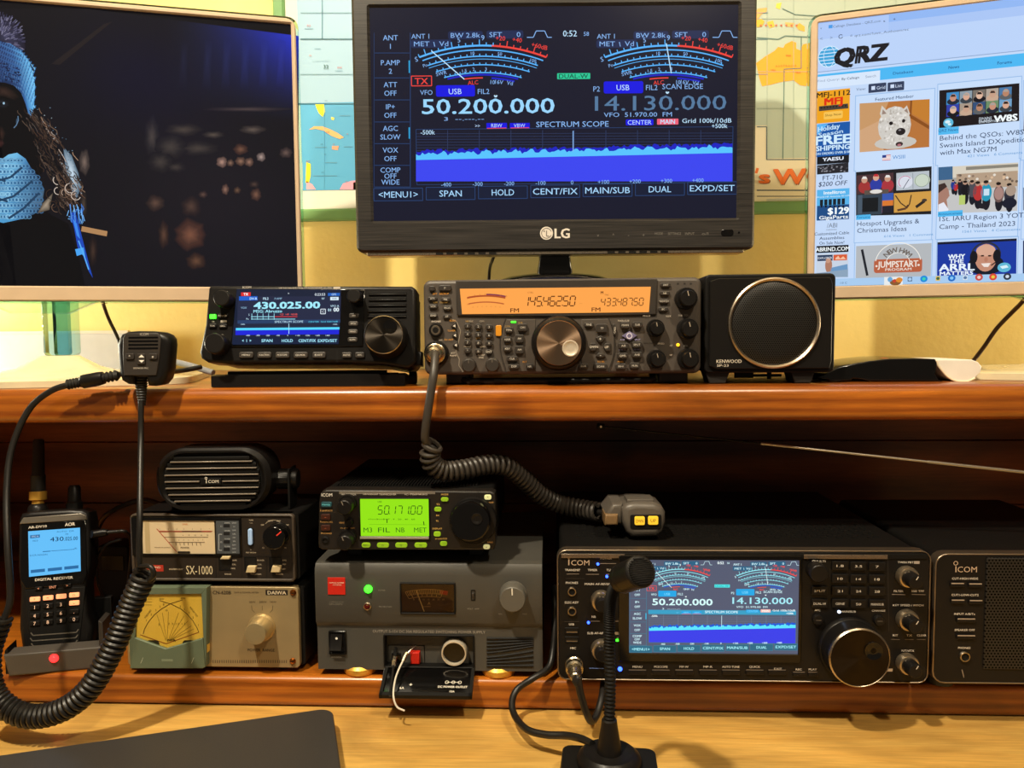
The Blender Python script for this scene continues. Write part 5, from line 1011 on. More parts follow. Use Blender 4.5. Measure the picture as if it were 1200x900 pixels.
def holes(name, hexc, freq, rough=.45, lo='#050504'):
    """perforated sheet: staggered dark holes in a painted sheet"""
    m, N, L, bs_ = nt(name); tc = N.new('ShaderNodeTexCoord'); s = N.new('ShaderNodeSeparateXYZ'); L.new(tc.outputs['Object'], s.inputs[0])
    def mth(op, a, b_=None, v=None):
        q = N.new('ShaderNodeMath'); q.operation = op
        for i, t in enumerate((a, b_)):
            if t is None: continue
            if isinstance(t, (int, float)): q.inputs[i].default_value = t
            else: L.new(t, q.inputs[i])
        return q.outputs[0]
    zc = mth('MULTIPLY', s.outputs[2], freq*1.155); row = mth('FLOOR', zc); fz = mth('SUBTRACT', mth('FRACT', zc), .5)
    xc = mth('ADD', mth('MULTIPLY', s.outputs[0], freq), mth('MULTIPLY', mth('MODULO', mth('ADD', row, 1000), 2), .5)); fx = mth('SUBTRACT', mth('FRACT', xc), .5)
    d = mth('ADD', mth('MULTIPLY', fx, fx), mth('MULTIPLY', fz, fz)); k = mth('LESS_THAN', d, .085)
    mx = N.new('ShaderNodeMix'); mx.data_type = 'RGBA'; L.new(k, mx.inputs[0]); mx.inputs[6].default_value = lin(hexc); mx.inputs[7].default_value = lin(lo)
    L.new(mx.outputs[2], bs_.inputs['Base Color']); bs_.inputs['Roughness'].default_value = rough
    sm = mth('MULTIPLY', mth('SUBTRACT', 1, k), .5); L.new(sm, bs_.inputs['Specular IOR Level'])
    MATS[name] = m; return m
MESH = holes('perforated_grille', '#1b1917', 480); MESH2 = holes('perforated_grille_coarse', '#1c1a18', 330)
b = sp.mb(); b.lathe(x, z, [(R*.97, .001), (R*.9, -.0006), (R*.7, -.0018), (R*.35, -.0026), (R*.02, -.003)], MESH, 64); sp.part('grille', b)
hb = sp.h0
for xx in (80, 380):
    for yy in (.008, .115):
        b = sp.mb(); a = sp.q(xx, 430, yy)[0]; e = sp.q(xx+86, 430, yy)[0]
        b.prism([(a+.004, -hb), (e-.004, -hb), (e, .001), (a, .001)], yy, yy+.025, RUB, .001); sp.part('foot', b)
b = sp.mb(); a = sp.q(185, 430, .03); e = sp.q(250, 430, .03); b.box(a[0], e[0], .03, .036, -hb*.62, .001, BLK2, .001); b.box(sp.q(300, 420, .03)[0], sp.q(312, 420, .03)[0], .03, .034, -hb*.75, .001, BLK2); b.tube([(sp.q(250, 420, .03)[0], .033, -hb*.4), (sp.q(350, 420, .03)[0], .033, -hb*.4)], .0014, BLK2, 8, raw=True); sp.part('folded_stand', b)

# ================================================================ low wedge keypad with a white curled end
kp = Dev('desk_keypad', 'low black wedge keypad with curved white end, right of the black box loudspeaker', 'keypad', 1060, 447.5, .775, Z_UP)
kp.c = (960, 400, .2)
D = .075
b = kp.mb(); o = [kp.q(u, v) for u, v in ((-10, 210), (60, 178), (110, 152), (200, 132), (300, 115), (410, 103), (560, 100), (680, 104), (692, 124), (690, 150), (680, 190), (700, 224), (730, 236), (520, 234), (290, 232), (260, 224), (200, 218), (180, 232), (60, 236), (52, 222), (10, 222))]
b.prism(o, 0, D, GLOSS, .0012); kp.part('body', b)
b = kp.mb(); o = [kp.q(u, v) for u, v in ((690, 108), (900, 108), (936, 122), (958, 148), (950, 182), (918, 216), (870, 235), (820, 236), (780, 222), (740, 190), (712, 152), (694, 132))]
b.prism(o, .0015, D-.001, WHITE, .0008); b.tube([(kp.q(u, v)[0], .001, kp.q(u, v)[1]) for u, v in ((690, 112), (700, 140), (722, 170), (752, 204), (790, 228), (826, 236), (872, 235), (916, 217))], .0010, mat('cream_edge', '#e8d8b8', .3), 8); kp.part('curved_end', b)
for i, (u, v) in enumerate(((130, 146), (185, 134), (255, 122), (310, 113), (380, 104))):
    b = kp.mb(); x, z = kp.q(u, v, .02); b.box(x-.003, x+.003, .015, .024, z-.004, z+.0010, REDP if i == 4 else BLK2, .0006); kp.part('key', b)

# ================================================================ white panel leaning behind the left monitor stand
wp = Dev('white_panel', 'plain white panel leaning on wall behind the left monitor stand', 'panel', 60, 430, 1.105, Z_UP)
b = wp.mb(); xa, xb = wp.p(-160, 410)[0], wp.p(150, 410)[0]; b.box(xa, xb, 0, .006, -wp.h0, wp.p(60, 389)[1], mat('white_card', '#cfd3d3', .55), .001); o_ = wp.part('board_panel', b)
b = wp.mb(); b.frame(rrect(xa-.001, xb+.001, -wp.h0, wp.p(60, 388)[1]), rrect(xa+.003, xb-.003, -wp.h0+.004, wp.p(60, 389)[1]-.003), -.001, .007, WHITE); wp.part('edge_strip', b)

# ================================================================ speaker microphone hanging over the shelf edge
mc = Dev('hand_microphone', 'black hand microphone with grille slots resting at the front edge of upper board', 'microphone', 167, 451, .712, Z_UP-.004, yaw=0)
mc.c = (0, 320, .2)
b = mc.mb(); o = [mc.q(u, v) for u, v in ((690, 385), (705, 358), (740, 344), (800, 340), (870, 341), (935, 348), (968, 362), (988, 385), (992, 420), (982, 560), (968, 620), (940, 655), (900, 664), (860, 662), (850, 615), (780, 612), (730, 662) if False else (775, 655), (740, 652), (705, 630), (690, 570), (682, 480), (678, 420))]
b.prism(o, 0, .0195, BLK, .005, .004); mc.part('body', b)
b = mc.mb(); o = [mc.q(u, v) for u, v in ((738, 352), (930, 352), (945, 380), (938, 480), (920, 600), (728, 600), (722, 480), (724, 380))]; b.prism(o, -.0012, .002, GREYC, .0008)
mc.t(b, 'ICOM', 845, 358, 15, '#b8b0a4', y=-.0014, bold=.01); mc.t(b, 'SPEAKER-MIC', 825, 557, 9, '#c8c0b4', y=-.0014, w=92, bold=.01)
for i in range(4):
    v = 378+i*21; a = mc.q(752, v+6, -.0013); e = mc.q(926, v-6, -.0013); b.prism(rrect(a[0], e[0], a[1], e[1], .0008), -.0014, .001, GLOSS)
mc.part('front_grille', b)
for x, v, w_, h, s in ((764, 488, 52, 36, '^'), (829, 503, 52, 64, ''), (900, 488, 52, 36, 'o')):
    bo = mc.btn(x, v, w_, h, GREYC, .0016, 8, name='button', y=-.0012, txt=s or None, cap=16, col='#f0e8dc')
b = mc.mb(); 
for s, v in ((1, 487), (-1, 517)): b.poly([mc.q(812, v+7*s, -.003), mc.q(846, v+7*s, -.003), mc.q(829, v-9*s, -.003)], -.003, '#f0e8dc')
mc.part('button_arrows', b)
b = mc.mb(); x, z = mc.q(826, 610, .012); zb_ = mc.q(826, 775, .012)[1]; L_ = z-zb_; prof = []
for i in range(13):
    t = i/12; r = mc.u(46)*(1-t)+mc.u(22)*t; prof += [(r, z+.004-t*(L_+.004)), (r*.82, z+.004-(t+.05)*(L_+.004))] if i < 12 else [(r, zb_)]
b.lathe(x, .012, prof, RUB, 20, axis='z'); mc.part('strain_relief', b)
# straight lead, coil, and the lead up to the radio
Wm = mc.R.inverted()
def path(dev, pts): return [dev.R.inverted() @ atY(px, py, Y) for px, py, Y in pts]
b = MB(); b.tube(path(mc, [(165.3, 470, .720), (165, 520, .712), (164, 600, .676), (163, 650, .668), (163.5, 668, .668)]), .0028, CORD); mc.part('upper_lead', b)
b = MB(); b.coil(path(mc, [(170, 672, .668), (152, 712, .666), (132, 760, .660), (104, 808, .655), (68, 834, .652), (28, 838, .652), (-6, 815, .654), (-14, 770, .656), (0, 724, .660)]), .0088, .0023, CORD, .0052); mc.part('coiled_cord', b)
b = MB(); b.tube(path(mc, [(162, 664, .668), (176, 664, .660), (180, 674, .660), (172, 682, .664)]), .0023, CORD); b.tube(path(mc, [(4, 728, .660), (12, 700, .664), (9, 640, .672), (8, 575, .690), (14, 525, .702), (34, 480, .712), (60, 458, .716), (84, 450, .718)]), .0030, CORD); mc.part('lower_lead', b)
b = MB(); A = atY(80, 450.5, .718); E = atY(139, 439.5, .722); A, E = mc.R.inverted() @ A, mc.R.inverted() @ E; v = E-A
b.tube([A+v*t for t in (0, .03, .06, .09, .12, .15, .18, .21, .24, .27, .3)], .004, RUB, 12, raw=True, rf=lambda t: .0038 if int(t*10.01) % 2 else .0052)
b.tube([A+v*t for t in (.26, .28, .30, .62, .7, .72)], .006, BLK, 10, raw=True, rf=lambda t: [.0045, .0062, .0068, .0068, .0062, .0045][round(t*5)])
b.tube([A+v*t for t in (.70, .74, .78, .82, .86, .90, .94, 1)], .004, RUB, 12, raw=True, rf=lambda t: .0036 if round(t*7) % 2 else .0055); mc.part('inline_plug', b)
b = MB(); b.tube(path(mc, [(138, 439.5, .722), (150, 437, .736), (190, 436, .752), (215, 434, .785), (236, 430, .80)]), .0026, CORD); mc.part('radio_lead', b)
# other leads at the back of the upper board
def cable(name, label, pts, r, m=CORD, raw=None):
    P = [atY(*p) for p in pts]; o = Vector(P[0]); b = MB(Matrix.Translation(-o)); b.tube(P, r, m); ob = b.build(name); ob.location = o; return tag(ob, label, 'cable')
cable('power_cable', 'grey lead on upper board running behind the small touch screen transceiver', [(190, 420, .86), (205, 424, .85), (225, 429, .84), (250, 437, .83)], .0034, mat('grey_cord', '#8a8c90', .4))
cable('monitor_cable', 'thin dark cable dropping from left monitor to behind the hand microphone', [(120, 352, .93), (123, 362, .95), (128, 375, .97), (138, 396, .98), (146, 420, .98), (150, 436.5, 1.0)], .0022)
cable('monitor_cable', 'thin brown cable hanging under the right monitor to the upper board', [(1205, 345, .93), (1196, 356, .95), (1186, 366, .97), (1168, 385, .99), (1152, 408, 1.0), (1136, 428, 1.0), (1128, 433, 1.0)], .0026, mat('brown_cord', '#3a2114', .45))
cable('monitor_cable', 'thin dark lead hanging below the middle monitor, just left of its stand', [(580, 297, 1.035), (577, 305, 1.05), (574, 314, 1.082), (573, 330, 1.10), (572, 360, 1.105), (590, 405, 1.105), (615, 434, 1.10)], .0022)

# ================================================================ big transceiver with the colour scope
hf = Dev('transceiver', 'large black transceiver with bright blue scope display on lower board behind gooseneck microphone', 'radio transceiver', 871.5, 799, .705, Z_LOW, yaw=.3)
A8 = (900, 600, .25); E3 = (645, 630, .2); D7 = (640, 560, .37778)
X0 = hf.p(653, 720)[0]; X1 = hf.p(1090, 720)[0]; ZT = hf.p(872, 645)[1]
b = hf.mb(); b.prism(rrect(X0+.004, X1-.004, .003, ZT-.002, .006), .012, .275, CASE, 0, .003)
for i in range(40):
    for j in range(5): x = X0+.02+i*.0075; b.box(x, x+.0045, .05+j*.011+(i % 2)*.005, .055+j*.011+(i % 2)*.005, ZT-.0022, ZT-.0014, BLK2)
hf.part('case', b)
b = hf.mb(); b.prism(rrect(X0+.0015, X1-.0015, .0015, ZT-.0015, .0075), .0005, .02, GLOSS if False else BLK, .0008)
hf.c = E3
X, Z = hf.q(108, 112); b.ring(X, Z, hf.u(10), hf.u(3.6), -.0001, '#c0a890'); hf.l(b, 108, 128, 108, 162, 6, '#c0a890', -.0001)
hf.t(b, 'COM', 175, 147, 32, '#c0a890', w=108, bold=-.004)
for s, x, v, w_ in (('POWER', 327, 121, 66), ('TRANSMIT', 130, 190, 90), ('TIMER', 247, 190, 56), ('TUNER', 358, 190, 60), ('PHONES', 126, 265, 72), ('ELEC-KEY', 125, 380, 82), ('MAIN AF-RF/SQL', 285, 272, 170), ('NB', 254, 464, 24), ('NR', 345, 464, 24), ('SUB AF-RF/SQL', 285, 560, 140), ('MIC', 133, 648, 34), ('USB', 124, 508, 30)): hf.t(b, s, x, v, 13, '#d6cec2', w=w_, bold=.012)
for x0, x1, v in ((290, 385, 152), (95, 168, 213), (208, 284, 215), (325, 390, 215), (235, 290, 490), (340, 400, 490), (82, 168, 492), (90, 200, 240)): hf.l(b, x0, v, x1, v, 3 if v != 240 else 2, '#8c8074' if v not in (492, 240) else '#3a342e', -.0001)
hf.l(b, 228, 765, 312, 767, 4, '#7898e8', -.0001); hf.r(b, 378, 553, 424, 570, '#b8a890'); hf.t(b, 'LIMIT', 405, 586, 9, '#d8d0c0')
hf.c = D7
for s, x, w_ in (('MENU', 283, 30), ('M.SCOPE', 356, 42), ('MP-W', 428, 28), ('MP-R', 502, 28), ('AUTO TUNE', 573, 54), ('QUICK', 647, 34)): hf.t(b, s, x, 586, 7, '#d6cec2', w=w_, bold=.01)
hf.t(b, 'HF/50MHz TRANSCEIVER', 330, 247, 6, '#8c8074', w=114)
hf.c = A8
for s, x, v, w_ in (('EXIT', 47, 735, 36), ('REC', 144, 738, 28), ('PLAY', 210, 738, 38), ('MULTI', 244, 231, 50), ('TWIN PBT', 645, 236, 72), ('FILTER', 613, 371, 44), ('SSB TPF', 702, 371, 58), ('KEY SPEED / PITCH', 657, 437, 140), ('RIT', 597, 578, 24), ('CLEAR', 720, 578, 42), ('TX', 662, 578, 26), ('RIT/dTX', 656, 650, 58), ('AFC', 232, 460, 26), ('MAIN/SUB', 376, 467, 70), ('CHANGE', 518, 462, 62)): hf.t(b, s, x, v, 9.5, '#d6cec2', w=w_, bold=.012)
hf.t(b, 'IC-7610', 74, 222, 10, '#8c8074', w=100, bold=.01); X, Z = hf.q(213, 231); b.ring(X, Z, hf.u(5), hf.u(3), -.0001, '#d6cec2')
hf.r(b, 684, 230, 710, 243, '#a89c90'); hf.r(b, 558, 734, 584, 748, '#c8bcae')
for x in (613, 706): hf.l(b, x-32, 384+2, x+32, 386+2, 3, '#8c8074', -.0001)
for x in (598, 662, 718): hf.l(b, x-20, 597, x+20, 598, 3, '#6c6258', -.0001)
hf.l(b, 562, 225, 566, 560, 2, '#2c2824', -.0001)
hf.part('front_panel', b)
b = hf.mb(); b.frame(rrect(X0, X1, 0, ZT, .009), rrect(X0+.0012, X1-.0012, .0012, ZT-.0012, .0078), 0, .012, mat('dim_edge_trim', '#8c7e6e', .35, .9, bump=0), .0004); hf.part('edge_trim', b)
b = hf.mb(); hf.c = D7; a = hf.q(30, 222); e = hf.q(246, 229); b.box(X0+.004, X1-.004, -.0006, .004, ZT-.0075, ZT-.003, BLK2, .0005); b.box(X0+.004, hf.p(732, 645)[0], -.001, .002, ZT-.0075, ZT-.0035, mat('satin_warm_trim', '#8a7c6e', .3, .8), .0004); b.box(hf.p(942, 645)[0], hf.p(1040, 645)[0], -.001, .002, ZT-.0075, ZT-.0035, MATS['satin_warm_trim'], .0004); hf.part('top_trim', b)
# display
IC_ = (730, 640, .175); hf.c = IC_
a = hf.q(42, 92, -.0008); e = hf.q(1172, 724, -.0008)
b = hf.mb(); x0_, z0_ = hf.q(-30, 770); x1_, z1_ = hf.q(1200, 62); b.frame(rrect(x0_, x1_, z0_, z1_, .002), rrect(a[0], e[0], e[1], a[1], .0004), -.0014, .001, GLOSS, .0006); hf.part('display_bezel', b)
b = hf.mb(); b.rect(a[0], e[0], e[1], a[1], -.0002, TH_SMALL['bg'], LCD)
def PS(u, v): return (a[0]+(u-88)/(1116-88)*(e[0]-a[0]), a[1]+(v-80)/(566-80)*(e[1]-a[1]))
b0 = b; 
class _C(MB): pass
thb = dict(TH_SMALL)
def scope_in(b): 
    rect0 = b.rect
    scope(b, PS, lambda n: n*(e[0]-a[0])/1028, -.0004, thb, LCD)
# keep the picture's own background inside the glass
_o = MB.rect
def _clip(s, x0, x1, z0, z1, *r, **k): return _o(s, max(x0, a[0]), min(x1, e[0]), max(z0, e[1]), min(z1, a[1]), *r, **k)
MB.rect = _clip; scope_in(b); MB.rect = _o
hf.part('display', b)
# left side controls
hf.c = E3
for n_, (x, v) in enumerate(((126, 315), (126, 430))):
    b = hf.mb(); X, Z = hf.q(x, v); r = hf.u(28); b.lathe(X, Z, [(r, .001), (r, -.001), (r*.86, -.002), (r*.72, -.002), (r*.68, .0005)], SILV, 32); b.lathe(X, Z, [(r*.7, .001), (r*.7, -.0006)], BLK2, 24); hf.part('jack', b)
for v in (545, 598):
    b = hf.mb(); p0 = hf.q(84, v-18); p1 = hf.q(166, v+18); b.frame(rrect(p0[0], p1[0], p1[1], p0[1], .0006), rrect(p0[0]+.0012, p1[0]-.0012, p1[1]+.0012, p0[1]-.0012, .0004), -.0006, .001, BLK2, .0003); q0 = hf.q(94, v+14); q1 = hf.q(158, v+6); b.box(q0[0], q1[0], -.0003, .001, q0[1], q1[1], SILV); b.rect(p0[0]+.001, p1[0]-.001, p1[1]+.001, p0[1]-.001, -.0001, '#050505'); hf.part('usb_port', b)
for x, v, mt, r in ((278, 155, LEDB, 8), (331, 228, LEDB, 8), (223, 498, LEDB, 8), (408, 770, LEDB, 13)):
    b = hf.mb(); X, Z = hf.q(x, v); b.lathe(X, Z, [(hf.u(r), .0005), (hf.u(r), -.0006), (hf.u(r)*.6, -.0012)], mt, 14); hf.part('indicator_light', b)
b = hf.mb(); p0 = hf.q(384, 607); p1 = hf.q(410, 596); b.box(p0[0], p1[0], -.0008, .0005, p0[1], p1[1], LEDG, .0002); hf.part('indicator_light', b)
RNG = mat('ringed_knob_bronze', '#b4a48c', .28, .9, bump=0)
TRIM = mat('dim_edge_trim', '#8c7e6e', .35, .9, bump=0)
for x, v in ((300, 378), (300, 666)):
    b = hf.mb(); X, Z = hf.q(x, v, -.006); r = hf.u(60)
    b.lathe(X, Z, [(r*1.02, .0), (r, -.006), (r*.92, -.0075), (r*.78, -.0078)], RNG, 48, .015); hf.part('outer_knob', b)
    b = hf.mb(); b.lathe(X, Z, [(r*.70, -.007), (r*.68, -.015), (r*.62, -.0165), (r*.55, -.0168)], BLK, 48, .025); hf.part('inner_knob', b)
hf.c = A8
for x, v in ((660, 308), (660, 512), (660, 718)):
    b = hf.mb(); X, Z = hf.q(x, v, -.006); r = hf.u(48)
    b.lathe(X, Z, [(r*1.0, .0), (r, -.006), (r*.92, -.0075), (r*.78, -.0078)], RNG, 48, .015); hf.part('outer_knob', b)
    b = hf.mb(); b.lathe(X, Z, [(r*.74, -.007), (r*.70, -.018), (r*.64, -.0195), (r*.55, -.0198)], BLK, 48, .025); b.line((X, Z+r*.25), (X+r*.2, Z+r*.58), r*.08, -.0200, '#d6cec2'); hf.part('inner_knob', b)
hf.knob(243, 290, 42, .012, BLK, knurl=.02, name='multi_knob')
KEYS = [(335, 250, '1.8'), (421, 252, '3.5'), (508, 254, '7'), (335, 310, '10'), (421, 312, '14'), (508, 313, '18'), (335, 368, '21'), (421, 369, '24'), (508, 370, '28'), (240, 367, 'SPLIT'), (240, 427, 'DUAL-W'), (335, 427, 'GENE'), (421, 429, '50'), (509, 430, 'MAIN/SUB')]
for x, v, s in KEYS: hf.btn(x, v, 74, 42, BLK, .0016, 4, s, '#d6cec2', cap=11, name='key', tw=min(58, 9*len(s)+6))
for x, v in ((232, 502), (518, 506)):
    b = hf.mb(); X, Z = hf.q(x, v); r = hf.u(25); b.lathe(X, Z, [(r, .0005), (r, -.0022), (r*.9, -.0030), (r*.8, -.0031)], BLK, 28); b.line((X-r*.5, Z), (X+r*.5, Z), r*.1, -.0032, '#6c6258'); hf.part('round_key', b)
b = hf.mb(); X, Z = hf.q(333, 468); b.lathe(X, Z, [(hf.u(7), .0005), (hf.u(7), -.0006), (hf.u(4), -.001)], mat('white_blue_led', '#c8dcff', .2, emit=3, bump=0), 12); hf.part('indicator_light', b)
hf.c = D7
for x in (283, 356, 428, 502, 573, 647, 716): 
    hf.btn(x, 603, 56, 14, BLK, .0014, 2, name='soft_key'); 
b = hf.mb()
for x in (283, 356, 428, 502, 573, 647, 716): hf.l(b, x-27, 595.5, x+27, 596, 1.6, '#8c8074', -.0016)
hf.c = A8
for x, w_ in ((145, 56), (210, 44)): hf.l(b, x-w_/2, 750, x+w_/2, 751, 2.4, '#8c8074', -.0016)
hf.part('key_print', b)
for x, w_ in ((145, 58), (210, 46)): hf.btn(x, 760, w_, 18, BLK, .0014, 2, name='soft_key')
# main dial
ln = .026; R = hf.u(134); x, z = hf.q(432, 686, -ln)
b = hf.mb(); b.lathe(x, z, [(R*1.06, 0), (R*1.06, -.003), (R*1.09, -.0035), (R*1.07, -.006), (R*1.04, -.0068), (R*1.03, -ln+.003)], BLK, 160, .012); b.lathe(x, z, [(R*1.02, -ln+.004), (R*1.0, -ln+.001), (R*.97, -ln)], BLK, 96); hf.part('dial_grip', b)
b = hf.mb(); b.lathe(x, z, [(R*1.035, -ln+.0035), (R*1.03, -ln+.001), (R*.985, -ln-.0002), (R*.965, -ln+.0003)], SILV, 96); hf.part('dial_ring', b)
b = hf.mb(); b.T = hf.L @ Matrix.Translation((x, 0, z)); DM3 = DM.copy(); DM3.name = 'spun_black_dial'
for n_ in DM3.node_tree.nodes:
    if n_.type == 'MIX': n_.inputs[6].default_value = lin('#2c2825'); n_.inputs[7].default_value = lin('#332e2a')
b.lathe(0, 0, [(R*.965, -ln+.001), (R*.96, -ln-.0002)], DM3, 72); df = hf.part('dial_face', b)
b = hf.mb(); dx, dz = hf.q(494, 650, -ln); r = hf.u(42); b.lathe(dx, dz, [(r, -ln-.0001), (r*.97, -ln-.0012), (r*.82, -ln-.0010), (r*.6, -ln-.0003), (r*.3, -ln-.0002)], GLOSS, 36); hf.part('finger_dimple', b, df)
b = hf.mb(); hb = hf.h0
for_x = (X0+.03, X1-.06)
for i, xx in enumerate((X0+.03, X1-.055)):
    for yy in (.035, .24):
        b = hf.mb(); b.lathe(xx+.012, yy+.012, [(.012, -hb), (.013, -hb+.004), (.013, .004)], RUB, 24, axis='z'); hf.part('foot', b)
HF_TOP = Z_LOW+hf.h0+ZT

# ---------------------------------------------------------------- matching loudspeaker on the right
es = Dev('loudspeaker', 'wide black loudspeaker with perforated grille at right end of the lower board', 'loudspeaker', 1150, 801.5, .705, Z_LOW, yaw=.3)
es.c = A8
X0 = es.p(1094.5, 720)[0]; X1 = X0+.20; ZT = es.p(1150, 649)[1]
b = es.mb(); b.prism(rrect(X0+.003, X1-.003, .003, ZT-.002, .006), .012, .24, CASE, 0, .003); es.part('cabinet', b)
b = es.mb(); b.prism(rrect(X0+.0015, X1-.0015, .0015, ZT-.0015, .0075), .0005, .02, BLK, .0008)
X, Z = es.q(880, 240); b.ring(X, Z, es.u(9), es.u(3), -.0001, '#c0a890'); es.l(b, 881, 254, 881, 282, 5, '#c0a890', -.0001); es.t(b, 'COM', 934, 269, 27, '#c0a890', w=88, bold=-.004)
for s, x, v, w_ in (('CUT-HIGH-WIDE', 924, 312, 118), ('CUT1-LOW-CUT2', 924, 389, 122), ('INPUT A/B/Tx', 922, 478, 96), ('SPEAKER OFF', 922, 553, 92), ('PHONES', 920, 637, 56)): es.t(b, s, x, v, 10, '#d6cec2', w=w_, bold=.012)
es.part('front_panel', b)
b = es.mb(); b.frame(rrect(X0, X1, 0, ZT, .011), rrect(X0+.0014, X1-.0014, .0014, ZT-.0014, .0096), 0, .012, TRIM, .0004); es.part('edge_trim', b)
b = es.mb(); p0 = es.q(1008, 735); z1_ = es.q(1008, 215)[1]; b.box(p0[0], X1-.006, -.0008, .002, p0[1], z1_, MESH2, .0005); es.part('grille', b)
for x, v in ((884, 340), (968, 342), (886, 418), (970, 420), (925, 506), (925, 584)):
    b = es.mb(); X, Z = es.q(x, v); w_ = es.u(30 if v < 450 else 42); b.prism(rrect(X-w_, X+w_, Z-es.u(9), Z+es.u(9), .0004), -.0016, .001, BLK, .0004); b.line((X-w_*.95, Z+es.u(8)), (X+w_*.95, Z+es.u(8)), es.u(5), -.0018, '#a89888'); es.part('key', b)
b = es.mb(); X, Z = es.q(920, 677); r = es.u(25); b.lathe(X, Z, [(r, .001), (r, -.001), (r*.86, -.002), (r*.74, -.002), (r*.7, .0005)], SILV, 32); b.lathe(X, Z, [(r*.7, .001), (r*.7, -.0006)], BLK2, 24); es.part('jack', b)
b = es.mb(); p = [es.q(u, v) for u, v in ((906, 738), (911, 738), (919, 772), (916, 778))]; b.poly(p, -.0003, '#8a7c6c'); es.part('scratch_mark', b)
hb = es.h0
for xx in (X0+.025, X1-.035):
    for yy in (.035, .2):
        b = es.mb(); b.lathe(xx, yy, [(.011, -hb), (.012, -hb+.004), (.012, .004)], RUB, 24, axis='z'); es.part('foot', b)

# ================================================================ grey bench power supply
ps = Dev('power_supply', 'grey bench power supply with green light, small meter and open black flap', 'power supply', 503, 787.5, .733, Z_LOW)
ps.c = (360, 640, .25)
X0 = ps.p(370, 720)[0]; X1 = ps.p(635.5, 720)[0]; ZT = ps.p(503, 660.5)[1]; zm0 = ps.q(570, 358)[1]; zm1 = ps.q(570, 384)[1]
b = ps.mb()
# side profile of front: upper face proud, a sloping step, lower face set back a little; opening cut out of the lower face
ox0, oz1 = ps.q(356, 420); ox1, oz0 = ps.q(782, 578)
prof = [(.012, ZT), (.004, ZT-.0012), (.0008, ZT-.006), (0, ZT-.012), (0, zm0), (.004, zm1)]
vs = [(x, y_, z_) for x in (X0, X1) for y_, z_ in prof]; n = len(prof); b.add(vs, [(i, i+1, n+i+1, n+i) for i in range(n-1)], PSUM)
for xa, xb in ((X0, ox0), (ox1, X1)): b.prism(rrect(xa, xb, 0, zm1), .004, .05, PSUM)
b.prism(rrect(ox0, ox1, oz1, zm1), .004, .05, PSUM); b.prism(rrect(ox0, ox1, 0, oz0), .004, .05, PSUM)
b.prism(rrect(X0, X1, 0, ZT), .012, .22, PSUM, 0, .003); b.add([(X0, 0.0, ZT-.012), (X0, .012, ZT), (X0, .012, 0), (X0, .004, zm1), (X0, 0, zm0)], [(0, 1, 2, 3, 4)], PSUM); b.add([(X1, 0.0, ZT-.012), (X1, .012, ZT), (X1, .012, 0), (X1, .004, zm1), (X1, 0, zm0)], [(0, 1, 2, 3, 4)], PSUM)
ps.t(b, 'POWER', 350, 207, 7, '#8c877c', w=34); ps.t(b, 'PROTECTION', 366, 284, 7, '#8c877c', w=62); ps.t(b, 'DM-330MV', 135, 272, 9, '#7c776c', w=66); ps.t(b, 'COMMUNICATION', 138, 262, 6, '#7c776c', w=68); ps.t(b, 'VOLT  AMP', 778, 294, 7, '#8c877c', w=58); ps.t(b, 'MIN', 905, 318, 7, '#8c877c'); ps.t(b, 'MAX', 1020, 318, 7, '#8c877c'); ps.t(b, 'POWER', 138, 521, 7, '#7c776c', w=50)
ps.t(b, 'OUTPUT 5-15V DC 30A REGULATED SWITCHING POWER SUPPLY', 570, 401, 13, '#a49c90', y=.0037, w=550)
ps.part('case', b)
b = ps.mb(); p0 = ps.q(98, 226); p1 = ps.q(178, 147); b.box(p0[0], p1[0], -.0008, .001, p0[1], p1[1], REDP, .0002); ps.t(b, 'DIAMOND ANTENNA', 138, 172, 7, '#f4d8c0', w=72, y=-.001); ps.t(b, 'ANTENNA', 140, 182, 6, '#f4d8c0', w=44, y=-.001); ps.part('red_badge', b)
for x, v, m_ in ((287, 200, LEDG), (283, 280, mat('dark_red_lens', '#4c1010', .15))):
    b = ps.mb(); X, Z = ps.q(x, v); r = ps.u(19); b.lathe(X, Z, [(r, .001), (r, -.0015), (r*.8, -.002), (r*.7, -.001)], SILV if v > 250 else LEDG, 20); b.lathe(X, Z, [(r*.7, -.0005), (r*.68, -.003), (r*.4, -.0045)], m_, 20); ps.part('indicator_light', b)
b = ps.mb(); p0 = ps.q(438, 316); p1 = ps.q(695, 171); b.frame(rrect(p0[0], p1[0], p0[1], p1[1], .0006), rrect(p0[0]+.0014, p1[0]-.0014, p0[1]+.0014, p1[1]-.0014, .0004), -.002, .002, BLK2, .0004)
b.rect(p0[0], p1[0], p0[1], p1[1], -.0002, '#5c361a'); cx, cv = 566, 420
def arcp(rad, a0, a1, c, w_, n=18, ex=1.5): b.pline([ps.q(cx+rad*ex*math.sin(a0+(a1-a0)*i/n), cv-rad*math.cos(a0+(a1-a0)*i/n)) for i in range(n+1)], ps.u(w_), -.0004, c)
for rad, c in ((218, '#d8a868'), (200, '#b08448'), (184, '#d8a868')): arcp(rad, -.33, .22, c, 3)
arcp(209, .18, .3, '#d83c28', 20)
for i in range(22): t = -.33+.55*i/21; b.line(ps.q(cx+218*1.5*math.sin(t), cv-218*math.cos(t)), ps.q(cx+(196 if i % 3 else 186)*1.5*math.sin(t), cv-(196 if i % 3 else 186)*math.cos(t)), ps.u(2.2), -.0005, '#f0c484')
for i, s in enumerate(('0', '5', '10', '15', '20', '25', '30')): ps.t(b, s, 500+i*23, 250, 8, '#e8b878', y=-.0005)
ps.t(b, 'A', 571, 268, 14, '#e8b878', y=-.0005); ps.t(b, 'DC AMPERE', 560, 283, 5, '#e8b878', y=-.0005)
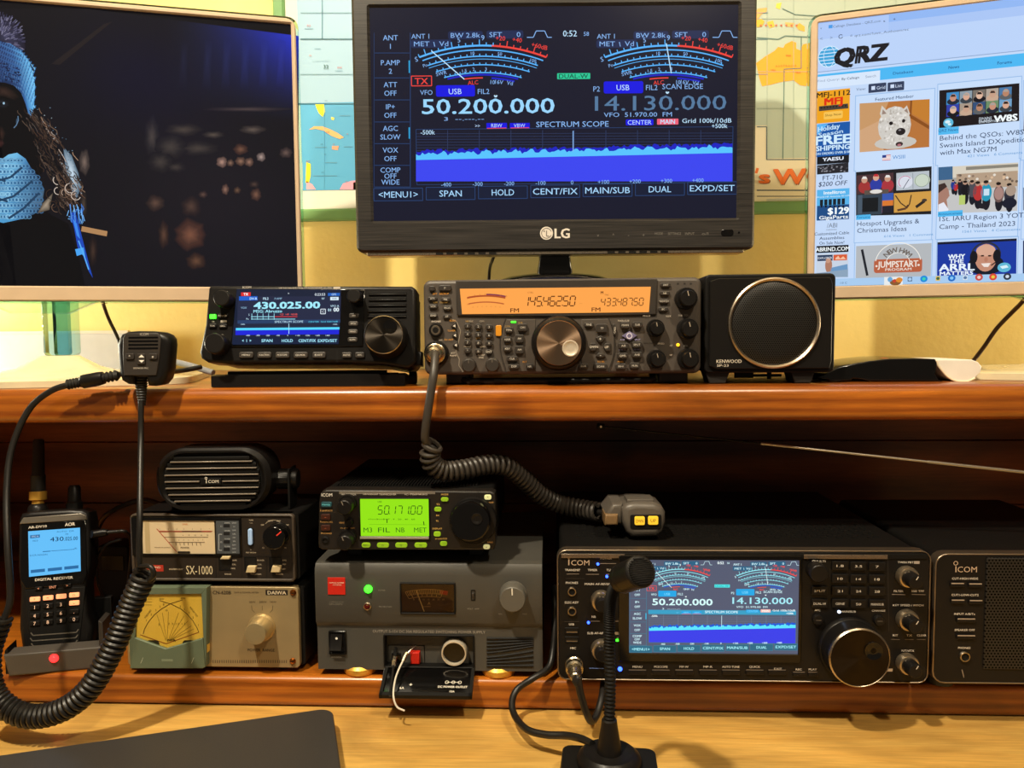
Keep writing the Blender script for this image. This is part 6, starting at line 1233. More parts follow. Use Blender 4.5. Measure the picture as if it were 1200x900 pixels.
b.line(ps.q(512, 206), ps.q(549, 306), ps.u(4), -.0007, '#ffe0a0'); b.line(ps.q(476, 210), ps.q(500, 246), ps.u(3), -.0006, '#d0a468')
ps.part('meter', b)
b = ps.mb(); p0 = ps.q(441, 314); p1 = ps.q(692, 174); b.box(p0[0], p1[0], -.0012, -.0009, p0[1], p1[1], GLASS); ps.part('meter_glass', b)
b = ps.mb(); p0 = ps.q(768, 254); p1 = ps.q(788, 205); b.frame(rrect(p0[0], p1[0], p0[1], p1[1]), rrect(p0[0]+.0006, p1[0]-.0006, p0[1]+.0006, p1[1]-.0006), -.0006, .001, BLK2); b.box(p0[0]+.001, p1[0]-.001, -.002, .001, p0[1]+.004, p1[1]-.003, GREYC, .0004); ps.part('slide_switch', b)
ps.knob(962, 252, 62, .016, mat('grey_knob', '#58554e', .42), knurl=0, name='voltage_knob', mark=(1.6, '#d8d4c8'), skirt=1.06, ring=None)
b = ps.mb(); p0 = ps.q(100, 512); p1 = ps.q(178, 402); b.frame(rrect(p0[0], p1[0], p0[1], p1[1], .0006), rrect(p0[0]+.002, p1[0]-.002, p0[1]+.002, p1[1]-.002, .0004), .0015, .006, GLOSS, .0004); q0 = ps.q(108, 484); q1 = ps.q(160, 416)
b.prism(rrect(p0[0]+.002, p1[0]-.002, p0[1]+.002, p1[1]-.002), .003, .006, GLOSS); ps.part('switch_frame', b)
b = ps.mb(); vs = []; x0_, x1_ = q0[0], q1[0]; zz = ((q1[1], .0022), ((q0[1]+q1[1])/2, .0008), (q0[1], -.003)); vs = [(x, y_, z_) for x in (x0_, x1_) for z_, y_ in zz]+[(x, .004, z_) for x in (x0_, x1_) for z_, y_ in zz]
b.add(vs, [(0, 1, 4, 3), (1, 2, 5, 4), (6, 7, 1, 0), (7, 8, 2, 1), (3, 4, 10, 9), (4, 5, 11, 10), (2, 8, 11, 5), (0, 3, 9, 6)], BLK); X, Z = ps.q(138, 432, .0012); b.poly(circ(X, Z, ps.u(6), 12), .0008, '#f0f0e8'); ps.part('rocker_switch', b)
# the outlet recess
b = ps.mb(); b.frame(rrect(ox0-.0005, ox1+.0005, oz0-.0005, oz1+.0005, .002), rrect(ox0+.001, ox1-.001, oz0+.001, oz1-.001, .0015), .002, .03, BLK2, .0005); b.box(ox0, ox1, .022, .03, oz0, oz1, BLK2)
p0 = ps.q(384, 575, .02); p1 = ps.q(560, 446, .02); b.frame(rrect(p0[0], p1[0], p0[1], p1[1], .001), rrect(p0[0]+.002, p1[0]-.002, p0[1]+.002, p1[1]-.002, .001), .012, .022, BLK, .0006); ps.part('outlet_recess', b)
b = ps.mb(); X, Z = ps.q(690, 495, .006); r = ps.u(62); b.lathe(X, Z, [(r, .010), (r, .002), (r*.96, .0008), (r*.88, .0008), (r*.86, .004), (r*.855, .006)], WHITE if False else mat('cream_ring', '#d8cdb8', .3, .4), 40); b.lathe(X, Z, [(r*.858, .0052), (r*.85, .0075), (r*.7, .0078)], GLOSS, 32); b.lathe(X+r*.2, Z+r*.35, [(r*.36, .0079), (r*.34, .0066), (r*.2, .0064)], mat('dull_steel', '#6c665c', .35, 1), 24); ps.part('lighter_socket', b)
b = ps.mb(); p0 = ps.q(488, 542, .012); p1 = ps.q(530, 488, .012); b.box(p0[0], p1[0], .006, .022, p0[1], p1[1], REDP, .001); ps.part('terminal', b)
b = ps.mb(); p0 = ps.q(398, 560, .012); p1 = ps.q(440, 500, .012); b.box(p0[0], p1[0], .010, .022, p0[1], p1[1], GLOSS, .001); ps.part('terminal', b)
# open flap
b = ps.mb(); ta = ps.q(358, 578, -.001); tb = ps.q(776, 580, -.001); ba = ps.q(336, 706, -.030); bb = ps.q(772, 712, -.030)
vs = [(ta[0], .001, ta[1]), (tb[0], .001, tb[1]), (bb[0], -.030, bb[1]), (ba[0], -.030, ba[1])]; nn = Vector((0, -(ta[1]-ba[1]), .031)).normalized()*-.004 if False else Vector((0, .0028, -.003))
vs2 = [tuple(Vector(v)+nn) for v in vs]; b.add(vs+vs2, [(0, 1, 2, 3), (7, 6, 5, 4), (0, 4, 5, 1), (1, 5, 6, 2), (2, 6, 7, 3), (3, 7, 4, 0)], GLOSS)
P0 = Vector(vs[3]); ux = (Vector(vs[2])-P0).normalized(); uz = (Vector(vs[0])-P0); Hf = uz.length; uz = (uz-ux*uz.dot(ux)).normalized(); uy = uz.cross(ux).normalized(); Wf = (Vector(vs[2])-P0).length
# lip round the flap and its print, in the flap's own plane
FT = Matrix((( ux.x, uy.x, uz.x, P0.x), (ux.y, uy.y, uz.y, P0.y), (ux.z, uy.z, uz.z, P0.z), (0, 0, 0, 1))); sg = -1 if (FT.to_3x3() @ Vector((0, -1, 0))).y < 0 else 1
ny = -.0006 if sg < 0 else .0006
b.box(.0, Wf, ny*4, .002, 0, .004, BLK2, T=FT); b.box(0, .003, ny*4, .002, 0, Hf, BLK2, T=FT); b.box(Wf-.003, Wf, ny*4, .002, 0, Hf, BLK2, T=FT)
f2 = MB(ps.L @ FT); f2.text('DC POWER OUTLET', Wf*.78, Hf*.36, .0024, ny, '#e8e0d0', w_=Wf*.32, bold=.02); f2.text('6A', Wf*.23, Hf*.30, .0026, ny, '#e8e0d0', bold=.02); f2.text('+', Wf*.32, Hf*.42, .004, ny, '#e8e0d0', bold=.03); f2.text('15A', Wf*.78, Hf*.20, .0022, ny, '#e8e0d0', bold=.02)
for i in range(3): f2.ring(Wf*(.71+.07*i), Hf*.52, .0016, .0005, ny, '#e8e0d0')
f2.line((Wf*.71, Hf*.52), (Wf*.85, Hf*.52), .0004, ny, '#e8e0d0')
fl = ps.part('outlet_flap', b); f2.build('flap_print', fl)
# curved vents
b = ps.mb()
for k in range(9):
    sgn = -1 if k < 5 else 1; kk = k if k < 5 else 8-k+0
    if k < 5: y0_, bend = 436+k*16, 14*(k/4)
    else: y0_, bend = 512+(k-5)*14, -14*((8-k)/4)
    pts = []
    for i in range(13):
        u = 842+218*i/12; v = y0_+(-14*(i/12)**1.4*(k/4) if k < 5 else +(-16*(8-k)/4)*(i/12)**1.4)
        tt = (i/12)**1.3; v = (432+k*17)+(-32*(k/4))*tt if k < 5 else (521+(k-5)*13)-(30*(8-k)/3)*tt
        pts.append((ps.q(u, v, .004)[0], .0035, ps.q(u, v, .004)[1]))
    b.tube(pts, .0011, BLK2, 6, k=2)
ps.part('vent_slots', b)
hb = ps.h0
for px_, yy in ((253, .0185), (898, .0185)):
    b = ps.mb(); X = ps.q(px_, 600, yy)[0]; b.lathe(X, yy, [(.0165, -hb), (.0175, -hb+.002), (.0175, -hb+.006), (.015, .002)], GOLD, 40, axis='z'); ps.part('foot', b)
for xx in (X0+.03, X1-.03):
    b = ps.mb(); b.lathe(xx, .19, [(.0165, -hb), (.0175, -hb+.002), (.0175, -hb+.006), (.015, .002)], GOLD, 32, axis='z'); ps.part('foot', b)
PS_TOP = Z_LOW+ps.h0+ZT
# thin test leads in the recess
tl = thing('test_lead', 'pair of thin white leads plugged into the open flap of the power supply', 'cable', tuple(atY(465, 795, .71)))
def leadp(n_, pts, r, m): b = MB(Matrix.Translation(-Vector(tl.location))); b.tube([atY(*p) for p in pts], r, m, 8); return b.build(n_, tl)
WL = mat('white_cord', '#d8d0c0', .4)
leadp('white_lead', [(474, 771, .731), (468, 783, .722), (463, 797, .710), (461, 815, .698), (465, 828, .694), (474, 833, .694)], .0009, WL); leadp('black_lead', [(461, 778, .730), (460, 790, .720), (458, 804, .708), (457, 816, .698)], .0011, CORD)
leadp('ferrule', [(477, 765, .735), (475, 768, .733), (472, 775, .729)], .0022, NICK); leadp('ferrule', [(463, 769, .735), (462, 774, .733), (461, 780, .729)], .0022, NICK)
leadp('pin', [(487, 757, .744), (482, 761, .738), (477, 766, .735)], .0006, CHROME); leadp('pin', [(464, 760, .744), (463, 765, .738), (463, 769, .735)], .0016, BLK2)

# ================================================================ green display mobile radio on the supply
g7 = Dev('transceiver', 'small black transceiver with lime green display, on top of the grey power supply', 'radio transceiver', 478, 645, .730, PS_TOP+.0003)
g7.c = (360, 540, .25)
X0 = g7.p(374, 610)[0]; X1 = g7.p(581.5, 610)[0]; ZT = g7.p(478, 573.5)[1]
b = g7.mb(); b.prism(rrect(X0+.003, X1-.003, .002, ZT-.001, .004), .014, .19, CASE, 0, .003)
for i in range(46): x = X0+.012+i*.0031; b.box(x, x+.0016, .02, .12, ZT-.0012, ZT+.0008, BLK2)
g7.part('case', b)
b = g7.mb(); b.prism([g7.q(u, v) for u, v in ((58, 160), (70, 142), (90, 136), (860, 142), (880, 152), (884, 180), (884, 395), (876, 416), (850, 420), (70, 418), (52, 408), (50, 380), (54, 200))], 0, .016, mat('radio_face_black', '#1d1916', .4), .002)
pts = [g7.q(150, 142), g7.q(600, 142), g7.q(600, 156), g7.q(150, 156)]; b.poly(pts, -.0002, '#6c655c')
g7.t(b, 'ICOM', 92, 160, 16, '#e8e0d4', w=52, bold=.01)
for s, x, v, c, w_ in (('POWER', 92, 204, '#58c8d8', 46), ('P.AMP/ATT', 90, 234, '#c89858', 60), ('TUNER/CALL', 90, 286, '#c89858', 64), ('PHONES', 90, 340, '#c89858', 52), ('AF-RF/SQL', 195, 157, '#c8beb0', 74), ('HF/VHF/UHF TRANSCEIVER', 340, 157, '#c8beb0', 160), ('IC-706MKIIG', 510, 157, '#c8beb0', 108), ('MODE', 645, 158, '#d8b060', 34), ('TS', 613, 204, '#d8b060', 16), ('RX', 612, 256, '#d8b060', 14), ('TX', 610, 282, '#d8b060', 14), ('DISPLAY', 610, 318, '#d8b060', 46), ('SPCH/LOCK', 628, 365, '#d8b060', 58), ('M-CH  RIT', 190, 316, '#c89858', 70), ('NB/ADJ', 162, 290, '#c89858', 24), ('BAND', 860, 195, '#c89858', 26), ('BAND', 858, 382, '#c89858', 26)): g7.t(b, s, x, v, 8, c, w=w_, bold=.01)
g7.l(b, 132, 150, 136, 412, 3, '#15120f', -.0002); g7.l(b, 800, 145, 830, 190, 3, '#15120f', -.0002)
g7.part('front_panel', b)
b = g7.mb(); p0 = g7.q(246, 372); p1 = g7.q(576, 174); b.frame(rrect(p0[0], p1[0], p0[1], p1[1], .001), rrect(*[g7.q(252, 352)[0], g7.q(572, 352)[0]], g7.q(252, 352)[1], g7.q(252, 178)[1], .0008), -.0012, .001, BLK2, .0004); q0 = g7.q(248, 366, -.0013); q1 = g7.q(570, 356, -.0013); b.box(q0[0], q1[0], -.002, 0, q0[1], q1[1], mat('satin_bar', '#b8b4a8', .35, .6), .0003); g7.part('display_bezel', b)
b = g7.mb(); b.pm = LCD; p0 = g7.q(251, 353); p1 = g7.q(573, 177); b.rect(p0[0], p1[0], p0[1], p1[1], -.0004, '#94e414')
dk_ = '#1e4a08'; x, z = g7.q(330, 250, -.0006); b.seg7('50.171.00', x, z, g7.u(40), -.0006, dk_, w_=g7.u(222), th=.1)
for s, x, w_ in (('M3', 284, 42), ('FIL', 360, 58), ('NB', 436, 42), ('MET', 530, 60)): g7.t(b, s, x, 324, 23, '#2e6a10', y=-.0006, w=w_)
g7.t(b, 'USB', 340, 192, 8, dk_, y=-.0006); g7.t(b, '1 . . 3 . . 5 . 7 . 9 . 20 . 40 . 60', 400, 274, 7, dk_, y=-.0006, w=216); g7.l(b, 374, 272, 374, 292, 4, dk_, -.0006); g7.l(b, 545, 284, 548, 302, 4, dk_, -.0006); g7.l(b, 290, 298, 560, 300, 1, '#4c9010', -.0006)
for i in range(12): g7.l(b, 288+i*8, 272, 288+i*8, 276, 3, dk_, -.0006)
g7.part('display', b)
b = g7.mb(); x, z = g7.q(86, 371); b.lathe(x, z, [(g7.u(19), .001), (g7.u(19), -.001), (g7.u(12), -.0016), (g7.u(9), .0005)], BLK2, 24); g7.part('phones_jack', b)
g7.btn(92, 204, 52, 26, mat('teal_key', '#204a54', .4), .0018, 8, 'POWER', '#70d8e8', cap=8, tw=40, name='key')
for v in (262, 313): g7.btn(88, v, 46, 28, mat('dark_red_key', '#3c1c12', .4), .0018, 7, '--', '#f08050', cap=9, name='key')
for x, w_ in ((277, 42), (356, 58), (442, 58), (533, 60)): g7.btn(x, 394, w_, 24, KEYG, .0018, 10, {277: 'MENU', 356: 'F1', 442: 'F2', 533: 'F3'}[x], '#203808', cap=8, name='lit_key')
for x, v, w_, h in ((645, 180, 36, 20), (613, 226, 34, 22), (610, 342, 34, 24), (640, 387, 34, 22), (847, 170, 34, 24), (841, 402, 32, 22)): g7.btn(x, v, w_, h, KEYG if x < 700 else mat('pale_lit_key', '#c8c890', .5, emit=.5), .0018, 9, name='lit_key', txt=None if x < 700 else ('^' if v < 200 else 'v'), col='#202010', cap=10)
for x, v in ((178, 216), (180, 382)):
    g7.knob(x-6, v+4, 36, .016, BLK, knurl=.02, name='twin_knob', mark=(1.9, '#8c8478')); 
    b = g7.mb(); X, Z = g7.q(192, v-20 if v < 300 else v-24); r = g7.u(42); b.lathe(X, Z, [(r, .0005), (r, -.0035), (r*.94, -.005), (r*.6, -.005)], BLK, 48, .03); g7.part('outer_knob', b)
b = g7.mb(); X, Z = g7.q(203, 285); b.lathe(X, Z, [(g7.u(18), .0005), (g7.u(18), -.004), (g7.u(14), -.006)], BLK, 24); g7.part('small_knob', b)
b = g7.mb(); X, Z = g7.q(780, 278); r = g7.u(112); b.lathe(X, Z, [(r, .001), (r, -.003), (r*.96, -.005), (r*.9, -.005)], BLK, 96, .012); g7.part('dial_ring', b)
X, Z = g7.q(762, 288, -.019); r = g7.u(94); b = g7.mb(); b.lathe(X, Z, [(r*1.0, -.004), (r, -.017), (r*.97, -.0186), (r*.9, -.019)], GLOSS, 72); dd = g7.part('main_dial', b)
b = g7.mb(); X, Z = g7.q(795, 272, -.019); r = g7.u(27); b.lathe(X, Z, [(r, -.0189), (r*.95, -.0199), (r*.8, -.0198), (r*.5, -.0191)], BLK, 28); g7.part('finger_dimple', b, dd)
b = g7.mb(); p0 = g7.q(866, 330); p1 = g7.q(884, 252); b.box(p0[0], p1[0], -.003, .004, p0[1], p1[1], BLK, .001); g7.part('tension_lever', b)
hb = g7.h0
for xx in (X0+.02, X1-.03):
    for yy in (.03, .15):
        b = g7.mb(); b.box(xx, xx+.014, yy, yy+.014, -hb, .004, RUB, .001); g7.part('foot', b)
G7_TOP = PS_TOP+g7.h0+ZT

# ================================================================ cross needle meter with the olive housing
cn = Dev('power_meter', 'champagne faced meter with olive green housing and yellow crossed needle dial', 'meter', 249, 781.5, .742, Z_LOW)
cn.c = (140, 670, .19167)
X0 = cn.q(42, 340)[0]; X1 = cn.q(1097, 340)[0]; ZT = cn.q(600, 92)[1]
b = cn.mb(); b.prism(rrect(X0+.001, X1+.004, .001, ZT-.001, .003), .006, .115, CASE, 0, .003); cn.part('case', b)
b = cn.mb(); b.prism(rrect(X0+.0, X1, 0, ZT, .004), 0, .008, CHAMP, .0008)
cn.t(b, 'CN-620B', 626, 127, 22, '#33281c', w=118, bold=.02); cn.t(b, 'SWR & POWER METER', 776, 127, 10, '#4c3e2c', w=158, bold=.005); cn.r(b, 893, 110, 1030, 144, '#241c16'); cn.t(b, 'DAIWA', 962, 128, 22, '#d8c8a8', y=-.0003, w=118, bold=.02)
for s, x in (('20W', 812), ('200W', 877), ('1KW', 940)): cn.t(b, s, x, 185, 12, '#4c3e2c', w=40 if s != '200W' else 48, bold=.01)
cn.t(b, 'POWER  RANGE', 866, 479, 18, '#33281c', w=174, bold=.01)
for pts in (((808, 206), (810, 232), (828, 250)), ((873, 208), (873, 236)), ((938, 208), (936, 232), (920, 250))): b.pline([cn.q(*t) for t in pts], cn.u(2.5), -.0002, '#4c3e2c')
for i in range(34): cn.l(b, 572+i*13.6, 540, 572+i*13.6, 558, 6, '#5c4c38', -.0002)
cn.part('front_panel', b)
for x, v in ((1062, 127), (1060, 545)):
    b = cn.mb(); X, Z = cn.q(x, v); r = cn.u(20); b.lathe(X, Z, [(r, .001), (r, -.0008), (r*.7, -.0022), (r*.2, -.0026)], mat('brass_screw', '#a8642c', .3, 1), 20); b.box(X-r*.7, X+r*.7, -.0029, -.0022, Z-.0002, Z+.0002, BLK2); cn.part('screw', b)
b = cn.mb(); o = [cn.q(u, v, -.008) for u, v in ((62, 100), (534, 98), (528, 580), (510, 588), (68, 588), (56, 400))]
win = [cn.q(u, v, -.008) for u, v in ((112, 140), (500, 136), (512, 405), (285, 470), (96, 402), (100, 270))]
# housing: ring with a pentagon window, thick enough to sit proud of the panel
b.prism([o[0], o[1], win[1], win[0]], -.008, .004, OLIVE, .0004); b.prism([o[1], o[2], o[3], win[3], win[2], win[1]], -.008, .004, OLIVE, .0004) if False else None
b.prism([o[1], o[2], win[2], win[1]], -.008, .004, OLIVE, .0004); b.prism([o[2], o[3], o[4], win[4], win[3], win[2]], -.0095, .004, OLIVE, .0006); b.prism([o[4], o[5], o[0], win[0], win[5], win[4]], -.008, .004, OLIVE, .0004)
for x in (136, 446): b.pline([cn.q(x+8, 525, -.0097), cn.q(x, 545, -.0097), cn.q(x-6, 560, -.0097)], cn.u(3), -.0097, '#b8bca8')
q0 = cn.q(258, 548, -.0097); q1 = cn.q(326, 534, -.0097); b.rect(q0[0], q1[0], q0[1], q1[1], -.0097, '#77846e')
hs = cn.part('meter_housing', b)
b = cn.mb(); a0 = cn.q(80, 475); a1 = cn.q(540, 120); b.box(a0[0], a1[0], -.0058, .001, a0[1], a1[1], mat('dial_yellow', '#e4bc50', .5, bump=0))
def CL(pts, w_, c): b.pline([cn.q(u, v, -.0060) for u, v in pts], cn.u(w_), -.0060, c)
y = -.0060
CL([(145+340*0+(u), v) for u, v in ((0, 380), (8, 350), (30, 310), (66, 265), (110, 228), (165, 196), (240, 172))], 4, '#3a2c10'); CL([(485-u, v) for u, v in ((0, 370), (10, 345), (36, 300), (72, 258), (112, 226), (165, 200), (240, 176))], 4, '#3a2c10')
CL([(125, 385), (285, 440), (485, 370)], 4, '#8c2c14')
for (x0, y0) in ((228, 260), (262, 250), (300, 245), (362, 250), (395, 270), (420, 300), (440, 330), (455, 350)): CL([(x0, y0), (290+(x0-290)*.12, 420)], 2, '#6c5418')
for i, (x, v) in enumerate(((165, 298), (194, 262), (222, 235), (248, 214), (270, 200), (372, 212), (398, 228), (425, 250), (450, 280), (482, 325))): cn.t(b, '1235855321'[i], x, v, 13, '#3a2c10', y=y)
cn.t(b, 'FORWARD', 174, 258, 11, '#4c3a14', y=y, w=66, rot=.9); cn.t(b, 'REFLECTED', 455, 246, 11, '#4c3a14', y=y, w=76, rot=-.95); cn.t(b, '20W', 258, 166, 11, '#4c3a14', y=y); cn.t(b, '40W', 388, 162, 11, '#4c3a14', y=y); cn.t(b, '3  2  1.5  1.2', 350, 318, 12, '#4c3a14', y=y, w=110); cn.t(b, '5', 242, 322, 14, '#4c3a14', y=y); cn.t(b, 'SWR', 317, 420, 15, '#2c200c', y=y, bold=.02, w=56); cn.t(b, '10', 288, 236, 11, '#4c3a14', y=y)
for x in (205, 425): cn.r(b, x-40, 418, x+40, 470, '#2a261c', -.0061, None, 20)
for i in range(3): cn.r(b, 150, 165+i*18, 200, 168+i*18, '#8c7428', -.0060)
cn.part('dial_card', b)
b = cn.mb(); b.prism([win[0], win[1], win[2], win[3], win[4], win[5]], -.0074, -.0070, GLASS); cn.part('window_pane', b)
b = cn.mb(); X, Z = cn.q(872, 338); r = cn.u(86); KN = mat('pale_gold_knob', '#d8c292', .34, .8, bump=0)
b.lathe(X, Z, [(r*1.02, 0), (r, -.003), (r*.98, -.0035), (r*.92, -.0046)], KN, 48); X2, Z2 = cn.q(838, 378, -.020); X, Z = cn.q(866, 344, -.004)
b.lathe(X, Z, [(r*.90, -.003), (r*.80, -.019), (r*.76, -.020), (r*.5, -.0202)], KN, 64, .012); cn.part('range_knob', b)
hb = cn.h0
for xx in (X0+.012, X1-.02):
    for yy in (.015, .095):
        b = cn.mb(); b.lathe(xx, yy, [(.007, -hb), (.0075, .003)], RUB, 18, axis='z'); cn.part('foot', b)
CN_TOP = Z_LOW+cn.h0+ZT

# ================================================================ black power meter stacked on it
sx = Dev('power_meter', 'black faced meter with cream scale window, stacked on the champagne meter', 'meter', 251, 680.5, .742, CN_TOP+.0003)
sx.c = (140, 510, .2)
X0 = sx.q(72, 650)[0]; X1 = sx.q(1028, 650)[0]; ZT = sx.q(560, 462)[1]
b = sx.mb(); b.prism(rrect(X0+.001, X1+.003, .001, ZT, .003), .004, .10, CASE, 0, .003); sx.part('case', b)
b = sx.mb(); FC = mat('brown_black_face', '#261f19', .45); b.frame(rrect(X0, X1, 0, ZT, .004), rrect(X0+.0025, X1-.0025, .0025, ZT-.0022, .002), -.0015, .012, mat('warm_grey_rim', '#453c33', .4), .0006); b.prism(rrect(X0+.002, X1-.002, .002, ZT-.002), 0, .01, FC)
sx.t(b, 'SWR & POWER METER', 220, 490, 8, '#a09484', w=156); sx.t(b, 'PWR', 772, 498, 9, '#c8b8a0', w=26); sx.t(b, 'CAL', 772, 514, 7, '#c8b8a0'); sx.t(b, 'PEP MONI', 770, 688, 8, '#c8b8a0', w=62); sx.t(b, 'S1', 770, 672, 6, '#c8b8a0')
for s, x, v in (('200W', 884, 502), ('20W', 932, 502), ('5W', 838, 526), ('1KW', 980, 526), ('S1', 842, 660), ('S2', 972, 660), ('RANGE', 636, 814), ('FUNCTION', 800, 814), ('POWER', 938, 814), ('SWR', 675, 733), ('CAL', 672, 757), ('PWR', 666, 781), ('POWER', 828, 733), ('CAL.', 824, 757), ('SWR', 820, 779), ('AVG', 966, 733), ('PEP', 966, 757), ('OFF', 962, 784)): sx.t(b, s, x, v, 9, '#c8b8a0', w=None, bold=.01)
x, z = sx.q(905, 560); b.ring(x, z, sx.u(66), sx.u(3), -.0002, '#a89880', a0=.7, a1=PI-.7)
sx.t(b, 'SX-1000', 468, 790, 54, '#d8c8a4', w=164, bold=-.012); sx.t(b, 'wattmeter', 330, 783, 14, '#d0c0a0', w=88, shear=.3); sx.r(b, 126, 760, 258, 798, '#b03020'); sx.t(b, 'DIAMOND', 195, 774, 12, '#f0c8b0', w=96, y=-.0004, bold=.02); sx.t(b, 'ANTENNA', 195, 789, 6, '#f0c8b0', w=50, y=-.0004)
sx.l(b, 78, 710, 1012, 712, 5, '#0f0c0a', -.0002); sx.l(b, 565, 712, 566, 840, 4, '#15110e', -.0002); sx.l(b, 716, 712, 717, 840, 4, '#15110e', -.0002); sx.l(b, 862, 712, 863, 840, 4, '#15110e', -.0002); sx.l(b, 714, 480, 715, 704, 4, '#15110e', -.0002)
sx.part('front_panel', b)
b = sx.mb(); p0 = sx.q(80, 704); p1 = sx.q(712, 480); q0 = sx.q(140, 692); q1 = sx.q(556, 500); b.frame(rrect(p0[0], p1[0], p0[1], p1[1]), rrect(q0[0], sx.q(700, 500)[0], q0[1], q1[1]), -.0016, .001, GLOSS, .0004)
b.rect(q0[0], q1[0], q0[1], q1[1], -.0004, '#d4c09c')
for i, v in enumerate((562, 566, 598, 628)):
    x0_ = (232, 232, 262, 290)[i]; x1_ = (545, 540, 520, 500)[i]; sx.l(b, x0_, v, x1_, v, 3, '#a03020' if i < 2 else '#4c3420', -.0006)
sx.l(b, 218, 548, 336, 684, 4, '#b03820', -.0006); sx.l(b, 365, 564, 480, 564, 7, '#a03020', -.0006); sx.t(b, 'SWR', 385, 522, 11, '#d0783c', y=-.0006)
for i in range(7): sx.t(b, ('1', '1.2', '1.5', '2', '3', '5', '*')[i], 235+i*50-(i > 2)*8, 550, 8, '#5c3820', y=-.0006); sx.t(b, ('2', '4', '6', '8', '10', '15', '20')[i], 300+i*36, 586, 8, '#4c3420', y=-.0006) if i > 1 else None; sx.t(b, '1234567'[i], 320+i*28, 614, 8, '#4c3420', y=-.0006); sx.l(b, 330+i*24, 628, 332+i*24, 646, 3, '#4c3420', -.0006)
sx.t(b, 'POWER', 384, 659, 11, '#3c2818', y=-.0006, bold=.01); sx.t(b, 'MADE IN JAPAN', 252, 658, 7, '#6c5438', y=-.0006, w=96); sx.r(b, 340, 680, 415, 692, '#201a14', -.0007, None, 8); sx.r(b, 146, 502, 182, 690, '#b8a47c', -.0005)
sx.part('scale_window', b)
b = sx.mb(); a0 = sx.q(574, 692); a1 = sx.q(702, 494); b.box(a0[0], a1[0], -.0014, .001, a0[1], a1[1], mat('slate_panel', '#4a4e52', .4), .0003)
for i, v in enumerate((528, 574, 622, 666)): q0 = sx.q(614, v+9); q1 = sx.q(650, v-9); b.rect(q0[0], q1[0], q0[1], q1[1], -.0016, '#14161a'); sx.t(b, ('SWR', 'POWER', 'POWER', 'POWER')[i], 632, v-14, 8, '#c0c4c8', y=-.0016, w=34)
for i, s in enumerate(('200W', '1.5', '20W', 'CAL', '5W', '200', '50W', '1KW', '1KW')): sx.t(b, s, 672, 514+i*21.5, 8, '#c0c4c8', y=-.0016)
sx.t(b, 'S1', 596, 534, 9, '#c0c4c8', y=-.0016); sx.t(b, 'S2', 596, 626, 9, '#c0c4c8', y=-.0016); b.pline([sx.q(604, 578), sx.q(586, 578), sx.q(586, 672), sx.q(604, 672)], sx.u(3), -.0016, '#c0c4c8')
sx.part('range_panel', b)
b = sx.mb(); X, Z = sx.q(770, 594); b.prism(rrect(X-sx.u(20), X+sx.u(20), Z-sx.u(58), Z+sx.u(58), sx.u(20)), -.0008, .001, BLK2, .0004); b.prism(rrect(X-sx.u(13), X+sx.u(13), Z-sx.u(50), Z+sx.u(52), sx.u(13)), -.003, .001, mat('pale_blue_lever', '#a4c4ec', .3, emit=.15), .001); sx.part('blue_lever', b)
sx.knob(902, 604, 70, .016, GLOSS, knurl=.012, name='calibration_knob', mark=(.7, '#f04030'), skirt=1.04)
for x, v, d0 in ((618, 720, 0), (768, 788, 1), (914, 786, 1)):
    b = sx.mb(); q0 = sx.q(x-34, 792 if x < 700 else 796); q1 = sx.q(x+34, 714); b.frame(rrect(q0[0], q1[0], q0[1], q1[1]), rrect(q0[0]+.0006, q1[0]-.0006, q0[1]+.0006, q1[1]-.0006), -.0004, .001, BLK2); b.rect(q0[0], q1[0], q0[1], q1[1], -.0001, '#060504'); sx.part('switch_slot', b)
    b = sx.mb(); X, Z = sx.q(x, v, -.004); LV = mat('ivory_lever', '#cdb98e', .4); w_ = sx.u(32); hh = sx.u(20 if d0 else 9); b.prism([(X-w_, Z-hh), (X+w_*.75, Z-hh), (X+w_, Z+hh), (X-w_*.6, Z+hh)], -.004, 0, LV, .0008); sx.part('lever', b)
hb = sx.h0
for xx in (X0+.012, X1-.012):
    for yy in (.015, .085):
        b = sx.mb(); b.lathe(xx, yy, [(.006, -hb), (.0065, .003)], RUB, 18, axis='z'); sx.part('foot', b)
SX_TOP = CN_TOP+sx.h0+ZT

# ================================================================ oval loudspeaker on top
ov = Dev('loudspeaker', 'black rounded loudspeaker with horizontal slots, on top of the two stacked meters', 'loudspeaker', 250, 598.5, .738, SX_TOP+.0003, yaw=4)
ov.c = (140, 510, .2)
b = ov.mb(); x0_, z0_ = ov.q(214, 440); x1_, z1_ = ov.q(878, 74); rr = (z1_-z0_)*.46
O = rrect(x0_, x1_, z0_, z1_, rr, 10); i0 = ov.q(258, 418); i1 = ov.q(822, 110); I = rrect(i0[0], i1[0], i0[1], i1[1], (i1[1]-i0[1])*.44, 10)
b.frame(O, I, 0, .012, BLK, .004); b.prism(O, .012, .05, BLK, 0, .012); b.prism(I, .004, .012, BLK2); ov.part('cabinet', b)
b = ov.mb()
for i in range(8):
    v = 135+i*38.3; 
    zc = ov.q(540, v-0, .002)[1]; half = ov.u(13)
    # clip slat ends to the rounded opening
    R2 = (i1[1]-i0[1])*.44; dz = max(0, abs(zc-(i0[1]+i1[1])/2)-((i1[1]-i0[1])/2-R2)); cut = R2-math.sqrt(max(0, R2*R2-dz*dz))
    b.box(i0[0]+cut+.001, i1[0]-cut-.001, .0014, .005, zc-half*.8, zc+half*.8, BLK2, .0008)
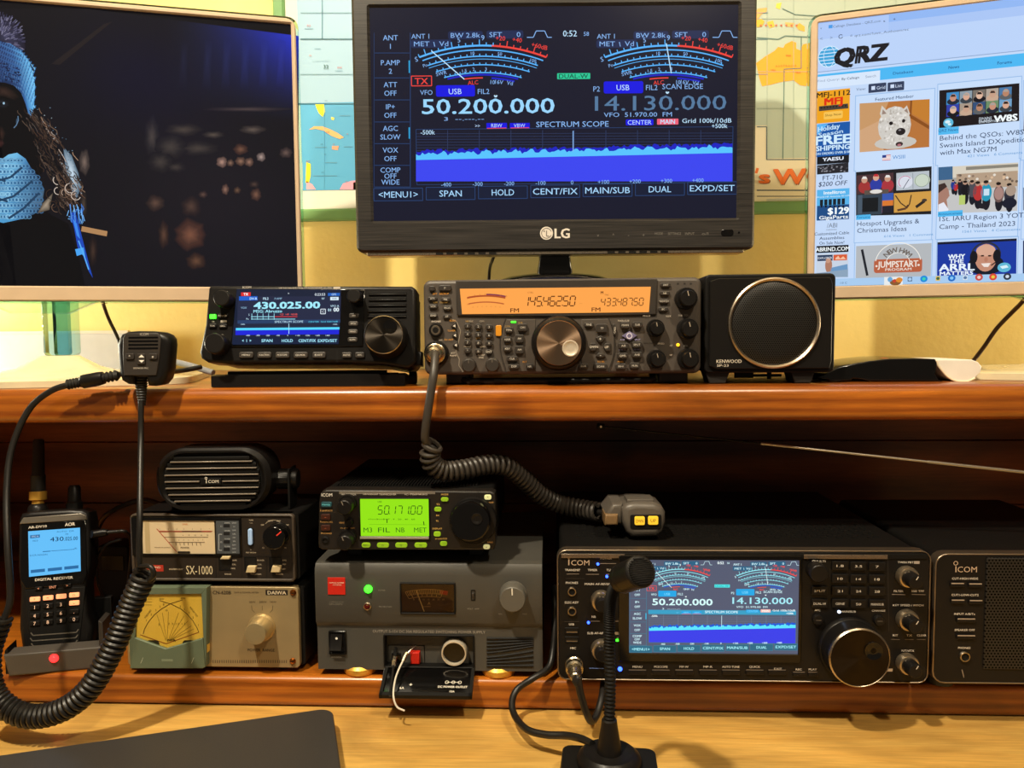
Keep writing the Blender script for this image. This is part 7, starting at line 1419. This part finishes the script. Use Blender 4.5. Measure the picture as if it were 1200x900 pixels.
for i in range(7):
    v = 154+i*38.3; zc = ov.q(540, v, .002)[1]; dz = max(0, abs(zc-(i0[1]+i1[1])/2)-((i1[1]-i0[1])/2-R2)); cut = R2-math.sqrt(max(0, R2*R2-dz*dz))
    xa, xb = i0[0]+cut+.002, i1[0]-cut-.002
    for a_, e_ in (((xa, xb),) if i != 3 else ((xa, ov.q(468, v)[0]), (ov.q(602, v)[0], xb))): b.box(a_, e_, -.0004, .004, zc-ov.u(3.6), zc+ov.u(3.6), mat('slot_edge_highlight', '#9a9084', .3, .6, bump=0), .0004)  # pale strips stand in for the bright highlights along the slot edges
ov.part('slat_grille', b)
b = ov.mb(); q0 = ov.q(476, 290); q1 = ov.q(596, 250); b.box(q0[0], q1[0], -.0006, .003, q0[1], q1[1], BLK2, .0004); X, Z = ov.q(509, 251); b.ring(X, Z, ov.u(6), ov.u(3), -.0008, '#e8e0d0'); ov.l(b, 509, 260, 509, 282, 4, '#e8e0d0', -.0008); ov.t(b, 'COM', 550, 271, 18, '#e8e0d0', y=-.0008, w=62); ov.part('logo_plate', b)
b = ov.mb(); hb = ov.h0
# yoke bracket under and beside it
b.box(x0_+.01, x1_+.014, .018, .045, -hb, -hb+.0016, BLK2); b.box(x1_+.012, x1_+.014, .018, .045, -hb, z1_*.6, BLK2); b.box(x0_+.008, x0_+.010, .018, .045, -hb, z0_+.006, BLK2); b.box(x0_+.03, x1_-.03, .022, .040, -hb, z0_+.003, BLK2); ov.part('bracket', b)
b = ov.mb(); zz = ov.q(930, 290)[1]; b.lathe(.032, zz, [(.010, x1_-.001), (.010, x1_+.018), (.009, x1_+.0195)], BLK, 24, .06, axis='x'); ov.part('bracket_knob', b)

# ================================================================ handheld receiver in its charging cradle
hr = Dev('handheld_receiver', 'black handheld receiver with blue screen and stub antenna, in charger at left', 'handheld receiver', 64, 764, .762, Z_LOW+.003, yaw=15, tilt=9)
hr.c = (0, 580, .33333)
b = hr.mb(); o = [hr.q(u, v) for u, v in ((64, 90), (74, 66), (110, 58), (240, 50), (290, 52), (310, 62), (318, 100), (316, 250), (300, 320), (306, 420), (322, 460), (320, 520), (100, 545), (76, 541), (66, 470), (68, 400), (70, 330), (62, 260))]
b.prism(o, 0, .032, BLK, .004, .004); hr.part('body', b)
b = hr.mb(); b.prism([hr.q(u, v) for u, v in ((70, 100), (84, 80), (285, 64), (304, 72), (306, 86), (72, 102))], -.0015, .002, mat('silver_grey_band', '#7c766c', .35, .5), .0006); hr.part('top_band', b)
b = hr.mb(); b.prism([hr.q(u, v) for u, v in ((78, 104), (302, 88), (306, 280), (292, 312), (90, 330), (72, 296))], -.001, .002, GLOSS, .0006)
hr.t(b, 'AR-DV10', 132, 112, 9, '#d8d0c4', y=-.0012, w=62, bold=.02, rot=.03); hr.t(b, 'AOR', 246, 103, 12, '#d8d0c4', y=-.0012, w=34, bold=.03, rot=.03); hr.t(b, 'DIGITAL RECEIVER', 190, 294, 9.5, '#e8e0d4', y=-.0012, w=128, bold=.02); 
b.prism([hr.q(u, v) for u, v in ((88, 334), (300, 322), (288, 450), (280, 520), (112, 535), (100, 460))], -.001, .002, BLK2, .0006)
for i, (x0_, x1_) in enumerate(((108, 276), (106, 274), (110, 272))): b.pline([hr.q(x0_, 484+i*19, -.0012), hr.q(x0_+8, 494+i*19, -.0012), hr.q(x1_-8, 483+i*19, -.0012), hr.q(x1_, 472+i*19, -.0012)], hr.u(4), -.0012, '#5c564e')
hr.part('front_panel', b)
b = hr.mb(); b.pm = LCD; b.poly([hr.q(u, v, -.0013) for u, v in ((99, 128), (281, 115), (284, 268), (102, 288))], -.0013, '#66c0fa')
y = -.0015
for s, x, v, h, w_ in (('430', 200, 155, 16, 46), ('.025.00', 250, 153, 14, 46)): hr.t(b, s, x, v, h, '#0c3058', y=y, w=w_, bold=.01)
for pts in (((106, 142), (140, 139), (140, 150), (106, 153)), ((150, 198), (178, 196), (178, 199), (150, 201)), ((108, 264), (158, 259), (158, 270), (108, 275)), ((168, 258), (218, 253), (218, 264), (168, 269)), ((226, 252), (276, 247), (276, 258), (226, 263))): b.poly([hr.q(u, v, y) for u, v in pts], y, '#2c6ca4')
hr.t(b, 'VFO A', 123, 146, 6, '#d0ecff', y=-.0017); hr.t(b, '100.0', 124, 161, 6, '#1c4c80', y=y); hr.t(b, 'AUTO  DR', 230, 128, 5, '#1c4c80', y=y, w=60); hr.t(b, 'FM', 235, 138, 6, '#1c4c80', y=y); hr.t(b, 'DCR-NXDN', 136, 211, 6, '#1c4c80', y=y, w=58); hr.t(b, '-90', 265, 188, 6, '#1c4c80', y=y); hr.l(b, 180, 197, 262, 191, 1.6, '#1c4c80', y)
hr.part('screen', b)
for i in range(4):
    for j in range(4):
        x = 124+j*46-(i == 3)*0+(j > 2)*0; v = (366, 394, 424, 451)[i]-j*(5 if i else 5)
        s = (('F', 'M', '*', 'CL'), '123-', '456.', '7890')[i][j]
        dark = i > 0 and not (i == 1 and j == 3)
        hr.btn(x, v, 34, 17, BLK if dark else KEYO, .0018, 3, s, '#ffd8c0' if dark else '#40180c', cap=13 if i else 7, name='key', y=-.001)
for x, v, s in ((137, 328, '<'), (188, 323, 'ENT'), (238, 318, '>')): hr.btn(x, v, 26, 13, BLK, .0018, 3, s, '#ffb090', cap=9, name='key', y=-.001)
hr.c = (0, 480, .22222)
b = hr.mb(); z_ = hr.q(200, 520, .016)[1]; X = hr.q(200, 500, .016)[0]; zt = hr.q(200, 155, .016)[1]; r = hr.u(46)
b.lathe(X, .016, [(r*1.15, z_-.004), (r*1.1, z_+.001), (r*.9, z_+.004), (r*.7, z_+.005)], BLK, 28, axis='z'); ab = hr.part('antenna_collar', b)
b = hr.mb(); z1_ = hr.q(200, 480, .016)[1]; z2_ = hr.q(200, 432, .016)[1]; b.lathe(X, .016, [(r*.66, z_+.003), (r*.66, z1_-.002), (r*.62, z1_), (r*.96, z1_+.001), (r*.96, z2_), (r*.7, z2_+.0005)], GOLD, 32, .02, axis='z'); hr.part('gold_connector', b)
b = hr.mb(); zr = hr.q(200, 352, .016)[1]; b.lathe(X, .016, [(r*.82, z2_), (r*.82, zr), (r*.85, zr+.0005), (r*.74, zr+.002), (r*.64, zt-.002), (r*.5, zt)], RUB, 28, axis='z'); hr.part('stub_antenna', b)
b = hr.mb(); X = hr.q(392, 470, .016)[0]; za = hr.q(390, 520, .016)[1]; zc = hr.q(390, 398, .016)[1]; r = hr.u(40); b.lathe(X, .016, [(r*1.1, za-.004), (r*1.05, za+.006), (r*.86, za+.0075), (r*.8, zc-.003), (r*.6, zc)], BLK, 32, .03, axis='z'); hr.part('channel_knob', b)
ch = Dev('charger_cradle', 'black charging cradle with red light, under the handheld receiver', 'charger', 62, 781.5, .736, Z_LOW, yaw=15)
ch.c = (0, 580, .33333)
b = ch.mb(); h0 = ch.h0
zt = ch.q(200, 548, 0)[1]
xl, xr = ch.q(12, 600)[0], ch.q(366, 590)[0]
b.prism([(xl+.004, -h0), (xr-.004, -h0), (xr, zt), (xl, zt)], .0, .02, mat('cradle_grey', '#4a453f', .45), .002); b.prism([(xl+.004, -h0), (xr-.004, -h0), (xr, -.0048), (xl, -.0048)], .02, .075, BLK2, 0)
b.prism([(xl, -h0+.001), (xl+.0034, -h0+.001), (xl+.0026, zt+.006), (xl, zt+.003)], .004, .026, BLK2, .0005); b.prism([(xr-.006, -h0+.001), (xr, -h0+.001), (xr-.001, zt+.024), (xr-.005, zt+.026)], .004, .03, GREYC, .001); b.prism([(xr-.006, -h0+.001), (xr, -h0+.001), (xr-.002, zt+.006), (xr-.005, zt+.006)], .03, .07, BLK2, .001); b.prism([(xl+.01, -h0), (xr-.01, -h0), (xr-.01, zt+.03), (xl+.01, zt+.03)], .068, .075, BLK2, .001)
ch.part('cradle_body', b)
b = ch.mb(); X, Z = ch.q(190, 574); r = ch.u(16); b.lathe(X, Z, [(r, .001), (r*.95, -.001), (r*.5, -.003)], LEDR, 20); ch.part('indicator_light', b)

# ================================================================ grey hand microphone lying on the big transceiver
km = Dev('hand_microphone', 'grey hand microphone with amber lit keys, lying on the large black transceiver', 'microphone', 750, 631, .741, HF_TOP+.0003, yaw=2)
km.c = (690, 480, .425); h0 = km.h0
MG = mat('warm_grey_mic', '#57514a', .4)
def km_o(k=1.0, dz=0): return [km.q(u, v) for u, v in ((92, 275), (104, 262), (130, 256), (180, 257), (202, 266), (213, 284), (213, 312), (205, 338), (190, 352), (120, 354), (104, 340), (94, 312))]
b = km.mb(); o = km_o(); b.prism(o, 0, .042, MG, .006, .004); b.prism([(x-.002, z*.93) for x, z in o], .038, .062, MG, 0, .008); km.part('body', b)
b = km.mb(); p = [km.q(u, v, .003) for u, v in ((66, 262), (96, 262), (94, 318), (56, 320), (46, 290))]; b.prism(p, .006, .05, MG, .004); km.part('side_grip', b)
b = km.mb(); q0 = km.q(44, 318, .004); q1 = km.q(80, 288, .004); b.box(q0[0], q1[0], .002, .03, q0[1], q1[1], mat('bronze_talk_bar', '#7a6040', .4), .002); km.part('talk_bar', b)
b = km.mb(); q0 = km.q(114, 329); q1 = km.q(200, 289); b.prism(rrect(q0[0], q1[0], q0[1], q1[1], .002), -.0008, .003, BLK2, .0005); km.part('key_plate', b)
km.btn(140, 306, 28, 24, KEYY, .0018, 4, 'DWN', '#40300c', cap=9, name='lit_key', tw=20, y=-.0008); km.btn(177, 305, 28, 24, KEYY, .0018, 4, 'UP', '#40300c', cap=9, name='lit_key', y=-.0008)
b = km.mb(); zt = km.q(150, 257)[1]; q0 = km.q(108, 258)[0]; q1 = km.q(182, 258)[0]; b.box(q0, q1, .006, .03, zt-.004, zt+.0020, MG, .0012); km.part('top_plate', b)
b = MB(); kp_ = lambda pts: [km.R.inverted() @ atY(*p) for p in pts]
b.tube(kp_([(510, 412, .742), (510, 418, .733), (508, 440, .722), (504, 465, .719), (500, 492, .719), (498, 512, .722), (501, 520, .726)]), .0042, mat('cord_warm_grey', '#39342f', .42)); km.part('straight_lead', b)
b = MB(); b.coil(kp_([(509, 519, .728), (504, 530, .730), (507, 544, .735), (522, 552, .742), (545, 550, .752), (570, 545, .764), (592, 546, .775), (612, 560, .79), (632, 578, .805), (655, 590, .815), (680, 596, .81), (703, 600, .795)]), .0082, .0024, mat('cord_warm_grey', '#39342f', .42), .0056); km.part('coiled_cord', b)
b = MB(); b.tube(kp_([(702, 600, .795), (712, 602, .785), (718, 603, .775)]), .0035, CORD); km.part('cord_end', b)
b = MB(ts.L); X, Z = ts.q(109, 391); R = ts.u(40)
T0 = km.R.inverted() @ ts.R
b.T = T0 @ ts.L; b.lathe(X, Z, [(R*.98, -.0048), (R, -.010), (R*.92, -.0105), (R*.9, -.014), (R*.72, -.016), (R*.68, -.020), (R*.45, -.022)], NICK, 36, .015); km.part('metal_plug', b)

# ================================================================ gooseneck desk microphone
D = atZ(714, 880, Z_DESK+.031)
gm = thing('gooseneck_microphone', 'black gooseneck desk microphone standing on the desk before the large transceiver', 'microphone', (D.x, D.y, Z_DESK), math.radians(-3))
def gp(px, py, Y): return (Matrix.Translation(gm.location) @ Matrix.Rotation(math.radians(-3), 4, 'Z')).inverted() @ atY(px, py, Y)
b = MB(); hw = .0405
# wedge shaped foot: a solid with rounded plan
pl = rrect(-hw, hw, -.085, .024, .008)
n = len(pl); vs = [(x, y_, 0) for x, y_ in pl]+[(x, y_, .006) for x, y_ in pl]+[(x*.95, y_*.97, .021+ (y_*.03)) for x, y_ in pl]
fs = [tuple(range(n))[::-1], tuple(range(2*n, 3*n))]+[(k*n+i, k*n+(i+1) % n, (k+1)*n+(i+1) % n, (k+1)*n+i) for k in range(2) for i in range(n)]
b.add(vs, fs, BLK2); b.build('foot_plate', gm)
b = MB(); b.lathe(0, 0, [(.0262, .018), (.0262, .024), (.0252, .027), (.021, .0305), (.0195, .0300), (.012, .0305)], BLK, 56, axis='z'); b.build('turret_ring', gm)
b = MB(); b.lathe(0, 0, [(.0105, .028), (.0098, .034), (.0068, .052), (.0062, .057), (.0045, .058)], BLK, 32, axis='z'); b.build('neck_boot', gm)
b = MB(); P = smooth_path([Vector((0, 0, .055)), gp(715, 800, D.y), gp(714, 755, D.y), gp(714, 722, D.y-.001), gp(716, 700, D.y-.006), gp(722, 685, D.y-.014), gp(730, 678, D.y-.022)], 40)
L_ = [0]
for p, q in zip(P, P[1:]): L_.append(L_[-1]+(q-p).length)
b.tube(P, .0045, BLK2, 14, raw=True, rf=lambda t: .0044+.00045*math.sin(t*(len(P)-1)*PI*.5)); b.build('flexible_neck', gm)
hbk = gp(727, 679, D.y-.020); hfr = gp(751, 669.5, D.y-.052); ax = (hfr-hbk).normalized(); q = ax.to_track_quat('-Y', 'Z').to_matrix().to_4x4()
b = MB(Matrix.Translation(hbk) @ q); ll = (hfr-hbk).length
b.lathe(0, 0, [(.006, .004), (.0095, .0), (.0112, -.004), (.0112, -.012), (.0106, -.013), (.0116, -.0136), (.0118, -ll+.004)], BLK, 48); hd = b.build('capsule_body', gm)
b = MB(Matrix.Translation(hbk) @ q); b.lathe(0, 0, [(.0118, -ll+.004), (.0120, -ll+.001), (.0112, -ll), (.0106, -ll-.0002)], BLK, 48); 
b.lathe(0, 0, [(.0106, -ll+.0008), (.0104, -ll-.0006), (.006, -ll-.0014)], RUB, 40)
for i in range(-6, 7):
    zz = i*.0015; hwid = math.sqrt(max(0, .0100**2-zz*zz)); b.box(-hwid, hwid, -ll-.0019, -ll, zz-.0004, zz+.0004, BLK)
b.build('capsule_grille', gm, angle=30)
b = MB(); b.tube([gp(*p) for p in ((694, 872, D.y+.010), (682, 866, D.y+.022), (664, 862, D.y+.036), (640, 861, D.y+.044), (618, 855, D.y+.056), (604, 840, .690), (600, 824, .705), (606, 808, .716), (626, 794, .720), (643, 782, .731), (648, 762, .742), (650, 735, .752), (650, 705, .765), (649, 688, .785))], .0032, CORD); b.build('signal_cable', gm)
# plug and short cable at the big transceiver's socket
mq = Dev('microphone_cable', 'short black cable with nickel plug in the left socket of large transceiver', 'cable', 672, 778, .702, Z_DESK)
hf.c = E3; X, Z = hf.q(138, 738); wpos = hf.R @ hf.L @ Vector((X, 0, Z))
b = MB(mq.R.inverted() @ hf.R @ hf.L @ Matrix.Translation((X, 0, Z)))
r = hf.u(52); b.lathe(0, 0, [(r, -.0012), (r, -.004), (r*.86, -.005), (r*.86, -.007), (r*1.0, -.0075), (r*.98, -.0125), (r*.78, -.0135), (r*.74, -.017)], NICK, 40, .015); b.lathe(0, -.001, [(r*.80, -.016), (r*.78, -.021), (r*.6, -.023), (r*.55, -.027), (r*.4, -.028)], NICK, 32); b.build('metal_plug', mq.root)
b = MB(); b.tube([mq.R.inverted() @ v for v in (wpos+Vector((.001, -.024, -.002)), wpos+Vector((.002, -.029, -.006)), atY(677, 795, .676), atY(680, 812, .675), atY(687, 835, .676), atY(693, 845, .680), atY(700, 836, .690), atY(705, 818, .702), atY(707, 804, .715), atY(708, 797, .726))], .0034, CORD); b.build('cord', mq.root)
b = MB(); p_ = [mq.R.inverted() @ v for v in (wpos+Vector((.001, -.022, -.001)), wpos+Vector((.0015, -.027, -.004)), atY(677, 793, .677))]; b.tube(p_, .0044, RUB); b.build('strain_relief', mq.root)

# ================================================================ laptop at the lower left corner
cA = atZ(389, 829, Z_DESK+.019); cB = atZ(0, 885, Z_DESK+.019); v_ = cA-cB; yaw = math.atan2(v_.y, v_.x)
lt = thing('laptop', 'closed dark grey laptop at the lower left corner of the desk', 'laptop', (cA.x, cA.y, Z_DESK), yaw)
Wl, Dl = .36, .245
def flat(m, x0, x1, y0, y1, z0, z1, mt, r, bev): m.prism(rrect(x0, x1, y0, y1, r, 6), 0, 1, mt, 0) if False else None; pts = rrect(x0, x1, y0, y1, r, 6); T = Matrix(((1, 0, 0, 0), (0, 0, 1, 0), (0, -1, 0, 0), (0, 0, 0, 1))); return m.prism(pts, -z1, -z0, mt, bev, 0, T=Matrix(((1, 0, 0, 0), (0, 0, 1, 0), (0, -1, 0, 0), (0, 0, 0, 1))))
LG_ = mat('laptop_lid_grey', '#3c3937', .42, .2, vary=.05)
b = MB(); flat(b, -Wl, 0, -Dl, 0, .002, .011, BLK2, .014, .001); b.build('base', lt)
b = MB(); flat(b, -Wl-.0005, .0005, -Dl, .0005, .0115, .019, LG_, .014, .0015); b.build('lid', lt)
b = MB(); b.box(-Wl+.05, -.05, -.004, .004, .006, .0125, BLK2, .002); b.build('hinge', lt)
for x in (-Wl+.03, -.03):
    for y_ in (-.03, -Dl+.03): b = MB(); b.lathe(x, y_, [(.006, 0), (.006, .003)], RUB, 16, axis='z'); b.build('foot', lt)

# ================================================================ whip antenna lying across the opening and cables at the back
A = atY(704, 499.5, .775); B_ = atY(1200, 553.5, .75); d_ = (B_-A); E_ = A+d_*((.836-A.x)/d_.x)
wa = thing('whip_antenna', 'thin black telescopic whip antenna slanting under the right half of upper board', 'antenna', tuple(A))
L_ = (E_-A).length; dn = d_.normalized()
for i, (t0, t1, r) in enumerate(((.0, .2, .0010), (.2, .4, .0013), (.4, .62, .0017), (.62, 1, .0021))):
    b = MB(); b.tube([dn*L_*t0, dn*L_*t1], r, mat('dark_chrome', '#c0b8a8', .3, .9, bump=0) if i else mat('whip_tip', '#221e1b', .3, .8), 12, raw=True); b.build('rod_section', wa)
b = MB(); b.tube([dn*-.004, dn*-.003, dn*.003, dn*.004], .003, BLK2, 14, raw=True, rf=lambda t: .0024 if t in (0, 1) else .0031); b.lathe(0, 0, [(.0012, -.0033), (.001, -.0038)], WHITE, 10); b.build('tip_cap', wa)
cable('speaker_cable', 'thick black cable curving from the rounded loudspeaker to behind the handheld receiver', [(190, 592, .83), (170, 586, .84), (150, 590, .84), (130, 600, .84), (118, 612, .85), (108, 640, .87), (104, 680, .88), (104, 722, .885)], .0030)
jk = thing('earphone_lead', 'black lead with jack plugged into the right side of handheld receiver', 'cable', tuple(atY(112, 625, .79)))
jp = lambda pts: [atY(*p)-jk.location for p in pts]
b = MB(); b.tube(jp([(107, 626, .785), (110, 626, .787), (122, 624, .79), (126, 624, .79)]), .004, BLK, 14, raw=True, rf=lambda t: .0030 if t > .9 else .0042); b.build('jack_body', jk)
b = MB(); b.tube(jp([(124, 624, .79), (136, 623, .795), (148, 624, .80), (154, 640, .83), (150, 690, .84), (146, 735, .845)]), .0020, CORD); b.build('cord', jk)
cable('looped_cable', 'thin black cable looping between the handheld receiver and the stacked meters', [(142, 632, .81), (126, 638, .81), (116, 650, .81), (113, 665, .815), (115, 685, .82), (122, 700, .83), (132, 720, .84), (140, 736, .845)], .0016, BLK)
pb = Dev('power_adapter', 'black adapter block standing between the handheld receiver and the stacked meters', 'adapter', 133, 726, .90, Z_LOW)
b = pb.mb(); q0 = pb.p(117, 726); q1 = pb.p(150, 640); b.prism(rrect(q0[0], q1[0], -pb.h0, q1[1], .004), 0, .04, BLK2, .002, .002); pb.part('adapter_body', b)
b = pb.mb(); b.box(q0[0]+.006, q1[0]-.006, -.0008, .001, q1[1]-.03, q1[1]-.012, BLK, .0004); pb.part('label_plate', b)
